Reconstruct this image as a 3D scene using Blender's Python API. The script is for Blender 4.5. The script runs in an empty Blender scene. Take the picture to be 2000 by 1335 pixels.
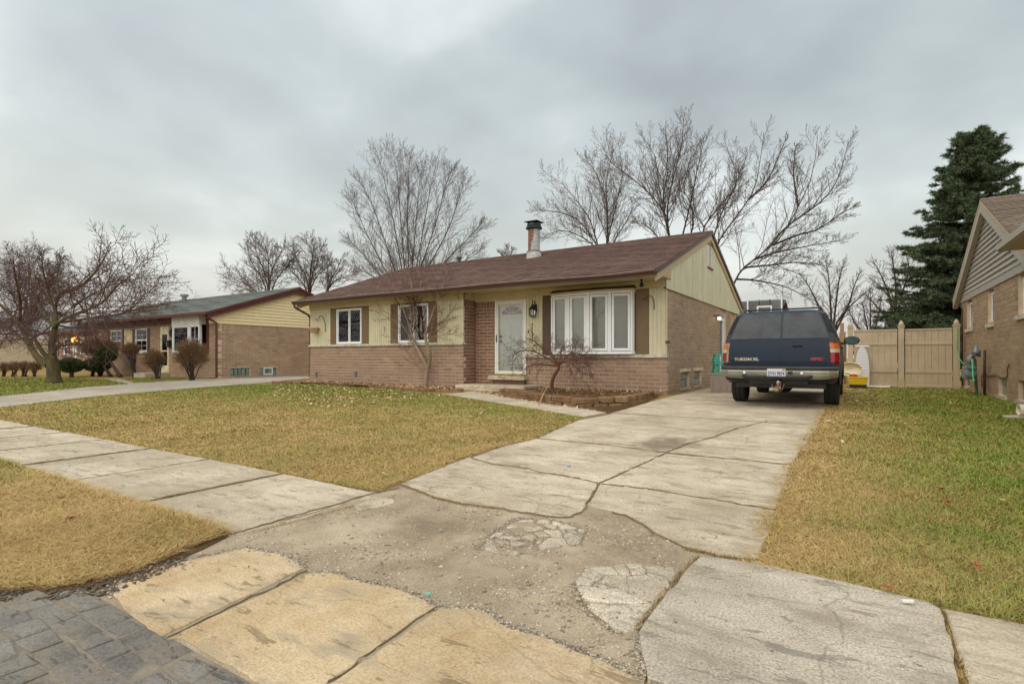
import bpy, bmesh, math, random
import numpy as np
from mathutils import Vector, Matrix
R = math.radians
random.seed(7); NR = np.random.default_rng(11)
scn = bpy.context.scene
# ---------------------------------------------------------------- camera
F = 1048.0; HZ = 697.0; CH = 1.15
YAW = math.atan2(670, 1048); CY, SY = math.cos(YAW), math.sin(YAW)
cd = bpy.data.cameras.new('camera'); cam = bpy.data.objects.new('camera', cd); scn.collection.objects.link(cam)
cam.location = (0, 0, CH); cam.rotation_euler = (R(90), 0, YAW)
cd.sensor_width = 36; cd.lens = F / 2000 * 36; cd.shift_y = (HZ - 667.5) / 2000
cd.clip_start = 0.05; cd.clip_end = 3000; scn.camera = cam
# ---------------------------------------------------------------- sky and sun
w = bpy.data.worlds.new('World'); scn.world = w; w.use_nodes = True
nt = w.node_tree; N = nt.nodes; L = nt.links; N.clear()
out = N.new('ShaderNodeOutputWorld'); bg = N.new('ShaderNodeBackground'); bg2 = N.new('ShaderNodeBackground')
sky = N.new('ShaderNodeTexSky'); sky.sky_type = 'NISHITA'; sky.sun_disc = False
SUN_EL, SUN_AZ = 55.0, 35.0
sky.sun_elevation = R(SUN_EL); sky.sun_rotation = R(180 + SUN_AZ); sky.air_density = 2.0; sky.dust_density = 6.0
bg.inputs[1].default_value = 0.05
L.new(sky.outputs[0], bg.inputs[0])
tc = N.new('ShaderNodeTexCoord'); sx = N.new('ShaderNodeSeparateXYZ'); L.new(tc.outputs['Generated'], sx.inputs[0])
def wm(op, a, b=None, c=None):
    n = N.new('ShaderNodeMath'); n.operation = op
    for i, v in enumerate((a, b, c)):
        if v is None: continue
        if isinstance(v, (int, float)): n.inputs[i].default_value = v
        else: L.new(v, n.inputs[i])
    return n.outputs[0]
zc = wm('ADD', wm('MAXIMUM', sx.outputs[2], 0.0), 0.30)
cx = N.new('ShaderNodeCombineXYZ'); L.new(wm('DIVIDE', sx.outputs[0], zc), cx.inputs[0]); L.new(wm('DIVIDE', sx.outputs[1], zc), cx.inputs[1])
def wnoise(scale, detail, rough, off, dist=0.0):
    mp = N.new('ShaderNodeMapping'); mp.inputs['Location'].default_value = off; L.new(cx.outputs[0], mp.inputs[0])
    n = N.new('ShaderNodeTexNoise'); n.inputs['Scale'].default_value = scale; n.inputs['Detail'].default_value = detail
    n.inputs['Roughness'].default_value = rough; n.inputs['Distortion'].default_value = dist; L.new(mp.outputs[0], n.inputs['Vector']); return n.outputs[0]
n1 = wnoise(0.85, 6, 0.45, (1.9, 11.4, 0), 0.25); n2 = wnoise(2.4, 4, 0.5, (7.3, 2.2, 0), 0.2)
nmix = wm('ADD', wm('MULTIPLY', n1, 0.75), wm('MULTIPLY', n2, 0.25))
cr = N.new('ShaderNodeValToRGB'); L.new(nmix, cr.inputs[0])
e = cr.color_ramp.elements
e[0].position = 0.39; e[0].color = (0.30, 0.312, 0.300, 1)
e[1].position = 0.61; e[1].color = (0.79, 0.80, 0.782, 1)
m_ = e.new(0.50); m_.color = (0.455, 0.482, 0.460, 1)
# overcast sky: a little brighter towards the horizon haze
hz = N.new('ShaderNodeMapRange'); L.new(sx.outputs[2], hz.inputs[0]); hz.inputs[1].default_value = 0.0; hz.inputs[2].default_value = 0.42; hz.inputs[3].default_value = 0.62; hz.inputs[4].default_value = 0.0
mixh = N.new('ShaderNodeMix'); mixh.data_type = 'RGBA'; L.new(hz.outputs[0], mixh.inputs[0]); L.new(cr.outputs[0], mixh.inputs[6]); mixh.inputs[7].default_value = (0.60, 0.618, 0.625, 1)
L.new(mixh.outputs[2], bg2.inputs[0]); bg2.inputs[1].default_value = 0.82
ad = N.new('ShaderNodeAddShader'); L.new(bg.outputs[0], ad.inputs[0]); L.new(bg2.outputs[0], ad.inputs[1]); L.new(ad.outputs[0], out.inputs[0])
sd = bpy.data.lights.new('sun', 'SUN'); so = bpy.data.objects.new('sun', sd); scn.collection.objects.link(so)
sd.energy = 1.5; sd.angle = R(110); sd.color = (1.0, 0.95, 0.87)
so.rotation_euler = (R(90 - SUN_EL), 0, R(SUN_AZ))       # from behind and right of the camera
scn.view_settings.view_transform = 'Standard'; scn.view_settings.look = 'None'; scn.view_settings.exposure = 0.30; scn.view_settings.gamma = 1.0
scn.view_settings.use_curve_mapping = False
scn.cycles.use_denoising = True; scn.cycles.max_bounces = 6; scn.cycles.transparent_max_bounces = 12; scn.cycles.sample_clamp_indirect = 4
# ---------------------------------------------------------------- pixel -> place helpers
def gz(y): return 0.2 * min(1.0, max(0.0, (y - 3.2) / 9.6))
def ray(px, py):
    u = (px - 1000) / F; v = (HZ - py) / F
    return (-SY + u * CY, CY + u * SY, v)
def G(px, py):                       # on the ground
    d = ray(px, py); t = CH / -d[2]
    for _ in range(25): t = 0.5 * t + 0.5 * (CH - gz(t * d[1])) / -d[2]
    return (t * d[0], t * d[1])
def PY(px, py, Y): d = ray(px, py); t = Y / d[1]; return (t * d[0], Y, CH + t * d[2])
def PX(px, py, X): d = ray(px, py); t = X / d[0]; return (X, t * d[1], CH + t * d[2])
def UX(px, Y): return PY(px, HZ, Y)[0]
def UY(px, X): return PX(px, HZ, X)[1]
def pix(p):
    X = p[0] * CY + p[1] * SY; Z = -p[0] * SY + p[1] * CY
    return (1000 + F * X / Z, HZ - F * (p[2] - CH) / Z, Z)
# ---------------------------------------------------------------- materials
def S(r, g, b): return tuple(((c / 255 + 0.055) / 1.055) ** 2.4 if c > 10 else c / 255 / 12.92 for c in (r, g, b))
class NT:
    def __init__(s, name):
        s.m = bpy.data.materials.new(name); s.m.use_nodes = True; s.t = s.m.node_tree; s.N = s.t.nodes; s.L = s.t.links
        s.b = s.N['Principled BSDF']; s.o = s.N['Material Output']
    def n(s, typ, **kw):
        x = s.N.new('ShaderNode' + typ)
        for k, v in kw.items(): setattr(x, k, v)
        return x
    def put(s, sock, v):
        if isinstance(v, (int, float)): sock.default_value = v
        elif isinstance(v, (tuple, list)): sock.default_value = tuple(v) + ((1,) if len(v) == 3 and len(sock.default_value) == 4 else ())
        else: s.L.new(v, sock)
    def math(s, op, a, b=0.0, clamp=False):
        x = s.n('Math', operation=op, use_clamp=clamp); s.put(x.inputs[0], a); s.put(x.inputs[1], b); return x.outputs[0]
    def pos(s, scale=(1, 1, 1), obj=False):
        g = s.n('TexCoord').outputs['Object'] if obj else s.n('NewGeometry').outputs['Position']
        if scale == (1, 1, 1): return g
        m = s.n('Mapping'); s.L.new(g, m.inputs[0]); m.inputs['Scale'].default_value = scale; return m.outputs[0]
    def noise(s, scale, detail=4, rough=0.55, vec=None, dist=0.0):
        x = s.n('TexNoise'); s.put(x.inputs['Vector'], vec or s.pos()); x.inputs['Scale'].default_value = scale
        x.inputs['Detail'].default_value = detail; x.inputs['Roughness'].default_value = rough; x.inputs['Distortion'].default_value = dist; return x.outputs[0]
    def voro(s, scale, vec=None, feature='F1', rnd=1.0):
        x = s.n('TexVoronoi', feature=feature); s.put(x.inputs['Vector'], vec or s.pos()); x.inputs['Scale'].default_value = scale; x.inputs['Randomness'].default_value = rnd; return x
    def ramp(s, v, *stops):
        x = s.n('ValToRGB'); s.L.new(v, x.inputs[0]); e = x.color_ramp.elements
        while len(e) < len(stops): e.new(0.5)
        for q, (p, c) in zip(e, stops):
            q.position = p; q.color = (c, c, c, 1) if isinstance(c, (int, float)) else tuple(c) + (1,)
        return x.outputs[0]
    def mix(s, f, a, b, mode='MIX'):
        x = s.n('Mix', data_type='RGBA', blend_type=mode); s.put(x.inputs[0], f); s.put(x.inputs[6], a); s.put(x.inputs[7], b); return x.outputs[2]
    def rnd(s):
        a = s.n('NewGeometry').outputs['Random Per Island']; b = s.n('ObjectInfo').outputs['Random']
        return s.math('FRACT', s.math('ADD', a, b))
    def bump(s, h, strength=0.3, dist=0.01):
        x = s.n('Bump'); x.inputs['Strength'].default_value = strength; x.inputs['Distance'].default_value = dist; s.L.new(h, x.inputs['Height']); s.L.new(x.outputs[0], s.b.inputs['Normal'])
    def fin(s, col, rough=0.8, metal=0.0, spec=None):
        s.put(s.b.inputs['Base Color'], col); s.put(s.b.inputs['Roughness'], rough); s.put(s.b.inputs['Metallic'], metal)
        if spec is not None: s.b.inputs['Specular IOR Level'].default_value = spec
        return s.m
def plain(name, c, rough=0.6, metal=0.0, var=0.25, scale=6.0, bump=0.15, bs=60.0, dirt=None, dscale=2.0):
    t = NT(name); n = t.noise(scale, 5)
    lo = tuple(x * (1 - var) for x in c); hi = tuple(min(1, x * (1 + var)) for x in c)
    col = t.ramp(n, (0.3, lo), (0.7, hi))
    if dirt: col = t.mix(t.ramp(t.noise(dscale, 6, 0.65), (0.5, 0.0), (0.72, 0.75)), col, dirt)
    if bump: t.bump(t.noise(bs, 3), bump, 0.004)
    return t.fin(col, rough, metal)
def brick_mat(name, cs, mottle=0.35):
    t = NT(name); r = t.rnd()
    col = t.ramp(r, (0.0, cs[0]), (0.35, cs[1]), (0.7, cs[2]), (1.0, cs[3]))
    r2 = t.math('FRACT', t.math('MULTIPLY', r, 7.31)); col = t.mix(0.42, col, t.ramp(r2, (0.0, (0.76, 0.75, 0.75)), (0.5, (1.0, 1.0, 1.0)), (1.0, (1.14, 1.12, 1.10))), 'MULTIPLY')
    n = t.noise(28, 5, 0.65); col = t.mix(mottle, col, t.ramp(n, (0.3, (0.25, 0.25, 0.25)), (0.7, (1, 1, 1))), 'MULTIPLY')
    big = t.noise(0.7, 4); col = t.mix(0.5, col, t.ramp(big, (0.3, (0.68, 0.68, 0.68)), (0.65, (1, 1, 1))), 'MULTIPLY')
    st = t.noise(1.1, 6, 0.7, t.pos((1, 1, 0.35))); col = t.mix(t.ramp(st, (0.60, 0.0), (0.80, 0.45)), col, (0.10, 0.085, 0.075))
    t.bump(t.noise(110, 4, 0.6), 0.5, 0.004); return t.fin(col, 0.9, 0, 0.25)
M = {}
M['brick'] = brick_mat('brick_taupe', [S(160, 133, 112), S(173, 145, 123), S(166, 139, 118), S(182, 154, 131)])
M['brick_dark'] = brick_mat('brick_red', [S(142, 109, 90), S(154, 120, 99), S(160, 126, 105), S(147, 114, 95)])
M['brick_side'] = brick_mat('brick_sand', [S(168, 144, 120), S(180, 155, 130), S(174, 150, 125), S(188, 162, 136)])
M['brick_left'] = brick_mat('brick_left', [S(170, 143, 119), S(186, 157, 131), S(178, 150, 125), S(196, 168, 142)])
M['brick_right'] = brick_mat('brick_tan', [S(172, 147, 119), S(184, 159, 130), S(179, 153, 126), S(194, 168, 136)])
M['mortar'] = plain('mortar', S(204, 186, 166), 0.95, var=0.2, scale=3, bump=0.4, bs=150)
M['mortar_dark'] = plain('mortar_sand', S(208, 188, 162), 0.95, var=0.2, scale=3, bump=0.4, bs=150)
M['stone'] = plain('limestone', S(200, 194, 176), 0.85, var=0.3, scale=9, bump=0.5, dirt=S(120, 112, 96))
def painted(name, c, dirt, amt=0.6):
    t = NT(name); col = t.ramp(t.noise(2.2, 4), (0.3, tuple(x * 0.9 for x in c)), (0.7, tuple(min(1, x * 1.06) for x in c)))
    streak = t.noise(9, 6, 0.7, t.pos((1, 1, 0.16))); col = t.mix(t.ramp(streak, (0.56, 0.0), (0.80, amt)), col, dirt)
    chip = t.noise(26, 5, 0.7, t.pos((1, 1, 0.3))); col = t.mix(t.ramp(chip, (0.70, 0.0), (0.73, 0.8)), col, S(150, 130, 104))
    t.bump(t.noise(70, 3, 0.6, t.pos((1, 1, 0.1))), 0.2, 0.003); return t.fin(col, 0.6)
M['cream'] = painted('cream_paint', S(206, 199, 168), S(164, 152, 116))
M['cream2'] = painted('cream_trim', S(196, 185, 150), S(158, 144, 108), 0.4)
M['siding'] = painted('pale_yellow_boards', S(206, 200, 168), S(162, 152, 120))
M['rake'] = painted('tan_trim', S(186, 164, 128), S(130, 106, 76), 0.7)
M['shutter'] = painted('brown_shutter', S(118, 96, 68), S(92, 72, 48), 0.5)
M['darkshutter'] = painted('dark_shutter', S(92, 72, 58), S(70, 52, 40), 0.5)
M['brown'] = plain('brown_gutter', S(78, 52, 46), 0.42, var=0.15, bump=0)
M['lip'] = plain('worn_gutter_lip', S(150, 136, 120), 0.5, var=0.35, scale=3)
M['white'] = plain('white_vinyl', S(236, 238, 240), 0.4, var=0.04, bump=0)
M['whitetrim'] = plain('white_trim', S(226, 224, 216), 0.5, var=0.06, scale=3, bump=0.05)
M['dark'] = plain('dark_interior', (0.03, 0.028, 0.026), 0.9, bump=0)
M['black'] = plain('black_metal', (0.02, 0.02, 0.022), 0.45, bump=0)
M['mint'] = plain('mint_door', S(222, 224, 218), 0.5, var=0.04, bump=0)
M['brass'] = plain('brass', S(170, 140, 72), 0.4, 0.6, bump=0)
M['tan_vinyl'] = plain('tan_vinyl', S(194, 176, 150), 0.55, var=0.06, scale=2, bump=0.03, dirt=S(166, 150, 118), dscale=1.3)
M['blind'] = plain('blind', S(226, 222, 212), 0.8, var=0.06, bump=0)
M['curtain'] = plain('curtain', S(120, 112, 104), 0.9, var=0.3, scale=5, bump=0)
M['terracotta'] = plain('terracotta', S(198, 160, 130), 0.8)
M['wood'] = painted('weathered_wood', S(168, 132, 88), S(100, 78, 54), 0.8)
M['greymetal'] = plain('grey_metal', S(120, 130, 134), 0.45, 0.3)
M['meter'] = plain('meter_grey', S(118, 134, 138), 0.5, 0.1, bump=0.05)
M['redmaroon'] = plain('maroon_trim', S(92, 46, 39), 0.5, var=0.1, bump=0.05)
M['yellowsiding'] = plain('yellow_siding', S(230, 213, 168), 0.55, var=0.05, bump=0.03)
M['greysiding'] = plain('grey_beige_siding', S(166, 161, 150), 0.55, var=0.05, bump=0.03)
M['whitesiding'] = plain('white_siding', S(214, 218, 220), 0.55, var=0.04, bump=0.03)
M['red_brown'] = plain('red_brown', S(120, 70, 52), 0.6)
def glass(name, tint=(0.8, 0.85, 0.85), fac=0.16, rough=0.02):
    t = NT(name); tr = t.n('BsdfTransparent'); tr.inputs[0].default_value = tint + (1,); gl = t.n('BsdfGlossy'); gl.inputs['Roughness'].default_value = rough
    lw = t.n('Fresnel'); lw.inputs[0].default_value = 1.45
    f = t.math('ADD', lw.outputs[0], fac, True); ms = t.n('MixShader'); t.L.new(f, ms.inputs[0]); t.L.new(tr.outputs[0], ms.inputs[1]); t.L.new(gl.outputs[0], ms.inputs[2]); t.L.new(ms.outputs[0], t.o.inputs[0]); return t.m
M['glass'] = glass('window_glass', (0.86, 0.87, 0.86), 0.06)
M['glass2'] = glass('storm_glass', (0.95, 0.955, 0.95), 0.015)
M['acrylic'] = glass('backboard_acrylic', (0.86, 0.88, 0.9), 0.06, 0.1)
t = NT('glass_block'); t.bump(t.noise(30, 3, 0.6, t.pos((1, 1, 0.4))), 0.6, 0.02); M['block'] = t.fin(t.ramp(t.noise(6, 4), (0.3, S(88, 104, 100)), (0.7, S(142, 158, 148))), 0.2, 0, 0.6)
def emis(name, c, s):
    t = NT(name); t.b.inputs['Emission Color'].default_value = c + (1,); t.b.inputs['Emission Strength'].default_value = s; return t.fin(c, 0.4)
M['bulb'] = emis('lit_bulb', (1.0, 0.9, 0.65), 6.0); M['amberlamp'] = emis('lit_amber_lamp', (1.0, 0.42, 0.08), 5.0)
def shingle(name, c1, c2, c3, sc=1.0):
    t = NT(name); p = t.pos()
    br = t.n('TexBrick'); mp = t.n('Mapping'); t.L.new(p, mp.inputs[0]); mp.inputs['Scale'].default_value = (sc, sc * 1.057, 0); t.L.new(mp.outputs[0], br.inputs['Vector'])
    br.inputs['Scale'].default_value = 1.0; br.inputs['Brick Width'].default_value = 0.26; br.inputs['Row Height'].default_value = 0.142; br.inputs['Mortar Size'].default_value = 0.006
    br.inputs['Color1'].default_value = c1 + (1,); br.inputs['Color2'].default_value = c2 + (1,); br.inputs['Mortar'].default_value = c3 + (1,); br.inputs['Bias'].default_value = 0.0
    col = t.mix(0.6, br.outputs[0], t.ramp(t.noise(14, 5, 0.7), (0.3, (0.55, 0.55, 0.55)), (0.7, (1.25, 1.22, 1.2))), 'MULTIPLY')
    col = t.mix(0.7, col, t.ramp(t.noise(0.6, 4), (0.3, (0.75, 0.75, 0.75)), (0.7, (1.2, 1.2, 1.2))), 'MULTIPLY')
    t.bump(t.noise(180, 3), 0.5, 0.004); return t.fin(col, 0.95, 0, 0.15)
M['roof'] = shingle('brown_shingles', S(98, 79, 73), S(123, 101, 93), S(60, 47, 43))
M['roof_left'] = shingle('grey_green_shingles', S(112, 118, 114), S(124, 130, 126), S(90, 96, 92))
M['roof_right'] = shingle('taupe_shingles', S(108, 96, 85), S(126, 113, 100), S(74, 65, 57))
M['roof_far'] = shingle('charcoal_shingles', S(84, 86, 88), S(98, 98, 98), S(60, 60, 62))
def concrete(name, c1, c2, stain, scol, agg=0.5, oil=None):
    t = NT(name); r = t.n('ObjectInfo').outputs['Random']
    col = t.ramp(t.noise(1.6, 7, 0.68), (0.38, c1), (0.62, c2))
    col = t.mix(0.8, col, t.ramp(t.noise(0.55, 5, 0.6), (0.38, (0.80, 0.80, 0.80)), (0.62, (1.08, 1.08, 1.08))), 'MULTIPLY')
    col = t.mix(0.6, col, t.ramp(r, (0, (0.82, 0.81, 0.79)), (1, (1.08, 1.08, 1.08))), 'MULTIPLY')
    sp = t.noise(85, 5, 0.8); col = t.mix(agg, col, t.ramp(sp, (0.38, (0.42, 0.41, 0.39)), (0.5, (1, 1, 1)), (0.62, (1.35, 1.35, 1.35))), 'MULTIPLY')
    v = t.voro(70); col = t.mix(t.ramp(v.outputs['Distance'], (0.16, agg * 0.8), (0.26, 0.0)), col, t.mix(0.7, col, v.outputs['Color'], 'MULTIPLY'))
    blot = t.noise(4.2, 7, 0.72, t.pos((0.6, 1.4, 1))); col = t.mix(t.ramp(blot, (0.50, 0.0), (0.64, stain)), col, scol)
    pit = t.noise(8, 6, 0.72, t.pos((0.42, 1.7, 1)), 0.6); col = t.mix(t.ramp(pit, (0.578, 0.0), (0.61, 0.66)), col, tuple(x * 0.42 for x in c1))
    ck = t.voro(0.9, t.mix(0.22, t.pos(), t.n('TexNoise').outputs['Color'], 'ADD'), 'DISTANCE_TO_EDGE'); col = t.mix(t.ramp(ck.outputs['Distance'], (0.003, 0.55 * agg), (0.008, 0.0)), col, tuple(x * 0.35 for x in c1))
    if oil:
        g = t.n('NewGeometry'); sb = t.n('VectorMath', operation='SUBTRACT'); t.L.new(g.outputs['Position'], sb.inputs[0]); sb.inputs[1].default_value = oil[0]; ml = t.n('VectorMath', operation='MULTIPLY'); t.L.new(sb.outputs[0], ml.inputs[0]); ml.inputs[1].default_value = oil[1]; ln = t.n('VectorMath', operation='LENGTH'); t.L.new(ml.outputs[0], ln.inputs[0])
        q = t.math('ADD', ln.outputs['Value'], t.math('MULTIPLY', t.noise(3.5, 6, 0.7), 1.2)); col = t.mix(t.ramp(q, (0.75, 0.62), (1.35, 0.0)), col, S(96, 84, 68))
    h = t.math('ADD', t.math('MULTIPLY', sp, 0.6), t.math('ADD', t.math('MULTIPLY', t.noise(22, 6, 0.75), 0.9), t.math('MULTIPLY', pit, -0.3))); t.bump(h, 0.8, 0.016)
    return t.fin(col, 0.92, 0, 0.25)
OILP = G(1290, 868)
M['conc'] = concrete('worn_concrete', S(190, 177, 154), S(214, 202, 180), 0.75, S(156, 142, 118), 0.6, ((OILP[0], OILP[1], 0.05), (0.75, 0.62, 0)))
M['walk'] = concrete('sidewalk_concrete', S(188, 175, 152), S(212, 200, 179), 0.7, S(160, 147, 124), 0.5)
M['conc_tan'] = concrete('tan_concrete', S(194, 168, 128), S(220, 200, 166), 0.85, S(178, 164, 140), 0.45)
M['conc_grey'] = concrete('rough_grey_concrete', S(192, 182, 164), S(216, 207, 190), 0.6, S(150, 139, 121), 0.8)
M['conc_left'] = concrete('pale_drive_concrete', S(172, 163, 146), S(188, 179, 163), 0.3, S(154, 144, 126), 0.2)
M['paver'] = concrete('slate_paver', S(122, 119, 114), S(150, 146, 139), 0.75, S(150, 139, 120), 0.55)
M['edging'] = concrete('stained_edging_block', S(124, 96, 70), S(158, 128, 96), 0.6, S(78, 70, 44), 0.6)
# ---------------------------------------------------------------- mesh helpers
COL = scn.collection
def link(o): COL.objects.link(o); return o
def tag(o, label=None, cat=None, group=None, kind=None):
    if label: o['label'] = label
    if cat: o['category'] = cat
    if group: o['group'] = group
    if kind: o['kind'] = kind
    return o
def thing(name, label, cat, loc, group=None):
    o = bpy.data.objects.new(name, None); link(o); o.location = loc; o.empty_display_size = 0.2
    return tag(o, label, cat, group)
def wloc(o):
    p = Vector(o.location)
    while o.parent: o = o.parent; p = p + Vector(o.location)
    return p
def attach(o, parent):
    if parent is not None:
        o.parent = parent; o.location = Vector(o.location) - wloc(parent)
    return o
class MB:
    def __init__(s): s.v = []; s.f = []; s.mi = []; s.cur = 0
    def add(s, vs, fs):
        b = len(s.v); s.v += [tuple(p) for p in vs]
        for f in fs: s.f.append(tuple(i + b for i in f)); s.mi.append(s.cur)
        return s
    def box(s, x0, x1, y0, y1, z0, z1, W=None):
        c = [(x, y, z) for z in (z0, z1) for y in (y0, y1) for x in (x0, x1)]
        fs = [(0, 2, 3, 1), (4, 5, 7, 6), (0, 1, 5, 4), (2, 6, 7, 3), (0, 4, 6, 2), (1, 3, 7, 5)]
        if W:
            o = Vector(W(0, 0, 0)); ax = [Vector(W(*e)) - o for e in ((1, 0, 0), (0, 1, 0), (0, 0, 1))]
            if ax[0].cross(ax[1]).dot(ax[2]) < 0: fs = [tuple(reversed(f)) for f in fs]
            c = [W(*p) for p in c]
        return s.add(c, fs)
    def prism(s, poly, ax0, ax1, mp):
        # poly: list of (a,b); mp(a,b,h) -> xyz
        n = len(poly); vs = [mp(a, b, ax0) for a, b in poly] + [mp(a, b, ax1) for a, b in poly]
        fs = [tuple(range(n - 1, -1, -1)), tuple(range(n, 2 * n))] + [(i, (i + 1) % n, n + (i + 1) % n, n + i) for i in range(n)]
        return s.add(vs, fs)
    def tube(s, pts, rad, n=8, cap=True):
        pts = [Vector(p) for p in pts]; k = len(pts); rad = [rad] * k if isinstance(rad, (int, float)) else rad
        b = len(s.v); ref = None
        for i, p in enumerate(pts):
            t = (pts[min(i + 1, k - 1)] - pts[max(i - 1, 0)]).normalized()
            if ref is None: ref = t.orthogonal().normalized()
            u = (ref - t * ref.dot(t)).normalized(); ref = u; w_ = t.cross(u)
            for j in range(n):
                a = 2 * math.pi * j / n; s.v.append(tuple(p + (u * math.cos(a) + w_ * math.sin(a)) * rad[i]))
        for i in range(k - 1):
            for j in range(n):
                s.f.append((b + i * n + j, b + i * n + (j + 1) % n, b + (i + 1) * n + (j + 1) % n, b + (i + 1) * n + j)); s.mi.append(s.cur)
        if cap:
            s.f.append(tuple(b + j for j in range(n - 1, -1, -1))); s.f.append(tuple(b + (k - 1) * n + j for j in range(n))); s.mi += [s.cur, s.cur]
        return s
    def lathe(s, c, prof, n=20, sx=1.0, sy=1.0, axis='z'):
        b = len(s.v); k = len(prof)
        for r, z in prof:
            for j in range(n):
                a = 2 * math.pi * j / n; x, y = r * sx * math.cos(a), r * sy * math.sin(a)
                s.v.append((c[0] + x, c[1] + y, c[2] + z) if axis == 'z' else ((c[0] + z, c[1] + x, c[2] + y) if axis == 'x' else (c[0] + x, c[1] + z, c[2] + y)))
        for i in range(k - 1):
            for j in range(n):
                s.f.append((b + i * n + j, b + i * n + (j + 1) % n, b + (i + 1) * n + (j + 1) % n, b + (i + 1) * n + j)); s.mi.append(s.cur)
        s.f.append(tuple(b + j for j in range(n - 1, -1, -1))); s.f.append(tuple(b + (k - 1) * n + j for j in range(n))); s.mi += [s.cur, s.cur]
        return s
    def mesh(s, name, mats, smooth=False):
        me = bpy.data.meshes.new(name); me.from_pydata(s.v, [], s.f)
        for m in (mats if isinstance(mats, (list, tuple)) else [mats]): me.materials.append(M[m] if isinstance(m, str) else m)
        if max(s.mi, default=0) > 0: me.polygons.foreach_set('material_index', s.mi)
        if smooth: me.polygons.foreach_set('use_smooth', [True] * len(me.polygons))
        me.update(); return me
    def build(s, name, mats, parent=None, smooth=False, origin=None, fixn=False):
        if origin is not None:
            s.v = [(a - origin[0], b - origin[1], c - origin[2]) for a, b, c in s.v]
        me = s.mesh(name, mats, smooth)
        if fixn:
            bm = bmesh.new(); bm.from_mesh(me); bmesh.ops.recalc_face_normals(bm, faces=bm.faces); bm.to_mesh(me); bm.free()
        o = link(bpy.data.objects.new(name, me))
        if origin is not None: o.location = origin
        return attach(o, parent)
def bevel(o, wd=0.01, seg=2):
    m = o.modifiers.new('bevel', 'BEVEL'); m.width = wd; m.segments = seg; m.limit_method = 'ANGLE'; return o
def WY(Y): return lambda u, n, z: (u, Y - n, z)       # wall facing -y (the street)
def WXp(X): return lambda u, n, z: (X + n, u, z)      # wall facing +x
def WXm(X): return lambda u, n, z: (X - n, u, z)      # wall facing -x
def npmesh(name, verts, faces, mats, parent=None, col=None, smooth=False):
    me = bpy.data.meshes.new(name); nv = len(verts); nf = len(faces); k = faces.shape[1]
    me.vertices.add(nv); me.vertices.foreach_set('co', np.ascontiguousarray(verts, dtype=np.float32).ravel())
    me.loops.add(nf * k); me.loops.foreach_set('vertex_index', np.ascontiguousarray(faces, dtype=np.int32).ravel())
    me.polygons.add(nf); me.polygons.foreach_set('loop_start', np.arange(0, nf * k, k, dtype=np.int32)); me.polygons.foreach_set('loop_total', np.full(nf, k, dtype=np.int32))
    if smooth: me.polygons.foreach_set('use_smooth', np.ones(nf, dtype=bool))
    for m in (mats if isinstance(mats, (list, tuple)) else [mats]): me.materials.append(M[m] if isinstance(m, str) else m)
    if col is not None:
        a = me.color_attributes.new('tint', 'FLOAT_COLOR', 'POINT'); a.data.foreach_set('color', np.ascontiguousarray(np.hstack([col, np.ones((nv, 1))]), dtype=np.float32).ravel())
    me.update(calc_edges=True); o = link(bpy.data.objects.new(name, me)); return attach(o, parent)
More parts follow.
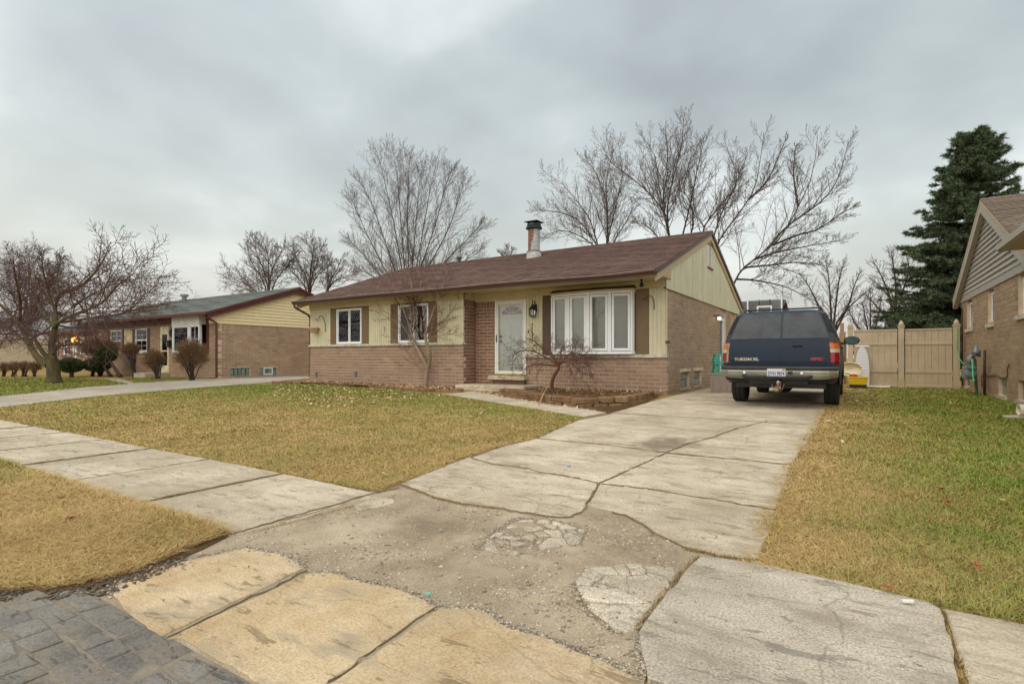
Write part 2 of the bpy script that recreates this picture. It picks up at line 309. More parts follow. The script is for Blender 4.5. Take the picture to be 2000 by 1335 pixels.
# ---------------------------------------------------------------- walls
def cells(u0, u1, z0, z1, ops):
    us = sorted({u0, u1} | {min(max(q, u0), u1) for o in ops for q in o[:2]}); zs = sorted({z0, z1} | {min(max(q, z0), z1) for o in ops for q in o[2:]})
    for a, b in zip(us, us[1:]):
        for c, d in zip(zs, zs[1:]):
            um, zm = (a + b) / 2, (c + d) / 2
            if b - a > 1e-5 and d - c > 1e-5 and not any(o[0] < um < o[1] and o[2] < zm < o[3] for o in ops): yield a, b, c, d
BL, BH, JT = 0.3048, 0.1016, 0.015
class Bricks:
    def __init__(s): s.items = []
    def wall(s, parent, W, u0, u1, z0, z1, ops, mat, mortar, soldier=None, thick=0.11, show=True, name='brick_wall'):
        mb = MB()
        for a, b, c, d in cells(u0, u1, z0, z1, ops): mb.box(a, b, -thick, -0.007, c, d, W)
        wallo = mb.build(name, mortar, parent, origin=W((u0 + u1) / 2, 0, z0))
        if not show: return wallo
        ztop = z1 - (0.21 if soldier else 0); rows = int(round((ztop - z0) / BH)); h = (ztop - z0) / rows
        BLx = (u1 - u0) / max(1, round((u1 - u0) / (BL / 2))) * 2
        def put(a, b, c, d):
            segs = [(a, b)]
            for o in ops:
                if o[2] < (c + d) / 2 < o[3]:
                    ns = []
                    for p, q in segs:
                        if o[1] <= p or o[0] >= q: ns.append((p, q)); continue
                        if o[0] > p: ns.append((p, o[0]))
                        if o[1] < q: ns.append((o[1], q))
                    segs = ns
            for p, q in segs:
                if q - p > 0.045: s.items.append((wallo, W, p + JT / 2 if p > u0 else p, q - JT / 2 if q < u1 else q, c + JT / 2, d - JT / 2, mat, random.uniform(-0.0015, 0.0025)))
        for r in range(rows):
            off = (r % 2) * BLx / 2; u = u0 - off
            while u < u1 - 1e-4:
                a, b = max(u, u0), min(u + BLx, u1)
                if b - a > 0.03: put(a, b, z0 + r * h, z0 + (r + 1) * h)
                u += BLx
        if soldier:
            n = int(round((u1 - u0) / BH)); wd = (u1 - u0) / n
            for i in range(n): put(u0 + i * wd, u0 + (i + 1) * wd, ztop, z1)
        return wallo
    def finish(s, limit=300):
        def area(it):
            W, a, b, c, d = it[1:6]; p = pix(W(a, 0, c)); q = pix(W(b, 0, d))
            if p[2] < 0.3 or not (-5 < p[0] < 2005 and -5 < p[1] < 1340): return 0
            return abs((p[0] - q[0]) * (p[1] - q[1]))
        s.items.sort(key=area, reverse=True); cache = {}; rest = {}
        for i, (wo, W, a, b, c, d, mat, j) in enumerate(s.items):
            if i < limit and area(s.items[i]) > 8:
                L_ = round(b - a, 3); H_ = round(d - c, 3); key = (L_, H_, mat, wo.name); ctr = W((a + b) / 2, j, (c + d) / 2)
                if key not in cache:
                    o0 = Vector(W(0, 0, 0)); mb = MB(); V = lambda u, n, z, o0=o0, W=W: tuple(Vector(W(u, n, z)) - o0)
                    mb.box(-L_ / 2, L_ / 2, -0.02, 0, -H_ / 2, H_ / 2, V); cache[key] = mb.mesh('brick', mat)
                o = link(bpy.data.objects.new('brick', cache[key])); o.location = ctr; attach(o, wo)
            else:
                rest.setdefault((wo.name, mat), [wo, MB()])[1].box(a, b, -0.02, j, c, d, W)
        for (n, mat), (wo, mb) in rest.items():
            o = mb.build('remaining_bricks', mat, wo); o['kind'] = 'stuff'
def roofcourses(mb, x0, x1, yE, zE, yR, zR, n):
    # overlapping shingle courses from the eave up to the ridge, in the x direction
    sl = Vector((0, yR - yE, zR - zE)); nrm = Vector((0, -(zR - zE), (yR - yE))); nrm.normalize()
    if nrm.z < 0: nrm = -nrm
    for i in range(n):
        p = Vector((0, yE, zE)) + sl * (i / n); q = Vector((0, yE, zE)) + sl * ((i + 1) / n + 0.004)
        pl = p + nrm * 0.016; ql = q + nrm * 0.004; nx = max(1, int((x1 - x0) / 0.6)); b = []
        for k in range(nx + 1):
            x = x0 + (x1 - x0) * k / nx; wv = 0.004 * math.sin(k * 1.7 + i) + random.uniform(-0.002, 0.002)
            b.append(((x, p.y, p.z), (x, pl.y, pl.z + wv), (x, ql.y, ql.z + wv * 0.4)))
        for k in range(nx):
            a, c = b[k], b[k + 1]; mb.add([a[0], c[0], c[1], a[1], c[2], a[2]], [(0, 1, 2, 3), (3, 2, 4, 5)])
def window(parent, W, u0, u1, z0, z1, n=0.02, fw=0.055, split='v', mat='white', back='curtain', name='window', rows=None, grid=None, backn=-0.14):
    mb = MB(); uc = (u0 + u1) / 2
    mb.box(u0, u0 + fw, -0.09, n, z0, z1, W); mb.box(u1 - fw, u1, -0.09, n, z0, z1, W)
    mb.box(u0 + fw, u1 - fw, -0.09, n - 0.002, z0, z0 + fw * 1.1, W); mb.box(u0 + fw, u1 - fw, -0.09, n - 0.002, z1 - fw, z1, W)
    wn = mb.build(name, mat, parent, origin=W(uc, 0, z0)); bevel(wn, 0.006, 2)
    i0, i1, j0, j1 = u0 + fw, u1 - fw, z0 + fw * 1.1, z1 - fw; panes = []
    if split == 'v': panes = [(i0, uc - 0.02, j0, j1), (uc + 0.02, i1, j0, j1)]; bar = [(uc - 0.02, uc + 0.02, j0, j1)]
    elif split == 'h': zm = (j0 + j1) / 2; panes = [(i0, i1, j0, zm - 0.02), (i0, i1, zm + 0.02, j1)]; bar = [(i0, i1, zm - 0.02, zm + 0.02)]
    else: panes = [(i0, i1, j0, j1)]; bar = []
    for b in bar: MB().box(b[0], b[1], -0.05, n - 0.012, b[2], b[3], W).build('sash_bar', mat, wn)
    for k, (a, b, c, d) in enumerate(panes):
        f = 0.022; sb = MB(); nn = n - 0.03 - 0.012 * k
        sb.box(a, a + f, nn - 0.02, nn, c, d, W); sb.box(b - f, b, nn - 0.02, nn, c, d, W); sb.box(a + f, b - f, nn - 0.02, nn - 0.001, c, c + f, W); sb.box(a + f, b - f, nn - 0.02, nn - 0.001, d - f, d, W)
        if grid:
            gu, gv = grid
            for q in range(1, gu): x = a + (b - a) * q / gu; sb.box(x - 0.008, x + 0.008, nn - 0.012, nn - 0.002, c + f, d - f, W)
            for q in range(1, gv): z = c + (d - c) * q / gv; sb.box(a + f, b - f, nn - 0.012, nn - 0.003, z - 0.008, z + 0.008, W)
        sb.build('sash', mat, wn)
        MB().box(a + f, b - f, nn - 0.014, nn - 0.010, c + f, d - f, W).build('pane', 'glass', wn)
    if back: MB().box(i0, i1, backn - 0.01, backn, j0, j1, W).build('curtain' if back == 'curtain' else 'blind' if back == 'blind' else 'dark_room', back, wn)
    return wn
def text_mesh(s, size, mat, name, parent, place, depth=0.006, shear=0.0, xscale=1.0, bold=0.0, align='CENTER', fit=None):
    # place(a, b, h) maps text plane coordinates to the world
    c = bpy.data.curves.new('lettering', 'FONT'); c.body = s; c.size = size; c.extrude = depth / 2; c.shear = shear; c.align_x = align; c.offset = bold; c.resolution_u = 2
    o = bpy.data.objects.new('lettering', c); link(o); dg = bpy.context.evaluated_depsgraph_get(); me0 = o.evaluated_get(dg).to_mesh()
    if fit: xx = [v.co.x for v in me0.vertices]; xscale = fit / (max(xx) - min(xx))
    vs = [place(v.co.x * xscale, v.co.y, v.co.z) for v in me0.vertices]; fs = [tuple(p.vertices) for p in me0.polygons]
    o.evaluated_get(dg).to_mesh_clear(); bpy.data.objects.remove(o); bpy.data.curves.remove(c)
    mb = MB(); mb.add(vs, fs); return mb.build(name, mat, parent, origin=vs[0])
def poly_area(p): return 0.5 * sum(p[i][0] * p[(i + 1) % len(p)][1] - p[(i + 1) % len(p)][0] * p[i][1] for i in range(len(p)))
def subdiv(poly, step, jit):
    o = []
    for i, p in enumerate(poly):
        q = poly[(i + 1) % len(poly)]; d = math.dist(p, q); k = max(1, int(d / step)); o.append(p)
        for j in range(1, k):
            t = j / k; o.append((p[0] + (q[0] - p[0]) * t + random.uniform(-jit, jit), p[1] + (q[1] - p[1]) * t + random.uniform(-jit, jit)))
    return o
def inset(poly, d):
    n = len(poly); o = []
    for i in range(n):
        a, b, c = Vector(poly[i - 1]), Vector(poly[i]), Vector(poly[(i + 1) % n]); e1 = (b - a); e2 = (c - b)
        if e1.length < 1e-6 or e2.length < 1e-6: o.append(tuple(b)); continue
        e1.normalize(); e2.normalize(); n1 = Vector((-e1.y, e1.x)); n2 = Vector((-e2.y, e2.x)); m = n1 + n2
        if m.length < 0.3: m = n1
        m.normalize(); k = max(0.45, m.dot(n1)); o.append(tuple(b + m * (d / k)))
    return o
def slab(name, poly, mat, parent, top=0.014, gap=0.006, thick=0.09, jit=0.006, step=0.12, rnd=0.008, tilt=0.0):
    if poly_area(poly) < 0: poly = poly[::-1]
    poly = inset(poly, gap); poly = subdiv(poly, step, jit); ins = inset(poly, rnd); n = len(poly)
    tx, ty = random.uniform(-tilt, tilt), random.uniform(-tilt, tilt); cx_ = sum(p[0] for p in poly) / n; cy_ = sum(p[1] for p in poly) / n
    zt = lambda p, dz: gz(p[1]) + top + dz + tx * (p[0] - cx_) + ty * (p[1] - cy_)
    vs = [(p[0], p[1], zt(p, -thick)) for p in poly] + [(p[0], p[1], zt(p, -rnd * 0.7)) for p in poly] + [(p[0], p[1], zt(p, 0)) for p in ins]
    mb = MB(); fs = []
    for i in range(n):
        j = (i + 1) % n; fs += [(i, j, n + j, n + i), (n + i, n + j, 2 * n + j, 2 * n + i)]
    fs.append(tuple(range(2 * n, 3 * n))); mb.add(vs, fs); me = mb.mesh(name, mat)
    bm = bmesh.new(); bm.from_mesh(me); bmesh.ops.triangulate(bm, faces=[f for f in bm.faces if len(f.verts) > 4]); bm.to_mesh(me); bm.free()
    o = link(bpy.data.objects.new(name, me)); return attach(o, parent)
# ---------------------------------------------------------------- ground
def gm(name, c1, c2, c3, sc, bump=0.6):
    t = NT(name); col = t.ramp(t.noise(sc, 7, 0.7), (0.3, c1), (0.5, c2), (0.7, c3)); col = t.mix(0.5, col, t.ramp(t.noise(60, 4, 0.7), (0.3, (0.6, 0.6, 0.6)), (0.7, (1.2, 1.2, 1.2))), 'MULTIPLY')
    t.bump(t.noise(45, 5, 0.7), bump, 0.03); return t.fin(col, 0.97, 0, 0.1)
M['thatch'] = gm('thatch_ground', S(132, 110, 66), S(156, 132, 82), S(134, 126, 70), 1.3)
M['soil'] = gm('bed_soil', S(70, 54, 38), S(98, 76, 52), S(120, 94, 62), 3.0)
M['dirt'] = gm('joint_dirt', S(112, 100, 82), S(140, 125, 103), S(122, 113, 86), 5.0)
t = NT('gravelly_dirt')
col = t.ramp(t.noise(1.5, 6, 0.65), (0.38, S(156, 143, 121)), (0.5, S(176, 161, 138)), (0.62, S(194, 179, 155)))
v = t.voro(75); col = t.mix(t.ramp(t.noise(2.3, 4), (0.42, 0.0), (0.6, 0.65)), col, t.mix(0.8, col, t.ramp(v.outputs['Distance'], (0.15, (1.28, 1.25, 1.2)), (0.55, (0.5, 0.48, 0.45))), 'MULTIPLY'))
col = t.mix(0.55, col, t.ramp(t.noise(120, 4, 0.8), (0.32, (0.55, 0.53, 0.5)), (0.68, (1.25, 1.25, 1.25))), 'MULTIPLY')
col = t.mix(t.ramp(t.noise(2.7, 5, 0.6), (0.60, 0.0), (0.74, 0.5)), col, S(122, 112, 100))
t.bump(t.math('ADD', t.math('MULTIPLY', v.outputs['Distance'], -0.6), t.noise(40, 5, 0.75)), 0.8, 0.012); M['gravel'] = t.fin(col, 0.95, 0, 0.2)
M['pebble'] = None
t = NT('pebbles'); r = t.rnd(); t.bump(t.noise(200, 2), 0.3, 0.002); M['pebble'] = t.fin(t.ramp(r, (0, S(120, 110, 98)), (0.3, S(160, 148, 130)), (0.6, S(186, 174, 154)), (0.85, S(206, 198, 184)), (1, S(146, 118, 90))), 0.9, 0, 0.25)
M['silt'] = gm('street_silt', S(112, 106, 97), S(134, 126, 113), S(150, 139, 121), 4.0, 0.3)
def grid_strip(name, ys, x0, x1, mat, dz=0.0, kind='structure'):
    mb = MB()
    for i, y in enumerate(ys):
        mb.v += [(x0, y, gz(y) + dz), (x1, y, gz(y) + dz)]
        if i: b = 2 * i; mb.f.append((b - 2, b - 1, b + 1, b)); mb.mi.append(0)
    o = mb.build(name, mat); o['kind'] = kind; return o
grid_strip('ground', [-120, -20, 0, 1, 2, 3.2] + [3.2 + 0.8 * i for i in range(1, 13)] + [20, 40, 80, 160, 400], -400, 300, 'thatch')
def sheet(name, poly, mat, dz, parent=None, bulge=0.0, kind=None):
    if poly_area(poly) < 0: poly = poly[::-1]
    bm = bmesh.new(); bm.faces.new([bm.verts.new((p[0], p[1], 0)) for p in poly]); bmesh.ops.triangulate(bm, faces=bm.faces[:])
    for yy in (3.2, 12.8): bmesh.ops.bisect_plane(bm, geom=bm.verts[:] + bm.edges[:] + bm.faces[:], plane_co=(0, yy, 0), plane_no=(0, 1, 0))
    for v_ in bm.verts: v_.co.z = gz(v_.co.y) + dz
    me = bpy.data.meshes.new(name); bm.to_mesh(me); bm.free(); me.materials.append(M[mat]); o = link(bpy.data.objects.new(name, me))
    if kind: o['kind'] = kind
    return attach(o, parent)
def GP(pts): return [G(*p) for p in pts]
SWN, SWF = 1.92, 3.22                                   # sidewalk near and far edge
street = sheet('street', [(-30, -6), (8, -6), (8, 1.10), (-30, 1.10)], 'dirt', 0.004, kind='structure')
sidewalk = sheet('sidewalk', [(-70, SWN), (-3.2, SWN), (-3.2, SWF), (-70, SWF)], 'dirt', 0.004, kind='structure')
xs = [-3.36]
while xs[-1] > -30: xs.append(xs[-1] - 1.335)
for i, (b, a) in enumerate(zip(xs, xs[1:])):
    nl = [(a, SWN), (b, SWN), (b, SWF), (a, SWF)]
    if i == 0: nl = [(a, SWN), (b + 0.02, SWN + 0.02), (b + 0.10, SWN + 0.5), (b + 0.02, SWF - 0.35), (b + 0.18, SWF - 0.05), (a, SWF)]
    slab('slab', nl, 'walk', sidewalk, gap=0.012 if i < 6 else 0.010, tilt=0.004 if i < 6 else 0.0, top=0.016 + random.uniform(-0.004, 0.006))
slab('slab', [(-70, SWN), (xs[-1], SWN), (xs[-1], SWF), (-70, SWF)], 'walk', sidewalk)
for px_poly in ([(690, 990), (735, 975), (768, 968), (772, 985), (735, 995), (700, 1000)],):
    slab('broken_piece', GP(px_poly), 'conc', sidewalk, top=0.018, gap=0.003, step=0.06, jit=0.008)
# right of the drive
BIGR = GP([(1368, 1092), (1420, 1098), (1480, 1107), (1600, 1133), (1720, 1160), (1815, 1183), (1838, 1196), (1846, 1215)]) + [(0.31, 2.45), (0.30, 1.85), (-0.62, 1.85)] + GP([(1262, 1318), (1252, 1280), (1246, 1242), (1290, 1180), (1330, 1130)])
slab('slab', BIGR, 'conc_grey', sidewalk, top=0.024, gap=0.004, step=0.10, jit=0.010)
for k in range(3): slab('slab', [(0.33 + 1.2 * k, 1.9), (1.52 + 1.2 * k, 1.9), (1.52 + 1.2 * k, 3.13), (0.33 + 1.2 * k, 3.13)], 'walk', sidewalk, top=0.008, gap=0.008)
# crumbled crossing between the sidewalk slabs
gravel = sheet('gravel_patch', GP([(440, 1048), (600, 1005), (735, 955), (785, 948), (960, 980), (1130, 985), (1200, 985), (1420, 1080), (1480, 1095), (1380, 1110), (1260, 1330)]) + [(-0.5, 1.05), (-3.1, 1.05), (-3.22, 1.35), (-3.3, 1.75)], 'gravel', 0.008, kind='structure')
# tan apron slabs at the street
apron = sheet('apron', [(-3.15, 1.08), (0.4, 1.08), (0.4, 1.35), (-3.15, 1.35)], 'dirt', 0.005, kind='structure')
slab('slab', GP([(218, 1166), (232, 1140), (300, 1112), (400, 1090), (480, 1072), (560, 1088), (597, 1112), (520, 1150), (420, 1197), (312, 1250), (262, 1212)]), 'conc_tan', apron, top=0.013, gap=0.004, jit=0.006, step=0.05, rnd=0.004)
slab('slab', GP([(322, 1254), (430, 1202), (530, 1155), (604, 1122), (650, 1122), (700, 1138), (770, 1152), (822, 1172), (852, 1190), (800, 1225), (720, 1282), (640, 1338)]) + [(-1.58, 1.10), (-2.3, 1.11)], 'conc_tan', apron, top=0.014, gap=0.003, jit=0.006, step=0.05, rnd=0.004)
slab('slab', GP([(856, 1192), (918, 1192), (960, 1205), (985, 1228), (1060, 1248), (1110, 1270), (1180, 1296), (1235, 1325), (1256, 1345)]) + [(-0.66, 1.62), (-0.5, 1.10), (-1.55, 1.10)] + GP([(650, 1338), (730, 1284), (810, 1226)]), 'conc_tan', apron, top=0.015, gap=0.003, jit=0.006, step=0.05, rnd=0.004)
# driveway: slabs between real joints and cracks
DE = -0.46
drive = sheet('driveway', GP([(782, 946), (880, 905), (1000, 862), (1130, 820)]) + [(-3.72, 10.5), (-3.72, 26), (DE, 26), (DE, 3.2)] + GP([(1420, 1088), (1200, 1000), (1130, 1005), (960, 985)]), 'dirt', 0.004, kind='structure')
CR1 = [(1500, 824), (1440, 838), (1392, 856), (1345, 868), (1300, 886)]; CR2 = [(1298, 888), (1262, 905), (1225, 922), (1190, 938), (1170, 946)]; CR3 = [(1168, 950), (1158, 968), (1146, 985), (1140, 1000), (1118, 1010)]
J1 = [(1048, 858), (1180, 870), (1300, 886)]; J1b = [(1302, 886), (1420, 898), (1546, 910)]
TL = [(920, 897), (960, 908), (1010, 914), (1060, 925), (1120, 935), (1168, 946)]; TR = [(1172, 947), (1260, 957), (1340, 970), (1420, 984), (1516, 999)]
rv = lambda p: p[::-1]
def ds(poly, **k): return slab('slab', poly, 'conc', drive, step=0.10, jit=0.010, tilt=0.001, **k)
ds(GP([(782, 946), (850, 918), (915, 894)] + TL[1:] + CR3 + [(1090, 1012), (1030, 1003), (975, 992), (905, 985), (850, 972)]), gap=0.009)
ds(GP([(922, 894), (985, 872)] + J1 + CR2) + GP(rv(TL)[1:-1]), gap=0.009)
ds(GP(TR) + [(DE, 4.0), (DE, 3.22)] + GP([(1440, 1092), (1405, 1086), (1340, 1072), (1275, 1040), (1235, 1012), (1192, 1000), (1160, 992)] + rv(CR3)[2:]), gap=0.009)
ds(GP(rv(CR2) + J1b[1:]) + GP(rv(TR)[:-1]), gap=0.006)
J2 = 9.15
jl = G(1125, 822)
ds(GP(rv(J1)) + GP([(1090, 838), (1128, 822)]) + [(-3.68, J2 - 0.2), (-3.68, J2)] + [(G(1500, 824)[0], J2)] + GP(CR1[1:-1]), gap=0.009)
ds(GP(rv(CR1)) + [(DE, J2)] + GP([(1546, 910), (1420, 898)]), gap=0.006)
for a, b in ((J2, 12.2), (12.2, 15.2), (15.2, 18.3), (18.3, 22.0), (22.0, 26.0)): ds([(-3.72, a), (DE, a), (DE, b), (-3.72, b)], gap=0.010)
M['conc_rubble'] = concrete('crumbled_concrete', S(196, 184, 164), S(222, 211, 192), 0.6, S(164, 150, 128), 0.8)
# broken concrete in the gravel
def clip(poly, a, b, c):             # keep ax+by<=c
    o = []
    for i, p in enumerate(poly):
        q = poly[(i + 1) % len(poly)]; dp = a * p[0] + b * p[1] - c; dq = a * q[0] + b * q[1] - c
        if dp <= 0: o.append(p)
        if dp * dq < 0: t_ = dp / (dp - dq); o.append((p[0] + (q[0] - p[0]) * t_, p[1] + (q[1] - p[1]) * t_))
    return o
def voronoi(poly, n):
    xs_ = [p[0] for p in poly]; ys_ = [p[1] for p in poly]; sd_ = []
    while len(sd_) < n:
        q = (random.uniform(min(xs_), max(xs_)), random.uniform(min(ys_), max(ys_))); ins_ = False; m = len(poly)
        for i in range(m):
            a, b = poly[i], poly[i - 1]
            if (a[1] > q[1]) != (b[1] > q[1]) and q[0] < (b[0] - a[0]) * (q[1] - a[1]) / (b[1] - a[1]) + a[0]: ins_ = not ins_
        if ins_ and all(math.dist(q, r_) > 0.05 for r_ in sd_): sd_.append(q)
    res = []
    for s_ in sd_:
        c = list(poly)
        for o_ in sd_:
            if o_ is s_: continue
            a, b = 2 * (o_[0] - s_[0]), 2 * (o_[1] - s_[1]); c = clip(c, a, b, o_[0] ** 2 + o_[1] ** 2 - s_[0] ** 2 - s_[1] ** 2)
            if len(c) < 3: break
        if len(c) >= 3 and abs(poly_area(c)) > 0.0015: res.append(c)
    return res
for c in voronoi(GP([(930, 1082), (962, 1042), (1010, 1014), (1082, 1020), (1146, 1040), (1132, 1066), (1060, 1078), (1000, 1092)]), 34):
    m_ = (sum(p[0] for p in c) / len(c), sum(p[1] for p in c) / len(c)); k_ = random.uniform(0.5, 0.98)
    if random.random() < 0.72: slab('broken_piece', [(m_[0] + (p[0] - m_[0]) * k_, m_[1] + (p[1] - m_[1]) * k_) for p in c], 'conc_rubble', gravel, top=random.uniform(0.012, 0.030), gap=0.001, step=0.028, jit=0.008, thick=0.04, rnd=0.009, tilt=0.09)
for c in voronoi(GP([(1122, 1142), (1145, 1112), (1230, 1106), (1318, 1112), (1318, 1128), (1280, 1182), (1238, 1235), (1205, 1240), (1150, 1195)]), 11):
    slab('broken_piece', c, 'conc_rubble', gravel, top=random.uniform(0.010, 0.022), gap=0.003, step=0.03, jit=0.010, thick=0.04, rnd=0.007, tilt=0.06)
def inpoly(P, poly):
    x, y = P[:, 0], P[:, 1]; ins_ = np.zeros(len(P), bool); m = len(poly)
    for i in range(m):
        a, b = poly[i], poly[i - 1]
        if abs(a[1] - b[1]) < 1e-9: continue
        ins_ ^= ((a[1] > y) != (b[1] > y)) & (x < (b[0] - a[0]) * (y - a[1]) / (b[1] - a[1]) + a[0])
    return ins_
def gzv(y): return 0.2 * np.clip((y - 3.2) / 9.6, 0, 1)
def scatter(poly, n, d0=3.0, seed=0):
    rg = np.random.default_rng(seed); lo = np.min(poly, axis=0); hi = np.max(poly, axis=0); acc = []; tot = 0
    for _ in range(400):
        P = lo + rg.random((400000, 2)) * (hi - lo); d = np.hypot(P[:, 0], P[:, 1]); P = P[rg.random(len(P)) < np.minimum(1, (d0 / d) ** 2)]; P = P[inpoly(P, poly)]
        acc.append(P); tot += len(P)
        if tot >= n: break
    return np.vstack(acc)[:n], rg
def stones(name, P, rg, smin, smax, mat, parent=None, dz=0.004):
    n = len(P); sz = (smin + (smax - smin) * rg.random(n) ** 3)[:, None]
    base = np.array([[1, 0, 0], [0.3, 0.95, 0.1], [-0.9, 0.4, -0.1], [-0.5, -0.9, 0.1], [0.6, -0.8, 0], [0.05, 0.05, 0.75], [-0.05, 0, -0.7]]); fs = np.array([[0, 1, 5], [1, 2, 5], [2, 3, 5], [3, 4, 5], [4, 0, 5], [1, 0, 6], [2, 1, 6], [3, 2, 6], [4, 3, 6], [0, 4, 6]])
    a = rg.random(n) * 6.28; c, s = np.cos(a), np.sin(a); V = base[None] * (1 + 0.35 * rg.standard_normal((n, 7, 1))) * sz[:, None] * np.stack([np.ones(n), 0.6 + 0.5 * rg.random(n), 0.5 + 0.35 * rg.random(n)], 1)[:, None, :]
    X = V[:, :, 0] * c[:, None] - V[:, :, 1] * s[:, None] + P[:, :1]; Y = V[:, :, 0] * s[:, None] + V[:, :, 1] * c[:, None] + P[:, 1:2]; Z = V[:, :, 2] + (gzv(P[:, 1]) + dz)[:, None] + sz * 0.25
    o = npmesh(name, np.stack([X, Y, Z], 2).reshape(-1, 3), (fs[None] + 7 * np.arange(n)[:, None, None]).reshape(-1, 3), mat, parent); o['kind'] = 'stuff'; return o
GRAV = GP([(480, 1070), (440, 1050), (640, 1000), (735, 975), (800, 962), (960, 995), (1120, 1015), (1200, 1000), (1330, 1070), (1380, 1095), (1300, 1120), (1235, 1240), (1260, 1335), (1100, 1262), (980, 1215), (850, 1180), (700, 1130), (600, 1105), (560, 1085)])
P, rg = scatter(GRAV, 16000, 2.6, 3); keep = (np.sin(P[:, 0] * 5.1 + 1.3) * np.sin(P[:, 1] * 6.3) + 0.6 * rg.standard_normal(len(P))) > 0.25
st = stones('loose_gravel', P[keep], rg, 0.0022, 0.0125, 'pebble', None, 0.006); tag(st, 'loose gravel strewn over the crumbled drive crossing', 'gravel')
P2, rg = scatter(GP([(560, 1090), (850, 1185), (1250, 1330), (1900, 1335), (1500, 1100), (1250, 930), (900, 940), (300, 1000), (300, 1200)]), 900, 2.6, 4)
st2 = stones('stray_pebbles', P2, rg, 0.003, 0.011, 'pebble', None, 0.022); tag(st2, 'stray pebbles lying on the drive and sidewalk slabs', 'gravel')
# slate pavers at the street edge
y = 1.085; row = 0
while y > 0.30:
    h = random.uniform(0.105, 0.13); x = -4.6 + (row % 2) * 0.11
    while x < -1.15:
        if x < -3.35 and y > 0.84: x = -3.35
        wd = random.uniform(0.11, 0.25); p = [(x, y - h), (x + wd, y - h), (x + wd, y), (x, y)]; p = [(a + random.uniform(-0.014, 0.014), b + random.uniform(-0.012, 0.012)) for a, b in p]
        slab('paver', p, 'paver', street, top=0.015 + random.uniform(-0.005, 0.006), gap=random.uniform(0.002, 0.007), step=0.05, jit=0.004, thick=0.05, rnd=0.008, tilt=0.045); x += wd
    y -= h; row += 1
sheet('street_silt', [(-30, 0.0), (-1.2, 0.0), (-1.2, 1.09), (-30, 1.09)], 'silt', 0.0105, kind='structure')
slab('slab', [(-1.15, -4), (6, -4), (6, 1.06), (-1.15, 1.06)], 'conc', street, top=0.010)
# ---------------------------------------------------------------- front path, porch and beds
path = sheet('front_path', GP([(868, 771), (957, 786), (1045, 800), (1140, 816), (1190, 806), (1100, 792), (1047, 788), (957, 770), (925, 764)]), 'dirt', 0.004, kind='structure')
slab('slab', GP([(868, 771), (957, 785), (985, 776), (950, 769), (925, 765)]), 'walk', path, top=0.02); slab('slab', GP([(957, 785), (1045, 799), (1066, 790), (1030, 783), (985, 776)]), 'walk', path, top=0.02); slab('slab', GP([(1045, 799), (1140, 815), (1186, 807), (1110, 795), (1066, 790)]), 'walk', path, top=0.02)
def bed(name, poly, mat, top):
    if poly_area(poly) < 0: poly = poly[::-1]
    bm = bmesh.new(); bm.faces.new([bm.verts.new((p[0], p[1], 0)) for p in poly]); bmesh.ops.triangulate(bm, faces=bm.faces[:]); bmesh.ops.subdivide_edges(bm, edges=bm.edges[:], cuts=7, use_grid_fill=True)
    for v_ in bm.verts: v_.co.z = 0.17 + (top + random.uniform(-0.015, 0.02) if not v_.is_boundary else top - 0.07)
    me = bpy.data.meshes.new(name); bm.to_mesh(me); bm.free(); me.materials.append(M[mat]); o = link(bpy.data.objects.new(name, me)); o['kind'] = 'structure'; return o
BEDL = GP([(905, 763), (832, 764), (773, 760), (707, 753), (630, 748), (545, 747)]) + [(-17.6, 12.5), (-17.4, 12.86), (-9.9, 12.86)]
BEDR = GP([(985, 766), (1025, 775), (1067, 785), (1100, 791), (1140, 794), (1215, 790), (1255, 781), (1275, 772)]) + [(-4.0, 13.44), (-8.0, 13.44)]
bed('garden_bed', BEDL, 'soil', 0.06); bed('garden_bed', BEDR, 'soil', 0.10)
sheet('bed_margin', GP([(960, 766), (1000, 778), (1047, 790), (1100, 797), (1150, 803), (1186, 808), (1215, 800), (1262, 786), (1290, 774), (1240, 766), (1100, 768), (1000, 762)]), 'soil', 0.012, kind='structure')
def edging(label, line, wd, hh, dp, z0, mat='edging', layers=1):
    pts = [Vector(G(*p)) for p in line]; th = thing('garden_edging', label, 'edging', (pts[0].x, pts[0].y, z0)); seg = []; tot = 0
    for a, b in zip(pts, pts[1:]): seg.append((a, b, tot, (b - a).length)); tot += (b - a).length
    for ly in range(layers):
        s = wd * 0.5 * ly
        while s < tot:
            for a, b, t0, ln in seg:
                if t0 <= s < t0 + ln:
                    p = a + (b - a) * ((s - t0) / ln); ang = math.atan2(b.y - a.y, b.x - a.x) + random.uniform(-0.09, 0.09); break
            w2 = wd * random.uniform(0.46, 0.485); c, s_ = math.cos(ang), math.sin(ang); o_ = (0.04 if ly == 0 and layers > 1 else 0.0)
            prof = [(-w2, 0), (-w2 * 0.5, -0.035), (w2 * 0.5, -0.035), (w2, 0), (w2 * 0.75, dp), (-w2 * 0.75, dp)]; mb = MB(); zb = z0 + ly * hh + random.uniform(-0.012, 0.006); tx = random.uniform(-0.04, 0.04)
            mb.prism([(p.x + c * u - s_ * (v - o_), p.y + s_ * u + c * (v - o_)) for u, v in prof], 0, hh * 0.97, lambda a_, b_, h_: (a_, b_, zb + h_ + tx * (a_ - p.x)))
            bevel(mb.build('block', mat, th, origin=(p.x, p.y, zb)), 0.012, 2); s += wd
    return th
edging('low row of stained edging blocks in front of the left bedroom windows', [(540, 749), (630, 749.5), (707, 755), (773, 762), (832, 766), (905, 766)], 0.42, 0.14, 0.16, 0.14)
edging('stacked brown edging blocks curving round the bed under the bow window', [(975, 768), (1025, 777), (1067, 787), (1100, 793), (1140, 796), (1215, 792), (1255, 783), (1278, 772)], 0.34, 0.115, 0.22, 0.10, layers=2)

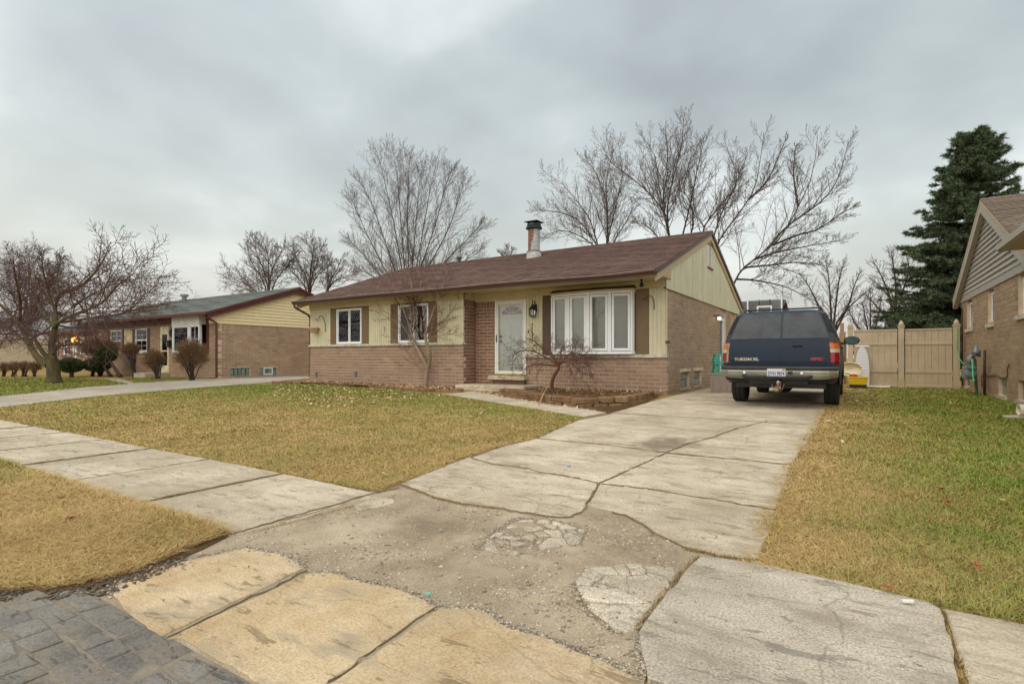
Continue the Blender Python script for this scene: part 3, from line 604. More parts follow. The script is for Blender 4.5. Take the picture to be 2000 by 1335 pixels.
# dark dirt packed into joints and cracks, a little proud of the slabs
def crackfill(line, wd, parent, top=0.018, world=False):
    pts = [Vector(q) for q in (line if world else GP(line))]; o_ = []
    for a, b in zip(pts, pts[1:]):
        k = max(1, int((b - a).length / 0.05))
        for i in range(k): o_.append(a + (b - a) * (i / k) + Vector((random.gauss(0, 0.008), random.gauss(0, 0.008))))
    o_.append(pts[-1]); n = len(o_); L_, R_, T_ = [], [], []
    for i, q in enumerate(o_):
        d = (o_[min(i + 1, n - 1)] - o_[max(i - 1, 0)]); d = d.normalized() if d.length > 1e-6 else Vector((1, 0)); nn = Vector((-d.y, d.x)); h = wd * 0.32 * random.uniform(0.05, 1.0) * (0.25 + 0.75 * (0.5 + 0.5 * math.sin(i * 0.37 + wd * 90)) ** 1.5) * (0.35 + 0.65 * min(1, 4 * i / n, 4 * (n - 1 - i) / n)); z = gz(q.y) + top
        a, b = q + nn * h, q - nn * h; L_.append((a.x, a.y, z - 0.008)); R_.append((b.x, b.y, z - 0.008)); T_.append((q.x, q.y, z + 0.004 + random.uniform(-0.002, 0.002)))
    mb = MB(); mb.add(L_ + T_ + R_, [(i, i + 1, n + i + 1, n + i) for i in range(n - 1)] + [(n + i, n + i + 1, 2 * n + i + 1, 2 * n + i) for i in range(n - 1)]); mb.build('crack_fill', 'dirt', parent, fixn=True)
for ln, wd in ((CR1, 0.030), (CR2, 0.034), (CR3, 0.055), (J1, 0.05), (J1b, 0.05), (TL, 0.032), (TR, 0.034), ([(785, 950), (850, 974), (905, 987), (975, 995), (1030, 1006), (1090, 1014), (1120, 1012)], 0.075), ([(1195, 1003), (1235, 1015), (1275, 1043), (1340, 1075), (1405, 1089), (1440, 1095), (1480, 1100)], 0.05)): crackfill(ln, wd, drive)
for yy, wd in ((J2, 0.085), (12.2, 0.09)): crackfill([(-3.68, yy), (-2.4, yy + 0.01), (-1.4, yy - 0.01), (DE, yy)], wd, drive, world=True)
for i, (x_, wd) in enumerate(zip(xs[:7], (0.05, 0.06, 0.05, 0.045, 0.045, 0.04, 0.04))): crackfill([(x_, SWN + 0.02), (x_, (SWN + SWF) / 2), (x_, SWF - 0.02)], wd, sidewalk, top=0.022, world=True)
crackfill([(545, 1022), (600, 1010), (660, 990), (700, 975), (745, 962), (780, 955)], 0.075, sidewalk, top=0.018)
crackfill([(1244, 1238), (1290, 1178), (1330, 1128), (1366, 1092)], 0.035, sidewalk, top=0.016); crackfill([(322, 1252), (430, 1200), (530, 1153), (600, 1118)], 0.030, apron, top=0.013); crackfill([(852, 1191), (800, 1226), (720, 1283), (640, 1338)], 0.022, apron, top=0.014)
crackfill([(1840, 1198), (1850, 1240), (1870, 1335)], 0.03, sidewalk, top=0.014)

EDG = []
for ln in ([(218, 1166), (232, 1140), (300, 1112), (400, 1090), (480, 1072), (560, 1088), (597, 1112)], [(604, 1122), (650, 1122), (700, 1138), (770, 1152), (822, 1172), (852, 1190)], [(856, 1192), (918, 1192), (960, 1205), (985, 1228), (1060, 1248), (1110, 1270), (1180, 1296), (1235, 1325)], [(1246, 1242), (1252, 1280), (1262, 1318)], [(1122, 1142), (1150, 1195), (1205, 1240)], [(930, 1082), (962, 1042), (1010, 1014), (1082, 1020), (1146, 1040)]):
    g_ = GP(ln)
    for a, b in zip(g_, g_[1:]): EDG.append((a, b))
rg = np.random.default_rng(77); Pe = np.vstack([np.array(a) + (np.array(b) - np.array(a)) * rg.random((260, 1)) + rg.normal(0, 0.018, (260, 2)) for a, b in EDG])
ed = stones('edge_grit', Pe, rg, 0.002, 0.009, 'pebble', None, 0.011); tag(ed, 'fine grit drifted along the broken slab edges', 'grit')
# ---------------------------------------------------------------- the main house
XL, XJ, XR = -17.17, -9.95, -3.98; YF, YD, YB = 12.84, 13.43, 23.2; ZG = 0.12
WF, WD, WR, WJ = WY(YF), WY(YD), WXp(XR), WXp(XJ)
house = thing('ranch_house', 'tan brick ranch house with pale yellow gable, brown roof and white bow window', 'house', ((XL + XR) / 2, 18, 0.15))
BR = Bricks()
EVY, EVZ = 12.32, 3.20; RGY, RGZ = 18.05, 5.20; BKY = 2 * RGY - EVY
RX0, RX1 = XL - 0.22, XR + 0.12
ROOFZ = lambda y: EVZ + (RGZ - EVZ) * (1 - abs(y - RGY) / (RGY - EVY))
LT = 1.60; RT = 1.22; ZF = 2.90                          # ledge tops, bottom of frieze
# core that closes the house behind the windows
mb = MB(); mb.box(XL + 0.3, XR - 0.32, YD + 0.4, YB - 0.3, 0.1, 3.1); mb.build('interior', 'dark', house)
# windows of the left wing
w1 = (UX(657.5, YF), UX(706, YF)); w2 = (UX(778, YF), UX(836.5, YF)); wz0, wz1 = 1.61, 2.86
BR.wall(house, WF, XL, XJ, ZG, LT - 0.075, [], 'brick', 'mortar')
MB().box(XL - 0.03, XJ + 0.02, -0.10, 0.045, LT - 0.07, LT, WF).build('stone_ledge', 'stone', house)
for a, b in (w1, w2): window(house, WF, a, b, wz0, wz1, n=0.015, split='v', back='dark')
sh = [(UX(645, YF), w1[0]), (w1[1], UX(720.5, YF)), (UX(762.5, YF), w2[0]), (w2[1], UX(854, YF))]
for a, b in sh:
    o = MB(); o.box(a + 0.012, b - 0.012, -0.06, -0.015, LT + 0.004, ZF - 0.004, WF); o.build('shutter', 'shutter', house)
def tpanel(W, u0, u1, z0, z1, n=0.0, mat='cream', pitch=0.10):
    mb = MB(); mb.box(u0, u1, -0.06, n - 0.012, z0, z1, W); k = max(1, int(round((u1 - u0) / pitch))); p = (u1 - u0) / k
    for i in range(k): mb.box(u0 + i * p + 0.005, u0 + (i + 1) * p - 0.005, n - 0.012, n + random.uniform(-0.001, 0.001), z0, z1, W)
    return mb.build('siding_panel', mat, house)
for a, b in ((XL, sh[0][0]), (sh[1][1], sh[2][0]), (sh[3][1], XJ)): tpanel(WF, a, b, LT + 0.002, ZF)
MB().box(XL - 0.02, XJ + 0.012, -0.06, 0.028, ZF + 0.002, 3.10, WF).build('frieze_board', 'cream2', house)
# recess side wall and the door wall
BR.wall(house, WJ, YF + 0.022, YD, ZG, ZF, [], 'brick_dark', 'mortar', soldier=True)
MB().box(YF + 0.012, YD, -0.06, 0.012, ZF + 0.002, 3.10, WJ).build('frieze_board', 'cream2', house)
xd0, xd1 = UX(968, YD), UX(1027, YD); zt = PY(968, 588, YD)[2]; zb_ = PY(998, 730, YD)[2]
BR.wall(house, WD, XJ + 0.012, xd0 - 0.01, ZG, ZF - 0.06, [], 'brick_dark', 'mortar', soldier=True)
ZR = 2.905; MB().box(XJ + 0.014, UX(1027, YD) + 0.005, -0.06, 0.022, ZF - 0.056, 3.10, WD).build('frieze_board', 'cream2', house); MB().box(UX(1027, YD) + 0.006, XR - 0.01, -0.06, 0.022, ZR + 0.002, 3.10, WD).build('frieze_board', 'cream2', house)
# front door behind a white storm door
dr = MB(); dr.box(xd0 + 0.05, xd1 - 0.05, -0.13, -0.09, zb_ + 0.02, zt - 0.06, WD); door = dr.build('front_door', 'mint', house, origin=WD((xd0 + xd1) / 2, 0, zb_))
uc = (xd0 + xd1) / 2; fr = (xd1 - xd0 - 0.30) / 2
for i in range(2):
    for z0, z1 in ((zb_ + 0.25, zb_ + 0.80), (zb_ + 0.92, zb_ + 1.45)):
        a = uc - 0.27 + i * 0.30; MB().box(a, a + 0.24, -0.089, -0.082, z0, z1, WD).build('raised_panel', 'mint', door)
zc0 = zt - 0.42; pts = [(uc + fr * 0.95 * math.cos(a), zc0 + 0.26 * math.sin(a)) for a in np.linspace(0, math.pi, 15)]
MB().prism(pts, -0.088, -0.084, lambda a, b, h: WD(a, h, b)).build('fanlight', plain('fan_glass', S(150, 120, 112), 0.2, bump=0), door)
mb = MB()
for k in range(6): a = math.pi * k / 5; mb.tube([WD(uc + 0.06 * math.cos(a), -0.08, zc0 + 0.06 * math.sin(a)), WD(uc + fr * 0.95 * math.cos(a), -0.08, zc0 + 0.26 * math.sin(a))], 0.011, 5)
mb.tube([WD(uc + 0.07 * math.cos(a), -0.08, zc0 + 0.07 * math.sin(a)) for a in np.linspace(0, math.pi, 9)], 0.012, 5); mb.tube([WD(p[0], -0.08, p[1]) for p in pts], 0.012, 5)
mb.build('fanlight_bars', 'white', door)
for dz in (0.98, 1.12): MB().lathe(WD(xd0 + 0.15, -0.05, zb_ + dz), [(0.012, 0.03), (0.03, 0.02), (0.032, 0.0), (0.02, -0.02)], 12, axis='y').build('door_knob', 'black', door, smooth=True)
sdm = MB(); fw = 0.10
sdm.box(xd0, xd0 + fw, -0.10, 0.01, zb_, zt, WD); sdm.box(xd1 - fw, xd1, -0.10, 0.01, zb_, zt, WD); sdm.box(xd0 + fw, xd1 - fw, -0.10, 0.008, zt - 0.12, zt, WD); sdm.box(xd0 + fw, xd1 - fw, -0.06, 0.008, zb_, zb_ + 0.09, WD)
storm = sdm.build('storm_door', 'whitetrim', house, origin=WD(uc, 0, zb_)); bevel(storm, 0.006)
for e0, e1 in ((xd0 - 0.012, xd0 + 0.03), (xd1 - 0.03, xd1 + 0.012)): MB().box(e0, e1, 0.0, 0.022, zb_, zt + 0.02, WD).build('jamb_trim', 'white', storm)
MB().box(xd0 + fw, xd1 - fw, -0.022, -0.018, zb_ + 0.09, zt - 0.12, WD).build('pane', 'glass2', storm)
MB().box(xd0 + 0.035, xd0 + 0.055, 0.01, 0.04, zb_ + 0.95, zb_ + 1.17, WD).build('handle', 'black', storm)
MB().box(xd0, xd1, -0.10, 0.03, zb_ - 0.05, zb_ - 0.002, WD).build('threshold', 'brass', house)
st0 = UX(957, YD - 0.15); bevel(MB().box(xd0 - 0.14, xd1 + 0.08, -0.1, 0.22, zb_ - 0.17, zb_ - 0.052, WD).build('door_step', 'conc', house), 0.015)
MB().box(xd0 - 0.05, xd1 + 0.0, -0.1, 0.10, ZG, zb_ - 0.172, WD).build('step_riser', 'brick_dark', house)
MB().box(xd0 - 0.01, xd1 + 0.004, -0.06, 0.004, zt + 0.004, ZF - 0.058, WD).build('door_header', 'cream2', house)
porch = MB().box(-9.93, -7.55, -0.02, 1.02, 0.1, 0.345, WD).build('porch_slab', 'conc', house); bevel(porch, 0.02)
# right part: number panel, shutters, bow window
xa, xs1, xb0, xb1, xs2, xp2 = xd1 + 0.01, UX(1059, YD), UX(1080, YD), UX(1240, YD), UX(1267.5, YD), XR
tpanel(WD, xa, xs1, RT + 0.002, ZR); tpanel(WD, xs2, xp2 - 0.035, RT + 0.002, ZR)
MB().box(xp2 - 0.034, xp2 + 0.004, -0.06, 0.012, RT + 0.002, ZR, WD).build('corner_trim', 'cream2', house)
MB().box(xs1 + 0.01, xb0 - 0.005, -0.06, -0.02, RT + 0.004, ZR - 0.002, WD).build('shutter', 'darkshutter', house)
MB().box(xb1 + 0.005, xs2 - 0.01, -0.06, -0.02, RT + 0.004, ZR - 0.002, WD).build('shutter', 'shutter', house)
MB().box(xa, XR + 0.02, -0.10, 0.05, RT - 0.085, RT, WD).build('stone_ledge', 'stone', house)
BR.wall(house, WD, xd1 + 0.01, XR, ZG, RT - 0.09, [], 'brick', 'mortar')
bz0, bz1 = 1.23, 2.82
bow = thing('bow_window', '', '', (0, 0, 0)); bpy.data.objects.remove(bow)
sill = MB(); bp = [(xb0, 0.03), (xb0 + 0.02, 0.13), (xb0 + (xb1 - xb0) * 0.25, 0.24), ((xb0 + xb1) / 2, 0.28), (xb0 + (xb1 - xb0) * 0.75, 0.24), (xb1 - 0.02, 0.13), (xb1, 0.03)]
ring = bp + [(xb1, -0.05), (xb0, -0.05)]
sill.prism([(u, n) for u, n in ring], bz0, bz0 + 0.07, lambda a, b, h: WD(a, b, h)); bow = sill.build('bow_window', 'white', house, origin=WD((xb0 + xb1) / 2, 0, bz0), fixn=True)
hd = MB(); hd.prism(ring, bz1, bz1 + 0.06, lambda a, b, h: WD(a, b, h)); hd.build('head_board', 'white', bow, fixn=True)
rf = MB(); top = [(xb0 - 0.02, 0.0), (xb1 + 0.02, 0.0)]; ring2 = [(xb0 - 0.06, 0.0), (xb0 - 0.03, 0.17), (xb0 + (xb1 - xb0) * 0.25, 0.30), ((xb0 + xb1) / 2, 0.34), (xb0 + (xb1 - xb0) * 0.75, 0.30), (xb1 + 0.03, 0.17), (xb1 + 0.06, 0.0)]
vs = [WD(u, n, bz1 + 0.10) for u, n in ring2] + [WD(xb0 + (xb1 - xb0) * (k / 6), 0.026, bz1 + 0.20) for k in range(7)]; rf.add(vs, [(k, k + 1, 8 + k, 7 + k) for k in range(6)]); rf.build('small_roof', 'darkshutter', bow, fixn=True)
tr = MB(); tr.prism(ring2, bz1 + 0.061, bz1 + 0.10, lambda a, b, h: WD(a, b, h)); tr.build('head_trim', 'cream2', bow, fixn=True)
for k in range(1, 5):
    (u0, n0), (u1, n1) = bp[k], bp[k + 1]; du, dn = u1 - u0, n1 - n0; ln = math.hypot(du, dn)
    def WB(u, n, z, u0=u0, n0=n0, du=du / ln, dn=dn / ln): return WD(u0 + du * u - dn * n, n0 + dn * u + du * n, z)
    f = 0.045; mb = MB(); z0, z1 = bz0 + 0.072, bz1 - 0.002
    for a, b in ((0, f), (ln - f, ln)): mb.box(a, b, -0.07, 0.018, z0, z1, WB)
    cs = mb.build('mullion', 'white', bow)
    s = MB(); a, b = f + 0.012, ln - f - 0.012; q = 0.06
    s.box(a, a + q, -0.05, 0.006, z0 + 0.01, z1 - 0.01, WB); s.box(b - q, b, -0.05, 0.006, z0 + 0.01, z1 - 0.01, WB); s.box(a + q, b - q, -0.05, 0.005, z0 + 0.01, z0 + 0.08, WB); s.box(a + q, b - q, -0.05, 0.005, z1 - 0.08, z1 - 0.01, WB)
    bevel(s.build('casement', 'white', bow), 0.006)
    MB().box(a + q, b - q, -0.03, -0.026, z0 + 0.08, z1 - 0.08, WB).build('pane', 'glass', bow)
    bl = MB(); zz = z0 + 0.06
    while zz < z1 - 0.05: bl.add([WB(f * 0.5, -0.075, zz), WB(ln - f * 0.5, -0.075, zz), WB(ln - f * 0.5, -0.095, zz + 0.026), WB(f * 0.5, -0.095, zz + 0.026)], [(0, 1, 2, 3)]); zz += 0.025
    bl.build('blind', 'blind', bow)
for (u, n), (u2, n2) in ((bp[0], bp[1]), (bp[5], bp[6])):
    MB().prism([(u, n), (u2, n2), (u2 - 0.03 if u2 > u else u2 + 0.03, n2 - 0.03), (u, n - 0.05)], bz0 + 0.07, bz1, lambda a, b, h: WD(a, b, h)).build('end_panel', 'white', bow, fixn=True)
# wall lamp, number, hook, door bell
lp = PY(1040, 610, YD - 0.12); lx, ly, lz = lp
lam = MB().lathe((lx, ly, lz), [(0.0, -0.14), (0.05, -0.13), (0.085, -0.11), (0.10, -0.10)], 8).lathe((lx, ly, lz), [(0.105, 0.10), (0.11, 0.11), (0.06, 0.17), (0.03, 0.20), (0.035, 0.23), (0.0, 0.25)], 8).build('wall_lamp', 'black', house, origin=(lx, ly, lz))
mb = MB()
for k in range(8): a = math.pi / 4 * k; mb.tube([(lx + 0.10 * math.cos(a), ly + 0.10 * math.sin(a), lz - 0.10), (lx + 0.105 * math.cos(a), ly + 0.105 * math.sin(a), lz + 0.10)], 0.008, 4)
mb.build('lamp_cage', 'black', lam)
MB().lathe((lx, ly, lz), [(0.085, -0.10), (0.092, 0.10)], 8).build('lamp_glass', 'glass2', lam); MB().lathe((lx, ly, lz), [(0.012, -0.1), (0.03, -0.02), (0.02, 0.06), (0.0, 0.09)], 8).build('bulb', 'whitetrim', lam)
MB().tube([(lx, ly, lz + 0.24), (lx, ly - 0.01, lz + 0.31), (lx + 0.02, ly + 0.05, lz + 0.34), (lx + 0.03, YD - 0.02, lz + 0.26), (lx + 0.03, YD - 0.01, lz + 0.1)], 0.012, 6).build('lamp_arm', 'black', lam)
MB().box(lx - 0.02, lx + 0.08, 0.0, 0.02, lz + 0.02, lz + 0.24, WD).build('lamp_plate', 'black', lam)
for i, (ch, py) in enumerate(zip('41539', (636, 643, 650.5, 658.5, 667))):
    p = PY(1039.5, py, YD); text_mesh(ch, 0.115, 'black', 'house_number', house, lambda a, b, h, p=p: (p[0] + a, YD - 0.012 - h, p[2] + b), 0.012, 0.15, 0.9)
MB().box(UX(1031.5, YD), UX(1033, YD), 0.0, 0.03, PY(1032, 650, YD)[2], PY(1032, 645, YD)[2], WD).build('door_bell', 'black', house)
def hook(px0, py0, s, W, Y, flip=1):
    p = PY(px0, py0, Y); q = [(0, -0.26), (0.0, -0.1), (-0.03 * flip, 0.02), (-0.10 * flip, 0.06), (-0.17 * flip, 0.0), (-0.19 * flip, -0.03), (-0.23 * flip, -0.02), (-0.25 * flip, 0.01)]
    MB().tube([(p[0] + a * s, Y - 0.04 - 0.05 * (1 if i > 1 else 0), p[2] + b * s) for i, (a, b) in enumerate(q)], 0.011, 6).build('plant_hook', 'black', house, smooth=True)
hook(1278.5, 582, 1.1, WD, YD); hook(637, 622, 1.9, WF, YF, 1)
# side wall, openings measured on the plane x = XR
dd = (UY(1406, XR), UY(1418, XR)); wn = (UY(1428, XR), UY(1437, XR)); gb = [(UY(1330, XR), UY(1347, XR)), (UY(1356, XR), UY(1371, XR))]; gz0, gz1 = 0.30, 0.74
SZ = 2.88; dtop = 2.55
ops = [(dd[0], dd[1], 0.0, SZ + 1), (wn[0], wn[1], 1.15, SZ + 1)] + [(a, b, gz0, gz1) for a, b in gb]
sw = BR.wall(house, WR, YD + 0.022, YB, ZG, SZ, ops, 'brick_side', 'mortar_dark', thick=0.24)
for a, b in gb:
    bw = MB(); bw.box(a, b, -0.24, -0.16, gz0, gz1, WR); bwn = bw.build('basement_window', 'mortar', house, origin=WR((a + b) / 2, 0, gz0))
    for i in range(4):
        for j in range(2):
            u0 = a + (b - a) * i / 4; z0 = gz0 + (gz1 - gz0) * j / 2; bevel(MB().box(u0 + 0.006, u0 + (b - a) / 4 - 0.006, -0.18, -0.075, z0 + 0.006, z0 + (gz1 - gz0) / 2 - 0.006, WR).build('glass_block', 'block', bwn), 0.012)
    MB().box(a - 0.05, b + 0.05, -0.10, 0.02, gz0 - 0.06, gz0 - 0.002, WR).build('sill', 'conc', bwn); MB().box(a - 0.1, b + 0.1, -0.005, 0.006, gz1 + 0.002, gz1 + 0.09, WR).build('lintel', 'mortar_dark', bwn)
sdr = MB(); sdr.box(dd[0], dd[0] + 0.08, -0.22, -0.06, 0.3, dtop, WR); sdr.box(dd[1] - 0.08, dd[1], -0.22, -0.06, 0.3, dtop, WR); sdr.box(dd[0] + 0.08, dd[1] - 0.08, -0.22, -0.061, dtop - 0.1, dtop, WR); sdr.box(dd[0] + 0.08, dd[1] - 0.08, -0.22, -0.09, 0.3, 1.2, WR)
sdo = sdr.build('side_door', 'white', house, origin=WR(sum(dd) / 2, 0, 0.3)); MB().box(dd[0] + 0.08, dd[1] - 0.08, -0.12, -0.115, 1.2, dtop - 0.1, WR).build('pane', 'glass', sdo); MB().box(dd[0], dd[1], -0.225, -0.221, 0.3, dtop, WR).build('inner_door', 'mint', sdo)
MB().box(dd[0], dd[1], -0.2, -0.05, dtop + 0.002, SZ, WR).build('transom_panel', 'rake', house); MB().box(dd[0], dd[1], -0.24, 0.05, ZG, 0.298, WR).build('door_step', 'conc', house)
window(house, WR, wn[0], wn[1], 1.16, 2.42, n=-0.07, split='h', back='dark'); MB().box(wn[0], wn[1], -0.2, -0.06, 2.422, SZ, WR).build('transom_panel', 'rake', house); MB().box(wn[0] - 0.04, wn[1] + 0.04, -0.1, 0.03, 1.09, 1.149, WR).build('sill', 'stone', house)
sl = PX(1404, 622, XR + 0.16); sll = MB().box(sl[1] - 0.12, sl[1] + 0.06, 0.0, 0.22, 2.48, 2.56, WR).build('side_lamp', 'greymetal', house, origin=WR(sl[1], 0.1, 2.48)); MB().lathe((XR + 0.17, sl[1] + 0.03, 2.44), [(0.02, -0.05), (0.05, -0.03), (0.05, 0.02), (0.03, 0.04)], 10).build('bulb', 'bulb', sll, smooth=True)
# hidden walls
hb = MB(); hb.box(XL, XL + 0.25, YF + 0.06, YB, ZG, 3.1); hb.box(XL + 0.25, XR - 0.25, YB - 0.24, YB, ZG, 3.1); hb.build('back_walls', 'brick_side', house)
# gable boards on the right end
GX = WXp(XR); ys = [YD - 0.02]; nb = 16
by0, by1 = YD - 0.1, YB + 0.15
for i in range(nb):
    a = by0 + (by1 - by0) * i / nb + 0.012; b = by0 + (by1 - by0) * (i + 1) / nb - 0.012; zz = lambda y: ROOFZ(y) - 0.14
    pl = [(a, SZ - 0.02), (b, SZ - 0.02), (b, zz(b))] + ([(RGY, zz(RGY))] if a < RGY < b else []) + [(a, zz(a))]
    if zz(a) < SZ + 0.02 and zz(b) < SZ + 0.02: continue
    MB().prism(pl, 0.012, 0.034 + random.uniform(-0.007, 0.007), lambda p, q, h: GX(p, h, q)).build('board', 'siding', house, origin=GX(a, 0, SZ), fixn=True)
MB().prism([(by0 + 0.02, SZ), (by1 - 0.02, SZ), (RGY, ROOFZ(RGY) - 0.16)], -0.05, 0.008, lambda p, q, h: GX(p, h, q)).build('gable_backing', 'dark', house, fixn=True)
vy0, vy1 = UY(1383, XR + 0.05), UY(1389.5, XR + 0.05); vm = MB(); vz0, vz1 = PX(1386, 524, XR)[2], PX(1386, 481, XR)[2]
for f in ((vy0, vy0 + 0.04), (vy1 - 0.04, vy1)): vm.box(f[0], f[1], 0.035, 0.06, vz0, vz1, GX)
gv = vm.build('gable_vent', 'whitetrim', house, origin=GX(vy0, 0, vz0)); k = 16
MB().box(vy0 + 0.02, vy1 - 0.02, 0.034, 0.038, vz0, vz1, GX).build('vent_back', 'dark', gv)
for i in range(k): z = vz0 + (vz1 - vz0) * i / k; MB().add([GX(vy0 + 0.04, 0.060, z), GX(vy1 - 0.04, 0.060, z), GX(vy1 - 0.04, 0.042, z + 0.045), GX(vy0 + 0.04, 0.042, z + 0.045)], [(0, 1, 2, 3)]).build('slat', 'whitetrim', gv)
for z in (vz0 - 0.04, vz1): MB().box(vy0 - 0.05, vy1 + 0.25, 0.036, 0.07, z, z + 0.04, GX).build('vent_trim', 'red_brown', gv)
# roof, rakes, soffit, gutter
def gable_roof(parent, x0, x1, yE, zE, yR, zR, mat, n, deck='dark', thick=0.10):
    mb = MB(); roofcourses(mb, x0, x1, yE, zE, yR, zR, n); roofcourses(mb, x0, x1, 2 * yR - yE, zE, yR, zR, max(8, n // 3))
    r = mb.build('roof', mat, parent, origin=((x0 + x1) / 2, yR, zE)); s = (zR - zE) / (yR - yE); yB = 2 * yR - yE
    d = MB(); d.prism([(yE, zE), (yR, zR), (yB, zE), (yB, zE - thick), (yR, zR - thick), (yE, zE - thick)], x0 + 0.002, x1 - 0.002, lambda a, b, h: (h, a, b)); d.build('roof_deck', deck, r, fixn=True)
    MB().prism([(yR - 0.13, zR - 0.13 * s + 0.022), (yR, zR + 0.030), (yR + 0.13, zR - 0.13 * s + 0.022), (yR, zR + 0.012)], x0, x1, lambda a, b, h: (h, a, b)).build('ridge_cap', mat, r, fixn=True)
    return r
roof = gable_roof(house, RX0, RX1, EVY, EVZ, RGY, RGZ, 'roof', 43, 'brown')
def rake(parent, x0, x1, yE, zE, yR, zR, wd, mat, drop=0.012):
    s = (zR - zE) / (yR - yE); yB = 2 * yR - yE
    for sg, ya in ((1, yE), (-1, yB)):
        MB().prism([(ya, zE - drop), (yR, zR - drop), (yR, zR - drop - wd), (ya, zE - drop - wd)], x0, x1, lambda a, b, h: (h, a, b)).build('rake_board', mat, parent, fixn=True)
rake(house, XR + 0.036, XR + 0.075, EVY + 0.05, EVZ - 0.085, RGY, RGZ - 0.105, 0.17, 'rake'); rake(house, XL - 0.15, XL - 0.03, EVY + 0.05, EVZ - 0.085, RGY, RGZ - 0.105, 0.17, 'rake')
MB().prism([(EVY + 0.03, 3.108), (YD + 0.15, 3.108), (YD + 0.15, 3.4), (EVY + 0.03, 3.12)], XR + 0.036, XR + 0.07, lambda a, b, h: (h, a, b)).build('soffit_return', 'rake', house, fixn=True)
MB().prism([(XL - 0.02, 3.0), (XL - 0.02, 3.1), (XL - 0.02, 3.1)], 0, 0.001, lambda a, b, h: (a, YF + h, b)) 
MB().box(RX0 + 0.02, RX1 - 0.06, EVY + 0.03, YD + 0.02, 3.102, 3.125).build('soffit', 'cream2', house); MB().box(RX0 + 0.02, RX1 - 0.06, YB, BKY - 0.03, 3.102, 3.125).build('soffit', 'cream2', house)
MB().box(RX0 + 0.01, RX1 - 0.03, EVY - 0.005, EVY + 0.028, 3.07, 3.185).build('fascia', 'brown', house)
gprof = [(0.0, 0.12), (0.0, 0.01), (0.035, 0.0), (0.075, 0.0), (0.085, 0.05), (0.12, 0.08), (0.12, 0.12), (0.112, 0.12), (0.112, 0.085), (0.07, 0.03), (0.01, 0.03), (0.01, 0.12)]
gm_ = MB(); n = 30; sag = lambda x: -0.03 * math.exp(-((x - (RX1 - 1.2)) / 1.2) ** 2) + 0.006 * math.sin(x * 1.3); m = len(gprof)
for i in range(n + 1):
    x = RX0 + (RX1 - 0.05 - RX0) * i / n
    gm_.v += [(x, EVY - 0.008 - p, 3.06 + q + sag(x)) for p, q in gprof]
    if i: b = i * m; gm_.f += [(b - m + j, b - m + (j + 1) % m, b + (j + 1) % m, b + j) for j in range(m)]; gm_.mi += [0] * m
gm_.f += [tuple(range(m)), tuple(range(n * m, (n + 1) * m))]; gm_.mi += [0, 0]
gut = gm_.build('gutter', 'brown', house, fixn=True)
MB().tube([(x, EVY - 0.128, 3.182 + sag(x)) for x in np.linspace(RX0, RX1 - 0.05, 31)], 0.009, 6).build('gutter_lip', 'lip', gut)
dsx = RX0 + 0.10; MB().tube([(dsx, EVY - 0.07, 3.07), (dsx, EVY - 0.05, 2.97), (dsx + 0.06, EVY + 0.15, 2.86), (dsx + 0.10, YF - 0.06, 2.72), (XL - 0.06, YF + 0.05, 2.6), (XL - 0.06, YF + 0.08, 0.4)], 0.042, 8).build('downspout', 'brown', house, smooth=True)
# soffit spot by the corner, flue pipe, small vent
sp = PY(1253, 541, YD - 0.35); MB().lathe((sp[0], sp[1], 3.10), [(0.03, 0.0), (0.03, -0.05), (0.02, -0.06), (0.05, -0.13), (0.055, -0.18), (0.02, -0.2)], 12).build('soffit_lamp', 'black', house, smooth=True)
def onroof(px, py):
    d = ray(px, py); s = (RGZ - EVZ) / (RGY - EVY); t_ = (EVZ - s * EVY - CH) / (d[2] - s * d[1]); return (t_ * d[0], t_ * d[1], CH + t_ * d[2])
fx, fy, fz = onroof(1043, 502); fy = min(fy, 17.6); fx = UX(1043, fy); fz = ROOFZ(fy); Zc = pix((fx, fy, fz))[2]; r0 = 11.5 / F * Zc; H = lambda py: CH + (HZ - py) / F * Zc
t = NT('peeling_flue'); ob = t.pos((1, 1, 1)); g_ = t.n('NewGeometry'); sep = t.n('SeparateXYZ'); t.L.new(g_.outputs['Position'], sep.inputs[0])
base = t.ramp(t.noise(4, 5), (0.35, S(146, 146, 143)), (0.65, S(180, 180, 176)))
az = t.math('ADD', t.math('MULTIPLY', t.math('ADD', t.math('MULTIPLY', t.math('SUBTRACT', sep.outputs[0], fx), CY), t.math('MULTIPLY', t.math('SUBTRACT', sep.outputs[1], fy), SY)), -2.6), t.math('MULTIPLY', t.math('SUBTRACT', sep.outputs[2], H(468)), 0.55)); pat = t.math('ADD', az, t.math('MULTIPLY', t.noise(5, 5, 0.7), 0.9))
col = t.mix(t.ramp(pat, (0.60, 0.0), (0.63, 1.0)), base, t.ramp(t.noise(9, 5), (0.35, S(112, 74, 58)), (0.7, S(140, 92, 62)))); wv = t.n('TexWave', wave_type='BANDS', bands_direction='Z'); wv.inputs['Scale'].default_value = 2.2; t.L.new(g_.outputs['Position'], wv.inputs['Vector']); col = t.mix(t.ramp(wv.outputs[0], (0.0, 0.5), (0.05, 0.0)), col, S(110, 110, 108)); t.bump(pat, 0.3, 0.01); M['flue'] = t.fin(col, 0.5, 0.2)
M['flash'] = plain('dull_flashing', S(172, 172, 166), 0.6)
M['flue_cap'] = plain('green_black_cap', S(46, 62, 64), 0.4, 0.3)
flue = MB().lathe((fx, fy, 0), [(r0, fz - 0.4), (r0, H(442))], 24).build('flue_pipe', 'flue', house, smooth=False, origin=(fx, fy, fz))
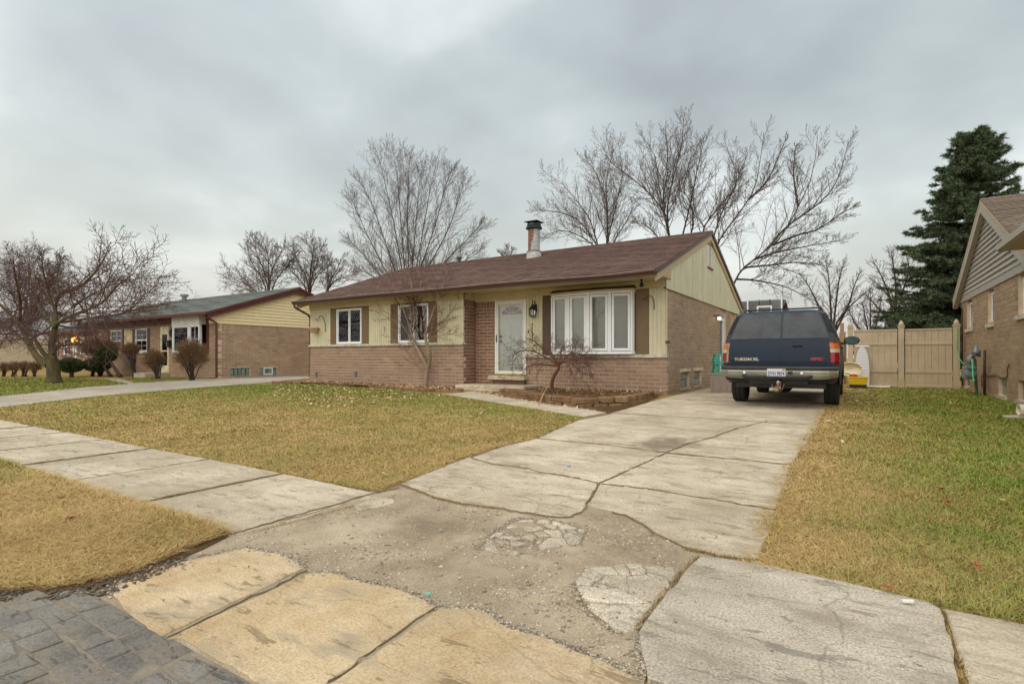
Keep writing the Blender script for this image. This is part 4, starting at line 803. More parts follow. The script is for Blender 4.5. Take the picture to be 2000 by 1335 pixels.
MB().lathe((fx, fy, 0), [(r0 * 1.5, fz - 0.28), (r0 * 1.15, H(491)), (r0 * 1.05, H(490))], 24).build('flashing', 'flash', flue); MB().lathe((fx, fy, 0), [(r0 * 1.22, H(492.5)), (r0 * 1.25, H(491)), (r0 * 1.05, H(490))], 24).build('storm_collar', 'greymetal', flue)
MB().lathe((fx, fy, 0), [(r0, H(449)), (r0 * 1.4, H(447)), (r0 * 1.42, H(445)), (r0 * 1.2, H(443)), (r0 * 1.25, H(440.5)), (r0 * 1.1, H(437))], 24).build('cap_collar', 'flue_cap', flue)
cp = MB(); hw = r0 * 1.32; cp.add([(fx - hw, fy - hw, H(434)), (fx + hw, fy - hw, H(434)), (fx + hw, fy + hw, H(434)), (fx - hw, fy + hw, H(434)), (fx, fy, H(430)), (fx - hw * 0.5, fy - hw * 0.5, H(437)), (fx + hw * 0.5, fy - hw * 0.5, H(437)), (fx + hw * 0.5, fy + hw * 0.5, H(437)), (fx - hw * 0.5, fy + hw * 0.5, H(437))], [(0, 1, 4), (1, 2, 4), (2, 3, 4), (3, 0, 4), (1, 0, 5, 6), (2, 1, 6, 7), (3, 2, 7, 8), (0, 3, 8, 5), (5, 8, 7, 6)]); cp.build('rain_cap', 'flue_cap', flue)
vx = UX(897, 17.9); MB().lathe((vx, 17.9, ROOFZ(17.9)), [(0.07, -0.1), (0.07, 0.16), (0.12, 0.16), (0.12, 0.22), (0.05, 0.24)], 12).build('roof_vent', 'brown', house)
# pale tag, outlets and small fixtures on the front wall
for px_, py_ in ((618, 730), (695, 729)): p = PY(px_, py_, YF); MB().box(p[0] - 0.05, p[0] + 0.05, 0.0, 0.05, p[2] - 0.07, p[2] + 0.07, WF).build('outlet_box', 'greymetal', house)
p = PY(1302.5, 667, YD - 0.02); MB().box(XR - 0.02, XR + 0.08, -0.02, 0.05, 1.5, 1.55, WD).build('wall_bracket', 'black', house)
BR.finish()
pp = PY(619.5, 645, YF); pot = MB().lathe((pp[0], YF - 0.15, pp[2]), [(0.0, -0.10), (0.11, -0.10), (0.16, 0.06), (0.19, 0.06), (0.19, 0.10), (0.16, 0.10), (0.14, 0.04), (0, 0.03)], 18).build('wall_planter', 'terracotta', None, origin=(pp[0], YF - 0.15, pp[2] - 0.1)); tag(pot, 'small terracotta pot hung on the cream panel at the left end of the front', 'planter')
# ---------------------------------------------------------------- neighbouring houses
def plainwin(parent, W, u0, u1, z0, z1, **k): return window(parent, W, u0, u1, z0, z1, **k)
def laps(parent, W, u0, u1, z0, tip, step, mat, left=None, right=None, name='siding_board', n0=0.0):
    # horizontal lap boards filling a gable; left(z), right(z) give its edges
    z = z0
    while z < tip:
        zt_ = min(z + step, tip); a0, b0, a1, b1 = left(z), right(z), left(zt_), right(zt_)
        if b0 - a0 < 0.05: break
        if b1 - a1 < 0.02: a1 = b1 = (a0 + b0) / 2
        c = [W(a0, n0 + 0.045, z + 0.006), W(b0, n0 + 0.045, z + 0.006), W(b1, n0 + 0.004, zt_ + 0.005), W(a1, n0 + 0.004, zt_ + 0.005), W(a0, n0 - 0.004, z), W(b0, n0 - 0.004, z), W(b1, n0 - 0.004, zt_), W(a1, n0 - 0.004, zt_)]
        MB().add(c, [(0, 1, 2, 3), (5, 4, 7, 6), (4, 5, 1, 0), (3, 2, 6, 7), (1, 5, 6, 2), (4, 0, 3, 7)]).build(name, mat, parent, origin=W((a0 + b0) / 2, n0, z), fixn=True); z += step
# --- left neighbour
LX1, LX0, LYF, LYB = -23.65, -36.6, 12.9, 20.9; LRY = 16.85; LEY, LEZ, LRZ = 12.35, 3.10, 4.62
lh = thing('ranch_house', 'brick house with grey roof, maroon trim and cream lap siding gable', 'house', ((LX0 + LX1) / 2, 17, 0.15))
BRL = Bricks(); WLF, WLR = WY(LYF), WXp(LX1); SZL = 2.62
def uL(px): return UX(px, LYF)
lw = [(uL(264.5), uL(288), 1.42, 2.60), (uL(216), uL(238), 1.42, 2.60)]; ldr = (uL(313), uL(329), 0.45, 2.62); lbx = (uL(349), uL(403), 1.32, 2.62); cp_ = (uL(243), uL(261), 1.45, 2.62)
gbl = [(UY(449.5, LX1), UY(488, LX1)), (UY(507, LX1), UY(541, LX1))]
BRL.wall(lh, WLF, LX0, LX1, 0.1, SZL + 0.1, [o for o in lw] + [ldr, lbx, cp_], 'brick_left', 'mortar_dark', thick=0.2); BRL.wall(lh, WLR, LYF + 0.022, LYB, 0.1, SZL, [(a, b, 0.30, 0.66) for a, b in gbl], 'brick_left', 'mortar_dark', soldier=True, thick=0.2)
BRL.finish(0)
MB().box(LX0 + 0.3, LX1 - 0.3, LYF + 0.3, LYB - 0.2, 0.1, 2.9).build('interior', 'dark', lh); mb = MB(); mb.box(LX0, LX0 + 0.2, LYF + 0.01, LYB, 0.1, 2.9); mb.box(LX0 + 0.2, LX1 - 0.2, LYB - 0.2, LYB, 0.1, 2.9); mb.build('back_walls', 'brick_left', lh)
for a, b, c, d in lw: window(lh, WLF, a, b, c, d, n=0.02, split='h', back='blind', grid=(2, 2)); MB().box(a - 0.05, b + 0.05, -0.1, 0.05, c - 0.08, c - 0.002, WLF).build('sill', 'whitetrim', lh)
for a, b, c, d in lw:
    for q0, q1 in ((a - 0.28, a - 0.02), (b + 0.02, b + 0.24)): MB().box(q0, q1, 0.003, 0.03, c, d, WLF).build('shutter', 'redmaroon', lh)
MB().box(cp_[0], cp_[1], -0.1, 0.01, cp_[2], cp_[3], WLF).build('panel', 'yellowsiding', lh)
dm = MB(); dm.box(ldr[0], ldr[0] + 0.12, -0.12, 0.0, 0.45, 2.62, WLF); dm.box(ldr[1] - 0.12, ldr[1], -0.12, 0.0, 0.45, 2.62, WLF); dm.box(ldr[0] + 0.12, ldr[1] - 0.12, -0.12, -0.002, 2.25, 2.62, WLF); dm.box(ldr[0] + 0.12, ldr[1] - 0.12, -0.12, -0.002, 0.45, 0.75, WLF); dm.box(ldr[0] + 0.12, ldr[1] - 0.12, -0.05, -0.002, 1.42, 1.48, WLF)
ld = dm.build('storm_door', plain('cream_door', S(224, 216, 184), 0.5, bump=0), lh, origin=WLF(ldr[0], 0, 0.45)); MB().box(ldr[0] + 0.1, ldr[1] - 0.1, -0.1, -0.06, 0.5, 2.5, WLF).build('door', plain('olive_door', S(186, 176, 112), 0.5, bump=0), ld); MB().box(ldr[0] + 0.12, ldr[1] - 0.12, -0.03, -0.026, 0.75, 2.25, WLF).build('pane', 'glass2', ld)
MB().box(ldr[0] - 0.15, ldr[1] + 0.15, -0.05, 1.1, 0.1, 0.40, WLF).build('door_step', 'conc', lh)
# box bay window on the left house
bx = MB(); bx.box(lbx[0], lbx[1], -0.05, 0.32, 2.62, 3.02, WLF); bayo = bx.build('bay_window', 'whitetrim', lh, origin=WLF(lbx[0], 0, 1.3)); um = lbx[0] + (lbx[1] - lbx[0]) * 0.62
MB().box(lbx[0], lbx[1], -0.05, 0.32, 1.27, 1.33, WLF).build('bay_sill', 'whitetrim', bayo)
WB2 = WY(LYF - 0.28)
for a, b, g_ in ((lbx[0], um, None), (um, lbx[1], (2, 2))): window(bayo.parent, WB2, a + 0.02, b - 0.02, 1.335, 2.615, n=0.02, fw=0.09, split='', back='blind', grid=g_, name='bay_light')
MB().box(lbx[0] - 0.22, lbx[0] - 0.03, 0.003, 0.03, 1.32, 2.8, WLF).build('shutter', 'redmaroon', lh); MB().box(lbx[1] + 0.03, lbx[1] + 0.22, 0.003, 0.03, 1.32, 2.8, WLF).build('shutter', 'redmaroon', lh)
MB().box(LX0, LX1 + 0.01, 0.0, 0.025, SZL + 0.102, 3.02, WLF).build('frieze_board', 'redmaroon', lh)
LZ = lambda y: LEZ + (LRZ - LEZ) * (1 - abs(y - LRY) / (LRY - LEY))
gable_roof(lh, LX0 - 0.3, LX1 + 0.32, LEY, LEZ, LRY, LRZ, 'roof_left', 34, 'redmaroon'); rake(lh, LX1 + 0.20, LX1 + 0.26, LEY + 0.02, LEZ - 0.10, LRY, LRZ - 0.10, 0.16, 'redmaroon')
s_ = (LRZ - LEZ) / (LRY - LEY); laps(lh, WLR, 0, 0, SZL + 0.01, LRZ - 0.28, 0.145, 'yellowsiding', lambda z: max(LYF - 0.35, LRY - (LRZ - 0.22 - z) / s_), lambda z: min(LYB + 0.35, LRY + (LRZ - 0.22 - z) / s_))
MB().prism([(LYF, SZL), (LYB, SZL), (LRY, LRZ - 0.3)], -0.1, -0.01, lambda p, q, h: WLR(p, h, q)).build('gable_backing', 'yellowsiding', lh, fixn=True)
MB().box(LX0 - 0.2, LX1 + 0.2, LEY + 0.02, LYF + 0.02, 3.0, 3.02).build('soffit', 'redmaroon', lh); MB().box(LX0 - 0.25, LX1 + 0.28, LEY - 0.1, LEY + 0.03, 2.97, 3.09).build('gutter', 'redmaroon', lh)
MB().tube([(LX1 + 0.1, LEY - 0.03, 2.98), (LX1 + 0.08, LEY + 0.1, 2.85), (LX1 + 0.06, LYF - 0.06, 2.65), (LX1 + 0.05, LYF - 0.05, 0.25), (LX1 - 0.1, LYF - 0.3, 0.2)], 0.05, 8).build('downspout', 'redmaroon', lh)
for i, (a, b) in enumerate(gbl):
    bw = MB().box(a, b, -0.2, -0.14, 0.30, 0.66, WLR).build('basement_window', 'mortar', lh, origin=WLR(a, 0, 0.3)); k = 5 if i == 0 else 4
    for j in range(k):
        u0 = a + (b - a) * j / k; bevel(MB().box(u0 + 0.02, u0 + (b - a) / k - 0.02, -0.15, -0.04, 0.32, 0.64, WLR).build('glass_block', 'block', bw), 0.02)
    if i: mb = MB(); mb.box(a + (b - a) * 0.25, a + (b - a) * 0.75, -0.12, 0.0, 0.32, 0.36, WLR); mb.box(a + (b - a) * 0.25, a + (b - a) * 0.75, -0.12, 0.0, 0.60, 0.64, WLR); mb.box(a + (b - a) * 0.25, a + (b - a) * 0.28, -0.12, 0.0, 0.36, 0.60, WLR); mb.box(a + (b - a) * 0.72, a + (b - a) * 0.75, -0.12, 0.0, 0.36, 0.60, WLR); mb.build('vent_frame', 'white', bw)
p = PY(335, 649, LYF - 0.1); MB().lathe(p, [(0.03, -0.2), (0.10, -0.15), (0.12, 0.06), (0.05, 0.16), (0.01, 0.2)], 8).build('wall_lamp', 'black', lh)
p = PY(336, 657.5, LYF); MB().box(p[0] - 0.22, p[0] + 0.22, 0.0, 0.03, p[2] - 0.09, p[2] + 0.09, WLF).build('number_plaque', 'greymetal', lh)
p = PY(333, 671, LYF); MB().box(p[0] - 0.12, p[0] + 0.12, 0.0, 0.14, p[2] - 0.17, p[2] + 0.17, WLF).build('mailbox', 'black', lh); MB().box(p[0] - 0.22, p[0] - 0.13, 0.0, 0.1, p[2] - 0.14, p[2] + 0.05, WLF).build('letter_holder', 'yellowsiding', lh)
vx = UX(360, LRY - 0.6); MB().lathe((vx, LRY - 0.6, LZ(LRY - 0.6)), [(0.13, -0.1), (0.13, 0.30), (0.22, 0.30), (0.22, 0.42), (0.05, 0.45)], 12).build('roof_vent', 'greymetal', lh)
# --- third house, porch lamp lit
TX1, TX0, TYF = -40.5, -54.6, 16.3
h3 = thing('ranch_house', 'distant house with lit amber porch lamp beyond the left neighbour', 'house', ((TX0 + TX1) / 2, 20, 0.15)); W3 = WY(TYF); W3R = WXp(TX1)
ops3 = [(UX(107.5, TYF), UX(113, TYF), 1.3, 2.6), (UX(125, TYF), UX(134, TYF), 1.3, 2.6), (UX(157, TYF), UX(167, TYF), 1.3, 2.6), (UX(142, TYF), UX(149, TYF), 0.5, 2.6)]
mb = MB()
for a, b, c, d in cells(TX0, TX1, 0.1, 2.95, ops3): mb.box(a, b, -0.2, 0, c, d, W3)
mb.build('front_wall', 'brick_left', h3); MB().box(TX0 + 0.3, TX1, TYF + 0.3, TYF + 8, 0.1, 2.9).build('body_wall', 'brick_left', h3)
for i, (a, b, c, d) in enumerate(ops3):
    if i < 3: window(h3, W3, a, b, c, d, n=0.02, fw=0.10, split='h', back='dark'); MB().box(b + 0.02, b + 0.22, 0.003, 0.03, c, d, W3).build('shutter', 'redmaroon', h3)
    else: MB().box(a, b, -0.1, 0.0, c, d, W3).build('front_door', 'white', h3); MB().box(a + 0.2, b - 0.2, 0.0, 0.01, 1.2, 2.3, W3).build('pane', 'glass', h3)
MB().box(ops3[0][0] - 1.0, ops3[1][1] + 0.5, 0.003, 0.02, 1.25, 2.95, W3).build('siding_panel', 'whitesiding', h3) if False else None
gable_roof(h3, TX0 - 0.4, TX1 + 0.3, TYF - 0.5, 3.05, TYF + 4.0, 4.5, 'roof_far', 12, 'redmaroon'); MB().box(TX0 - 0.4, TX1 + 0.3, TYF - 0.6, TYF - 0.48, 2.9, 3.04).build('gutter', 'redmaroon', h3)
MB().prism([(TYF, 2.9), (TYF + 8, 2.9), (TYF + 4, 4.35)], -0.2, 0.0, lambda p, q, h: W3R(p, h, q)).build('gable_wall', 'whitesiding', h3, fixn=True)
p = PY(145, 663.5, TYF - 0.15); o = MB().lathe(p, [(0.05, -0.2), (0.20, -0.12), (0.20, 0.10), (0.05, 0.2)], 10).build('porch_lamp', 'amberlamp', h3, smooth=True)
# --- fourth house with a white gable
QX1, QYF = -62.0, 14.5
h4 = thing('ranch_house', 'far house with white siding gable at the left edge of the picture', 'house', (QX1 - 6, 18, 0.15)); W4, W4R = WY(QYF), WXp(QX1)
MB().box(QX1 - 12, QX1, QYF, QYF + 8.5, 0.1, 2.85).build('wall', plain('pale_brick', S(196, 178, 152), 0.9, var=0.1, scale=12), h4)
gable_roof(h4, QX1 - 12.4, QX1 + 0.35, QYF - 0.5, 3.1, QYF + 4.6, 5.35, 'roof_far', 14, 'roof_far'); s4 = (5.35 - 3.1) / 5.1
laps(h4, W4R, 0, 0, 2.86, 5.05, 0.24, 'whitesiding', lambda z: QYF + 4.6 - (5.2 - z) / s4, lambda z: QYF + 4.6 + (5.2 - z) / s4)
window(h4, W4, QX1 - 3.2, QX1 - 1.6, 1.2, 2.5, n=0.03, fw=0.12, split='h', back='dark'); MB().box(QX1 - 1.55, QX1 - 1.1, 0.003, 0.04, 1.2, 2.5, W4).build('shutter', 'greymetal', h4)
MB().tube([(QX1 + 0.05, QYF - 0.4, 3.0), (QX1 + 0.06, QYF + 0.2, 2.8), (QX1 + 0.07, QYF + 0.25, 0.2)], 0.09, 6).build('downspout', 'white', h4); MB().box(QX1 - 12.4, QX1 + 0.3, QYF - 0.62, QYF - 0.48, 2.95, 3.08).build('gutter', 'whitetrim', h4)
# --- right neighbour
NX, NYF, NYB = 2.75, 13.2, 21.2; NRY, NRZ, NEZ = 17.35, 5.02, 2.95; NEB = 21.75
rh = thing('ranch_house', 'tan brick house with grey lap siding gable at the right edge', 'house', (6, 17, 0.15)); WN = WXm(NX); SZN = 2.80; BRN = Bricks()
wa, wb, wc = (UY(1899, NX), UY(1888, NX)), (UY(1941, NX), UY(1929, NX)), (UY(2003, NX) - 0.5, UY(1988, NX))
zA = (PX(1893, 642, NX)[2], SZN + 0.3); zB = (PX(1935, 632, NX)[2], SZN + 0.3); zC = (PX(1995, 615, NX)[2], SZN + 0.3)
gN = [(UY(1966, NX), UY(1950, NX)), (UY(2004, NX), UY(1988, NX)), (UY(1893.5, NX), UY(1884, NX))]; gN = [(min(p), max(p)) for p in gN]; wins = [(min(q), max(q), z[0], z[1]) for q, z in ((wa, zA), (wb, zB), (wc, zC))]
BRN.wall(rh, WN, NYF, NYB, 0.08, SZN, wins + [(a, b, 0.30, 0.72) for a, b in gN], 'brick_right', 'mortar_dark', thick=0.22); BRN.finish()
MB().box(NX + 0.3, NX + 11, NYF + 0.2, NYB - 0.2, 0.1, 2.8).build('interior', 'dark', rh); MB().box(NX + 0.23, NX + 12, NYB - 0.19, NYB, 0.1, 2.85).build('back_wall', 'brick_right', rh); MB().box(NX + 0.23, NX + 12, NYF, NYF + 0.19, 0.1, 2.85).build('front_wall', 'brick_right', rh)
for a, b, c, d in wins:
    window(rh, WN, a, b, c, SZN - 0.06, n=-0.07, fw=0.075, split='', back='dark'); bevel(MB().box(a - 0.05, b + 0.05, -0.1, 0.05, c - 0.09, c - 0.003, WN).build('sill', 'stone', rh), 0.01)
for a, b in gN:
    bw = MB().box(a, b, -0.2, -0.16, 0.30, 0.72, WN).build('basement_window', 'mortar', rh, origin=WN(a, 0, 0.3))
    for i in range(2):
        for j in range(2): u0 = a + (b - a) * i / 2; z0 = 0.30 + 0.21 * j; bevel(MB().box(u0 + 0.006, u0 + (b - a) / 2 - 0.006, -0.17, -0.07, z0 + 0.006, z0 + 0.204, WN).build('glass_block', 'block', bw), 0.015)
    MB().box(a - 0.06, b + 0.06, -0.1, 0.05, 0.22, 0.297, WN).build('sill', 'conc', bw)
sN = (NRZ - NEZ) / (NEB - NRY); gxl = lambda z: max(NYF - 0.4, NRY - (NRZ - 0.28 - z) / sN); gxr = lambda z: min(NYB + 0.06, NRY + (NRZ - 0.28 - z) / sN)
laps(rh, WN, 0, 0, SZN + 0.17, NRZ - 0.30, 0.128, 'greysiding', gxl, gxr, n0=0.0); MB().box(NYF - 0.3, NYB + 0.06, -0.01, 0.03, SZN + 0.002, SZN + 0.168, WN).build('base_trim', 'greysiding', rh)
MB().prism([(NYF, SZN), (NYB, SZN), (NYB, SZN + 0.1), (NRY, NRZ - 0.3), (NYF, SZN + 0.1)], -0.12, -0.01, lambda p, q, h: WN(p, h, q)).build('gable_backing', 'greysiding', rh, fixn=True)
gable_roof(rh, NX - 0.16, NX + 12.3, 2 * NRY - NEB, NEZ, NRY, NRZ, 'roof_right', 36, 'rake'); rake(rh, NX - 0.155, NX - 0.04, 2 * NRY - NEB + 0.05, NEZ - 0.08, NRY, NRZ - 0.10, 0.20, 'greysiding')
# its street wing with the long gutter along the side
wz = 3.02
wg = MB(); wg.prism([(2.12, wz + 0.13), (2.12, wz + 0.02), (2.19, wz), (2.25, wz), (2.25, wz + 0.13)], 7.5, 12.75, lambda a, b, h: (a, h, b)); wg.build('gutter', 'greysiding', rh, fixn=True)
MB().box(2.252, 2.95, 7.5, 12.75, wz + 0.01, wz + 0.03).build('soffit', 'rake', rh)
wr = MB(); wr.add([(2.14, 7.4, wz + 0.15), (2.14, 12.75, wz + 0.15), (7.0, 14.5, 5.0), (7.0, 7.4, 5.0), (2.14, 7.4, wz + 0.04), (2.14, 12.75, wz + 0.04), (7.0, 14.5, 4.9), (7.0, 7.4, 4.9)], [(0, 1, 2, 3), (7, 6, 5, 4), (0, 4, 5, 1), (1, 5, 6, 2), (3, 2, 6, 7), (0, 3, 7, 4)]); wr.build('wing_roof', 'roof_right', rh, fixn=True)
MB().box(NX + 0.4, NX + 8, 7.9, NYF, 0.1, wz).build('wing_wall', 'brick_right', rh)
# --- house behind the back yards
bh = thing('house', 'brown house with a grey roof behind the back yard, beyond the hoop', 'house', (-6.6, 44, 0.2)); MB().box(-16, UX(1515, 40), 40, 47, 0.1, 4.2).build('wall', plain('brown_wall', S(112, 84, 58), 0.8), bh); gable_roof(bh, -16.5, UX(1527, 41), 39.4, 4.1, 43.5, 5.3, 'roof_far', 12, 'brown')
bh2 = thing('house', 'low maroon roof showing above the tan fence', 'house', (8, 52, 0.2)); MB().box(2.5, 16, 48, 56, 0.1, 2.6).build('wall', plain('cream_wall', S(196, 176, 140), 0.8), bh2); gable_roof(bh2, 2.0, 16.5, 47.4, 2.7, 52, 3.9, 'roof_far', 10, 'redmaroon')
# ---------------------------------------------------------------- tan vinyl fence with two gate leaves
FY = 20.55; fence = thing('vinyl_fence', 'tan vinyl privacy fence with two leaves between the drive and right house', 'fence', (1.3, FY, 0.2)); posts = [UX(1661, FY), UX(1760, FY), UX(1868, FY)]; ftop = 2.02
for x in posts:
    po = bevel(MB().box(x - 0.075, x + 0.075, FY - 0.075, FY + 0.075, 0.15, ftop + 0.06).build('post', 'tan_vinyl', fence, origin=(x, FY, 0.15)), 0.01)
    MB().box(x - 0.09, x + 0.09, FY - 0.09, FY + 0.09, ftop + 0.06, ftop + 0.10).build('cap_base', 'tan_vinyl', po); MB().lathe((x, FY, ftop + 0.10), [(0.075, 0.0), (0.07, 0.05), (0.05, 0.11), (0.02, 0.15), (0.0, 0.16)], 14).build('cap', 'tan_vinyl', po, smooth=True)
for a, b in zip(posts, posts[1:]):
    a += 0.095; b -= 0.095; rl = MB().box(a, b, FY - 0.03, FY + 0.03, ftop - 0.05, ftop).build('leaf', 'tan_vinyl', fence, origin=(a, FY, 0.25)); k = int(round((b - a) / 0.155)); wd = (b - a) / k
    for z0, z1 in ((ftop - 0.50, ftop - 0.42), (0.66, 0.75), (0.22, 0.30)): bevel(MB().box(a, b, FY - 0.034, FY + 0.03, z0, z1).build('rail', 'tan_vinyl', rl), 0.008)
    for i in range(k): MB().box(a + wd * i + 0.003, a + wd * (i + 1) - 0.003, FY - 0.012 + random.uniform(-0.002, 0.002), FY + 0.012, 0.24, ftop - 0.051).build('board', 'tan_vinyl', rl)
# weathered wooden fence running back behind the car
wf = thing('wooden_fence', 'weathered wooden fence end beside the tan fence post', 'fence', (-0.55, 22, 0.2)); xq = UX(1645, 22.5)
for y_, zt_, wd in ((22.2, 2.35, 0.06), (22.9, 2.05, 0.10), (24.0, 2.1, 0.06), (25.2, 2.0, 0.06)): MB().box(xq - wd, xq + wd, y_ - 0.06, y_ + 0.06, 0.15, zt_).build('post', 'wood', wf)
for i in range(20):
    y_ = 22.3 + i * 0.19; MB().box(xq + 0.065, xq + 0.09, y_, y_ + 0.17, 0.2, 1.85 + random.uniform(-0.05, 0.05)).build('board', 'wood', wf)
for z_ in (0.6, 1.6): MB().box(xq + 0.02, xq + 0.064, 22.2, 26.1, z_, z_ + 0.09).build('rail', 'wood', wf)
# ---------------------------------------------------------------- the parked car
t = NT('dusty_navy_paint'); c = t.ramp(t.noise(1.5, 4), (0.3, S(9, 24, 42)), (0.7, S(15, 34, 57))); g_ = t.n('NewGeometry'); sp_ = t.n('SeparateXYZ'); t.L.new(g_.outputs['Position'], sp_.inputs[0])
low = t.math('MULTIPLY', t.math('SUBTRACT', 1.30, sp_.outputs[2]), 0.75, True); sd_ = t.n('SeparateXYZ'); t.L.new(g_.outputs['Normal'], sd_.inputs[0]); side = t.math('ABSOLUTE', sd_.outputs[0])
d = t.math('ADD', t.math('MULTIPLY', low, 0.10), t.math('MULTIPLY', side, 0.40)); d = t.math('MULTIPLY', d, t.ramp(t.noise(5, 6, 0.7), (0.3, 0.55), (0.7, 1.25)), True)
c = t.mix(d, c, S(122, 108, 90)); M['navy'] = t.fin(c, t.math('ADD', 0.34, t.math('MULTIPLY', d, 0.6)), 0.0, 0.3); t.b.inputs['Coat Weight'].default_value = 0.08; t.b.inputs['Coat Roughness'].default_value = 0.15
t = NT('dusty_dark_glass'); n = t.noise(3, 6, 0.6); M['carglass'] = t.fin(t.ramp(n, (0.4, S(30, 38, 45)), (0.6, S(54, 63, 70))), t.ramp(n, (0.4, 0.16), (0.6, 0.4)), 0, 0.4)
M['tyre'] = plain('tyre_rubber', (0.022, 0.022, 0.023), 0.85, var=0.3, scale=20, bump=0.3, dirt=(0.06, 0.055, 0.045))
M['blacktrim'] = plain('black_trim', (0.03, 0.032, 0.034), 0.6, var=0.2)
t = NT('worn_chrome'); n = t.noise(7, 6, 0.7); c = t.ramp(t.noise(3, 4), (0.3, S(128, 128, 120)), (0.7, S(172, 170, 160))); rust = t.ramp(n, (0.66, 0.0), (0.74, 0.85)); M['chrome'] = t.fin(t.mix(rust, c, S(156, 110, 60)), t.ramp(n, (0.3, 0.24), (0.7, 0.5)), 0.55)
def lens(n_, c): return plain(n_, c, 0.12, var=0.08, bump=0)
M['amber'] = lens('amber_lens', S(190, 100, 24)); M['clear'] = lens('clear_lens', S(176, 170, 158)); M['red'] = lens('red_lens', S(140, 16, 22)); M['tanplastic'] = plain('exposed_tan_plastic', S(150, 124, 104), 0.7)
CX0, CY0, CZ0 = -1.235, 11.16, gz(12.0) + 0.016
car = thing('parked_car', 'dusty dark blue suv parked in the driveway, seen from behind', 'car', (CX0, CY0 + 2.8, CZ0))
C = lambda x, y, z: (CX0 + x, CY0 + y, CZ0 + z)
ZS = [(0.46, 0.20, 5.45, 0.90), (0.52, 0.13, 5.50, 0.955), (0.70, 0.10, 5.52, 0.985), (0.86, 0.10, 5.50, 0.995), (1.02, 0.115, 5.46, 0.99), (1.10, 0.125, 5.38, 0.985), (1.14, 0.13, 4.35, 0.98), (1.29, 0.155, 4.15, 0.955), (1.31, 0.16, 4.12, 0.945), (1.52, 0.235, 3.85, 0.875), (1.72, 0.32, 3.60, 0.80), (1.79, 0.37, 3.48, 0.765), (1.835, 0.43, 3.36, 0.70), (1.86, 0.56, 3.2, 0.55)]
def zlerp(z, k):
    for a, b in zip(ZS, ZS[1:]):
        if a[0] <= z <= b[0]: t_ = (z - a[0]) / (b[0] - a[0]); return a[k] + (b[k] - a[k]) * t_
    return ZS[0][k] if z < ZS[0][0] else ZS[-1][k]
def outline(yr, yf, wd, rr=0.14, rf_=0.35, n=8):
    o = []
    for cx_, cy_, r_, a0 in ((wd - rr, yr + rr * 0.8, rr, -90), (wd - rf_, yf - rf_, rf_, 0), (-wd + rf_, yf - rf_, rf_, 90), (-wd + rr, yr + rr * 0.8, rr, 180)):
        for k in range(n): a = R(a0 + 90 * k / (n - 1)); o.append((cx_ + r_ * math.cos(a), cy_ + r_ * math.sin(a) * (0.8 if a0 in (-90, 180) else 1)))
    return o
mb = MB(); m = 32
for z, yr, yf, wd in ZS: mb.v += [C(x, y, z) for x, y in outline(yr, yf, wd)]
for i in range(len(ZS) - 1):
    for j in range(m): mb.f.append((i * m + j, i * m + (j + 1) % m, (i + 1) * m + (j + 1) % m, (i + 1) * m + j)); mb.mi.append(0)
mb.f += [tuple(range(m - 1, -1, -1)), tuple(range((len(ZS) - 1) * m, len(ZS) * m))]; mb.mi += [0, 0]
body = mb.build('body', 'navy', car, smooth=True); 
def corner(x, z, rr=0.14): q = min(max(0.0, abs(x) - (zlerp(z, 3) - rr)), rr * 0.999); return 0.8 * (rr - math.sqrt(rr * rr - q * q))
def rpanel(name, xa, xb, z0, z1, mat, off=0.008, nz=6, parent=car, top_in=0.0, crown=0.0):
    mb = MB(); zs = [z0 + (z1 - z0) * i / nz for i in range(nz + 1)]; nx = 6
    for sgn, o_ in ((1, off), (0, -0.01)):
        for z in zs:
            a, b = xa(z), xb(z)
            for k in range(nx + 1): x = a + (b - a) * k / nx; mb.v.append(C(x, zlerp(z, 1) - o_ + corner(x, z), z))
    s = (nz + 1) * (nx + 1); q = nx + 1
    for i in range(nz):
        for k in range(nx): mb.f.append((i * q + k, i * q + k + 1, (i + 1) * q + k + 1, (i + 1) * q + k)); mb.mi.append(0)
    rim = [k for k in range(q)] + [i * q + nx for i in range(1, nz + 1)] + [nz * q + k for k in range(nx - 1, -1, -1)] + [i * q for i in range(nz - 1, 0, -1)]
    for a, b in zip(rim, rim[1:] + rim[:1]): mb.f.append((b, a, a + s, b + s)); mb.mi.append(0)
    return mb.build(name, mat, parent, smooth=False)
ew = lambda z: zlerp(z, 3) - (0.115 if z < 1.3 else 0.10)
for sg in (-1, 1):
    xa, xb = ((lambda z: -ew(z)), (lambda z: -0.007)) if sg < 0 else ((lambda z: 0.007), (lambda z: ew(z)))
    if sg > 0: xa = lambda z: 0.007 + 0.06
    if sg < 0: xb = lambda z: -0.007 + 0.06
    dr = rpanel('cargo_door', xa, xb, 0.80, 1.292, 'navy'); dw = rpanel('rear_window', (lambda z, f=xa: f(z) + 0.012), (lambda z, f=xb: f(z) - 0.012), 1.302, 1.80, 'carglass', 0.010); 
    lo = rpanel('lower_door_strip', (lambda z, f=xa: f(z) + 0.004), (lambda z, f=xb: f(z) - 0.004), 0.79, 0.855, 'navy', 0.020)
    if sg > 0:
        hp = MB(); y0 = zlerp(1.17, 1) - 0.012; hp.lathe(C(0.33, y0, 1.155), [(0.115, -0.004), (0.115, 0.006)], 20, 1.0, 0.42, 'y'); ho = hp.build('handle_recess', 'blacktrim', dr); bevel(MB().box(0.24, 0.42, y0 - 0.045, y0 - 0.015, 1.15, 1.185, lambda a, b, c: C(a, b, c)).build('handle', 'navy', dr), 0.012)
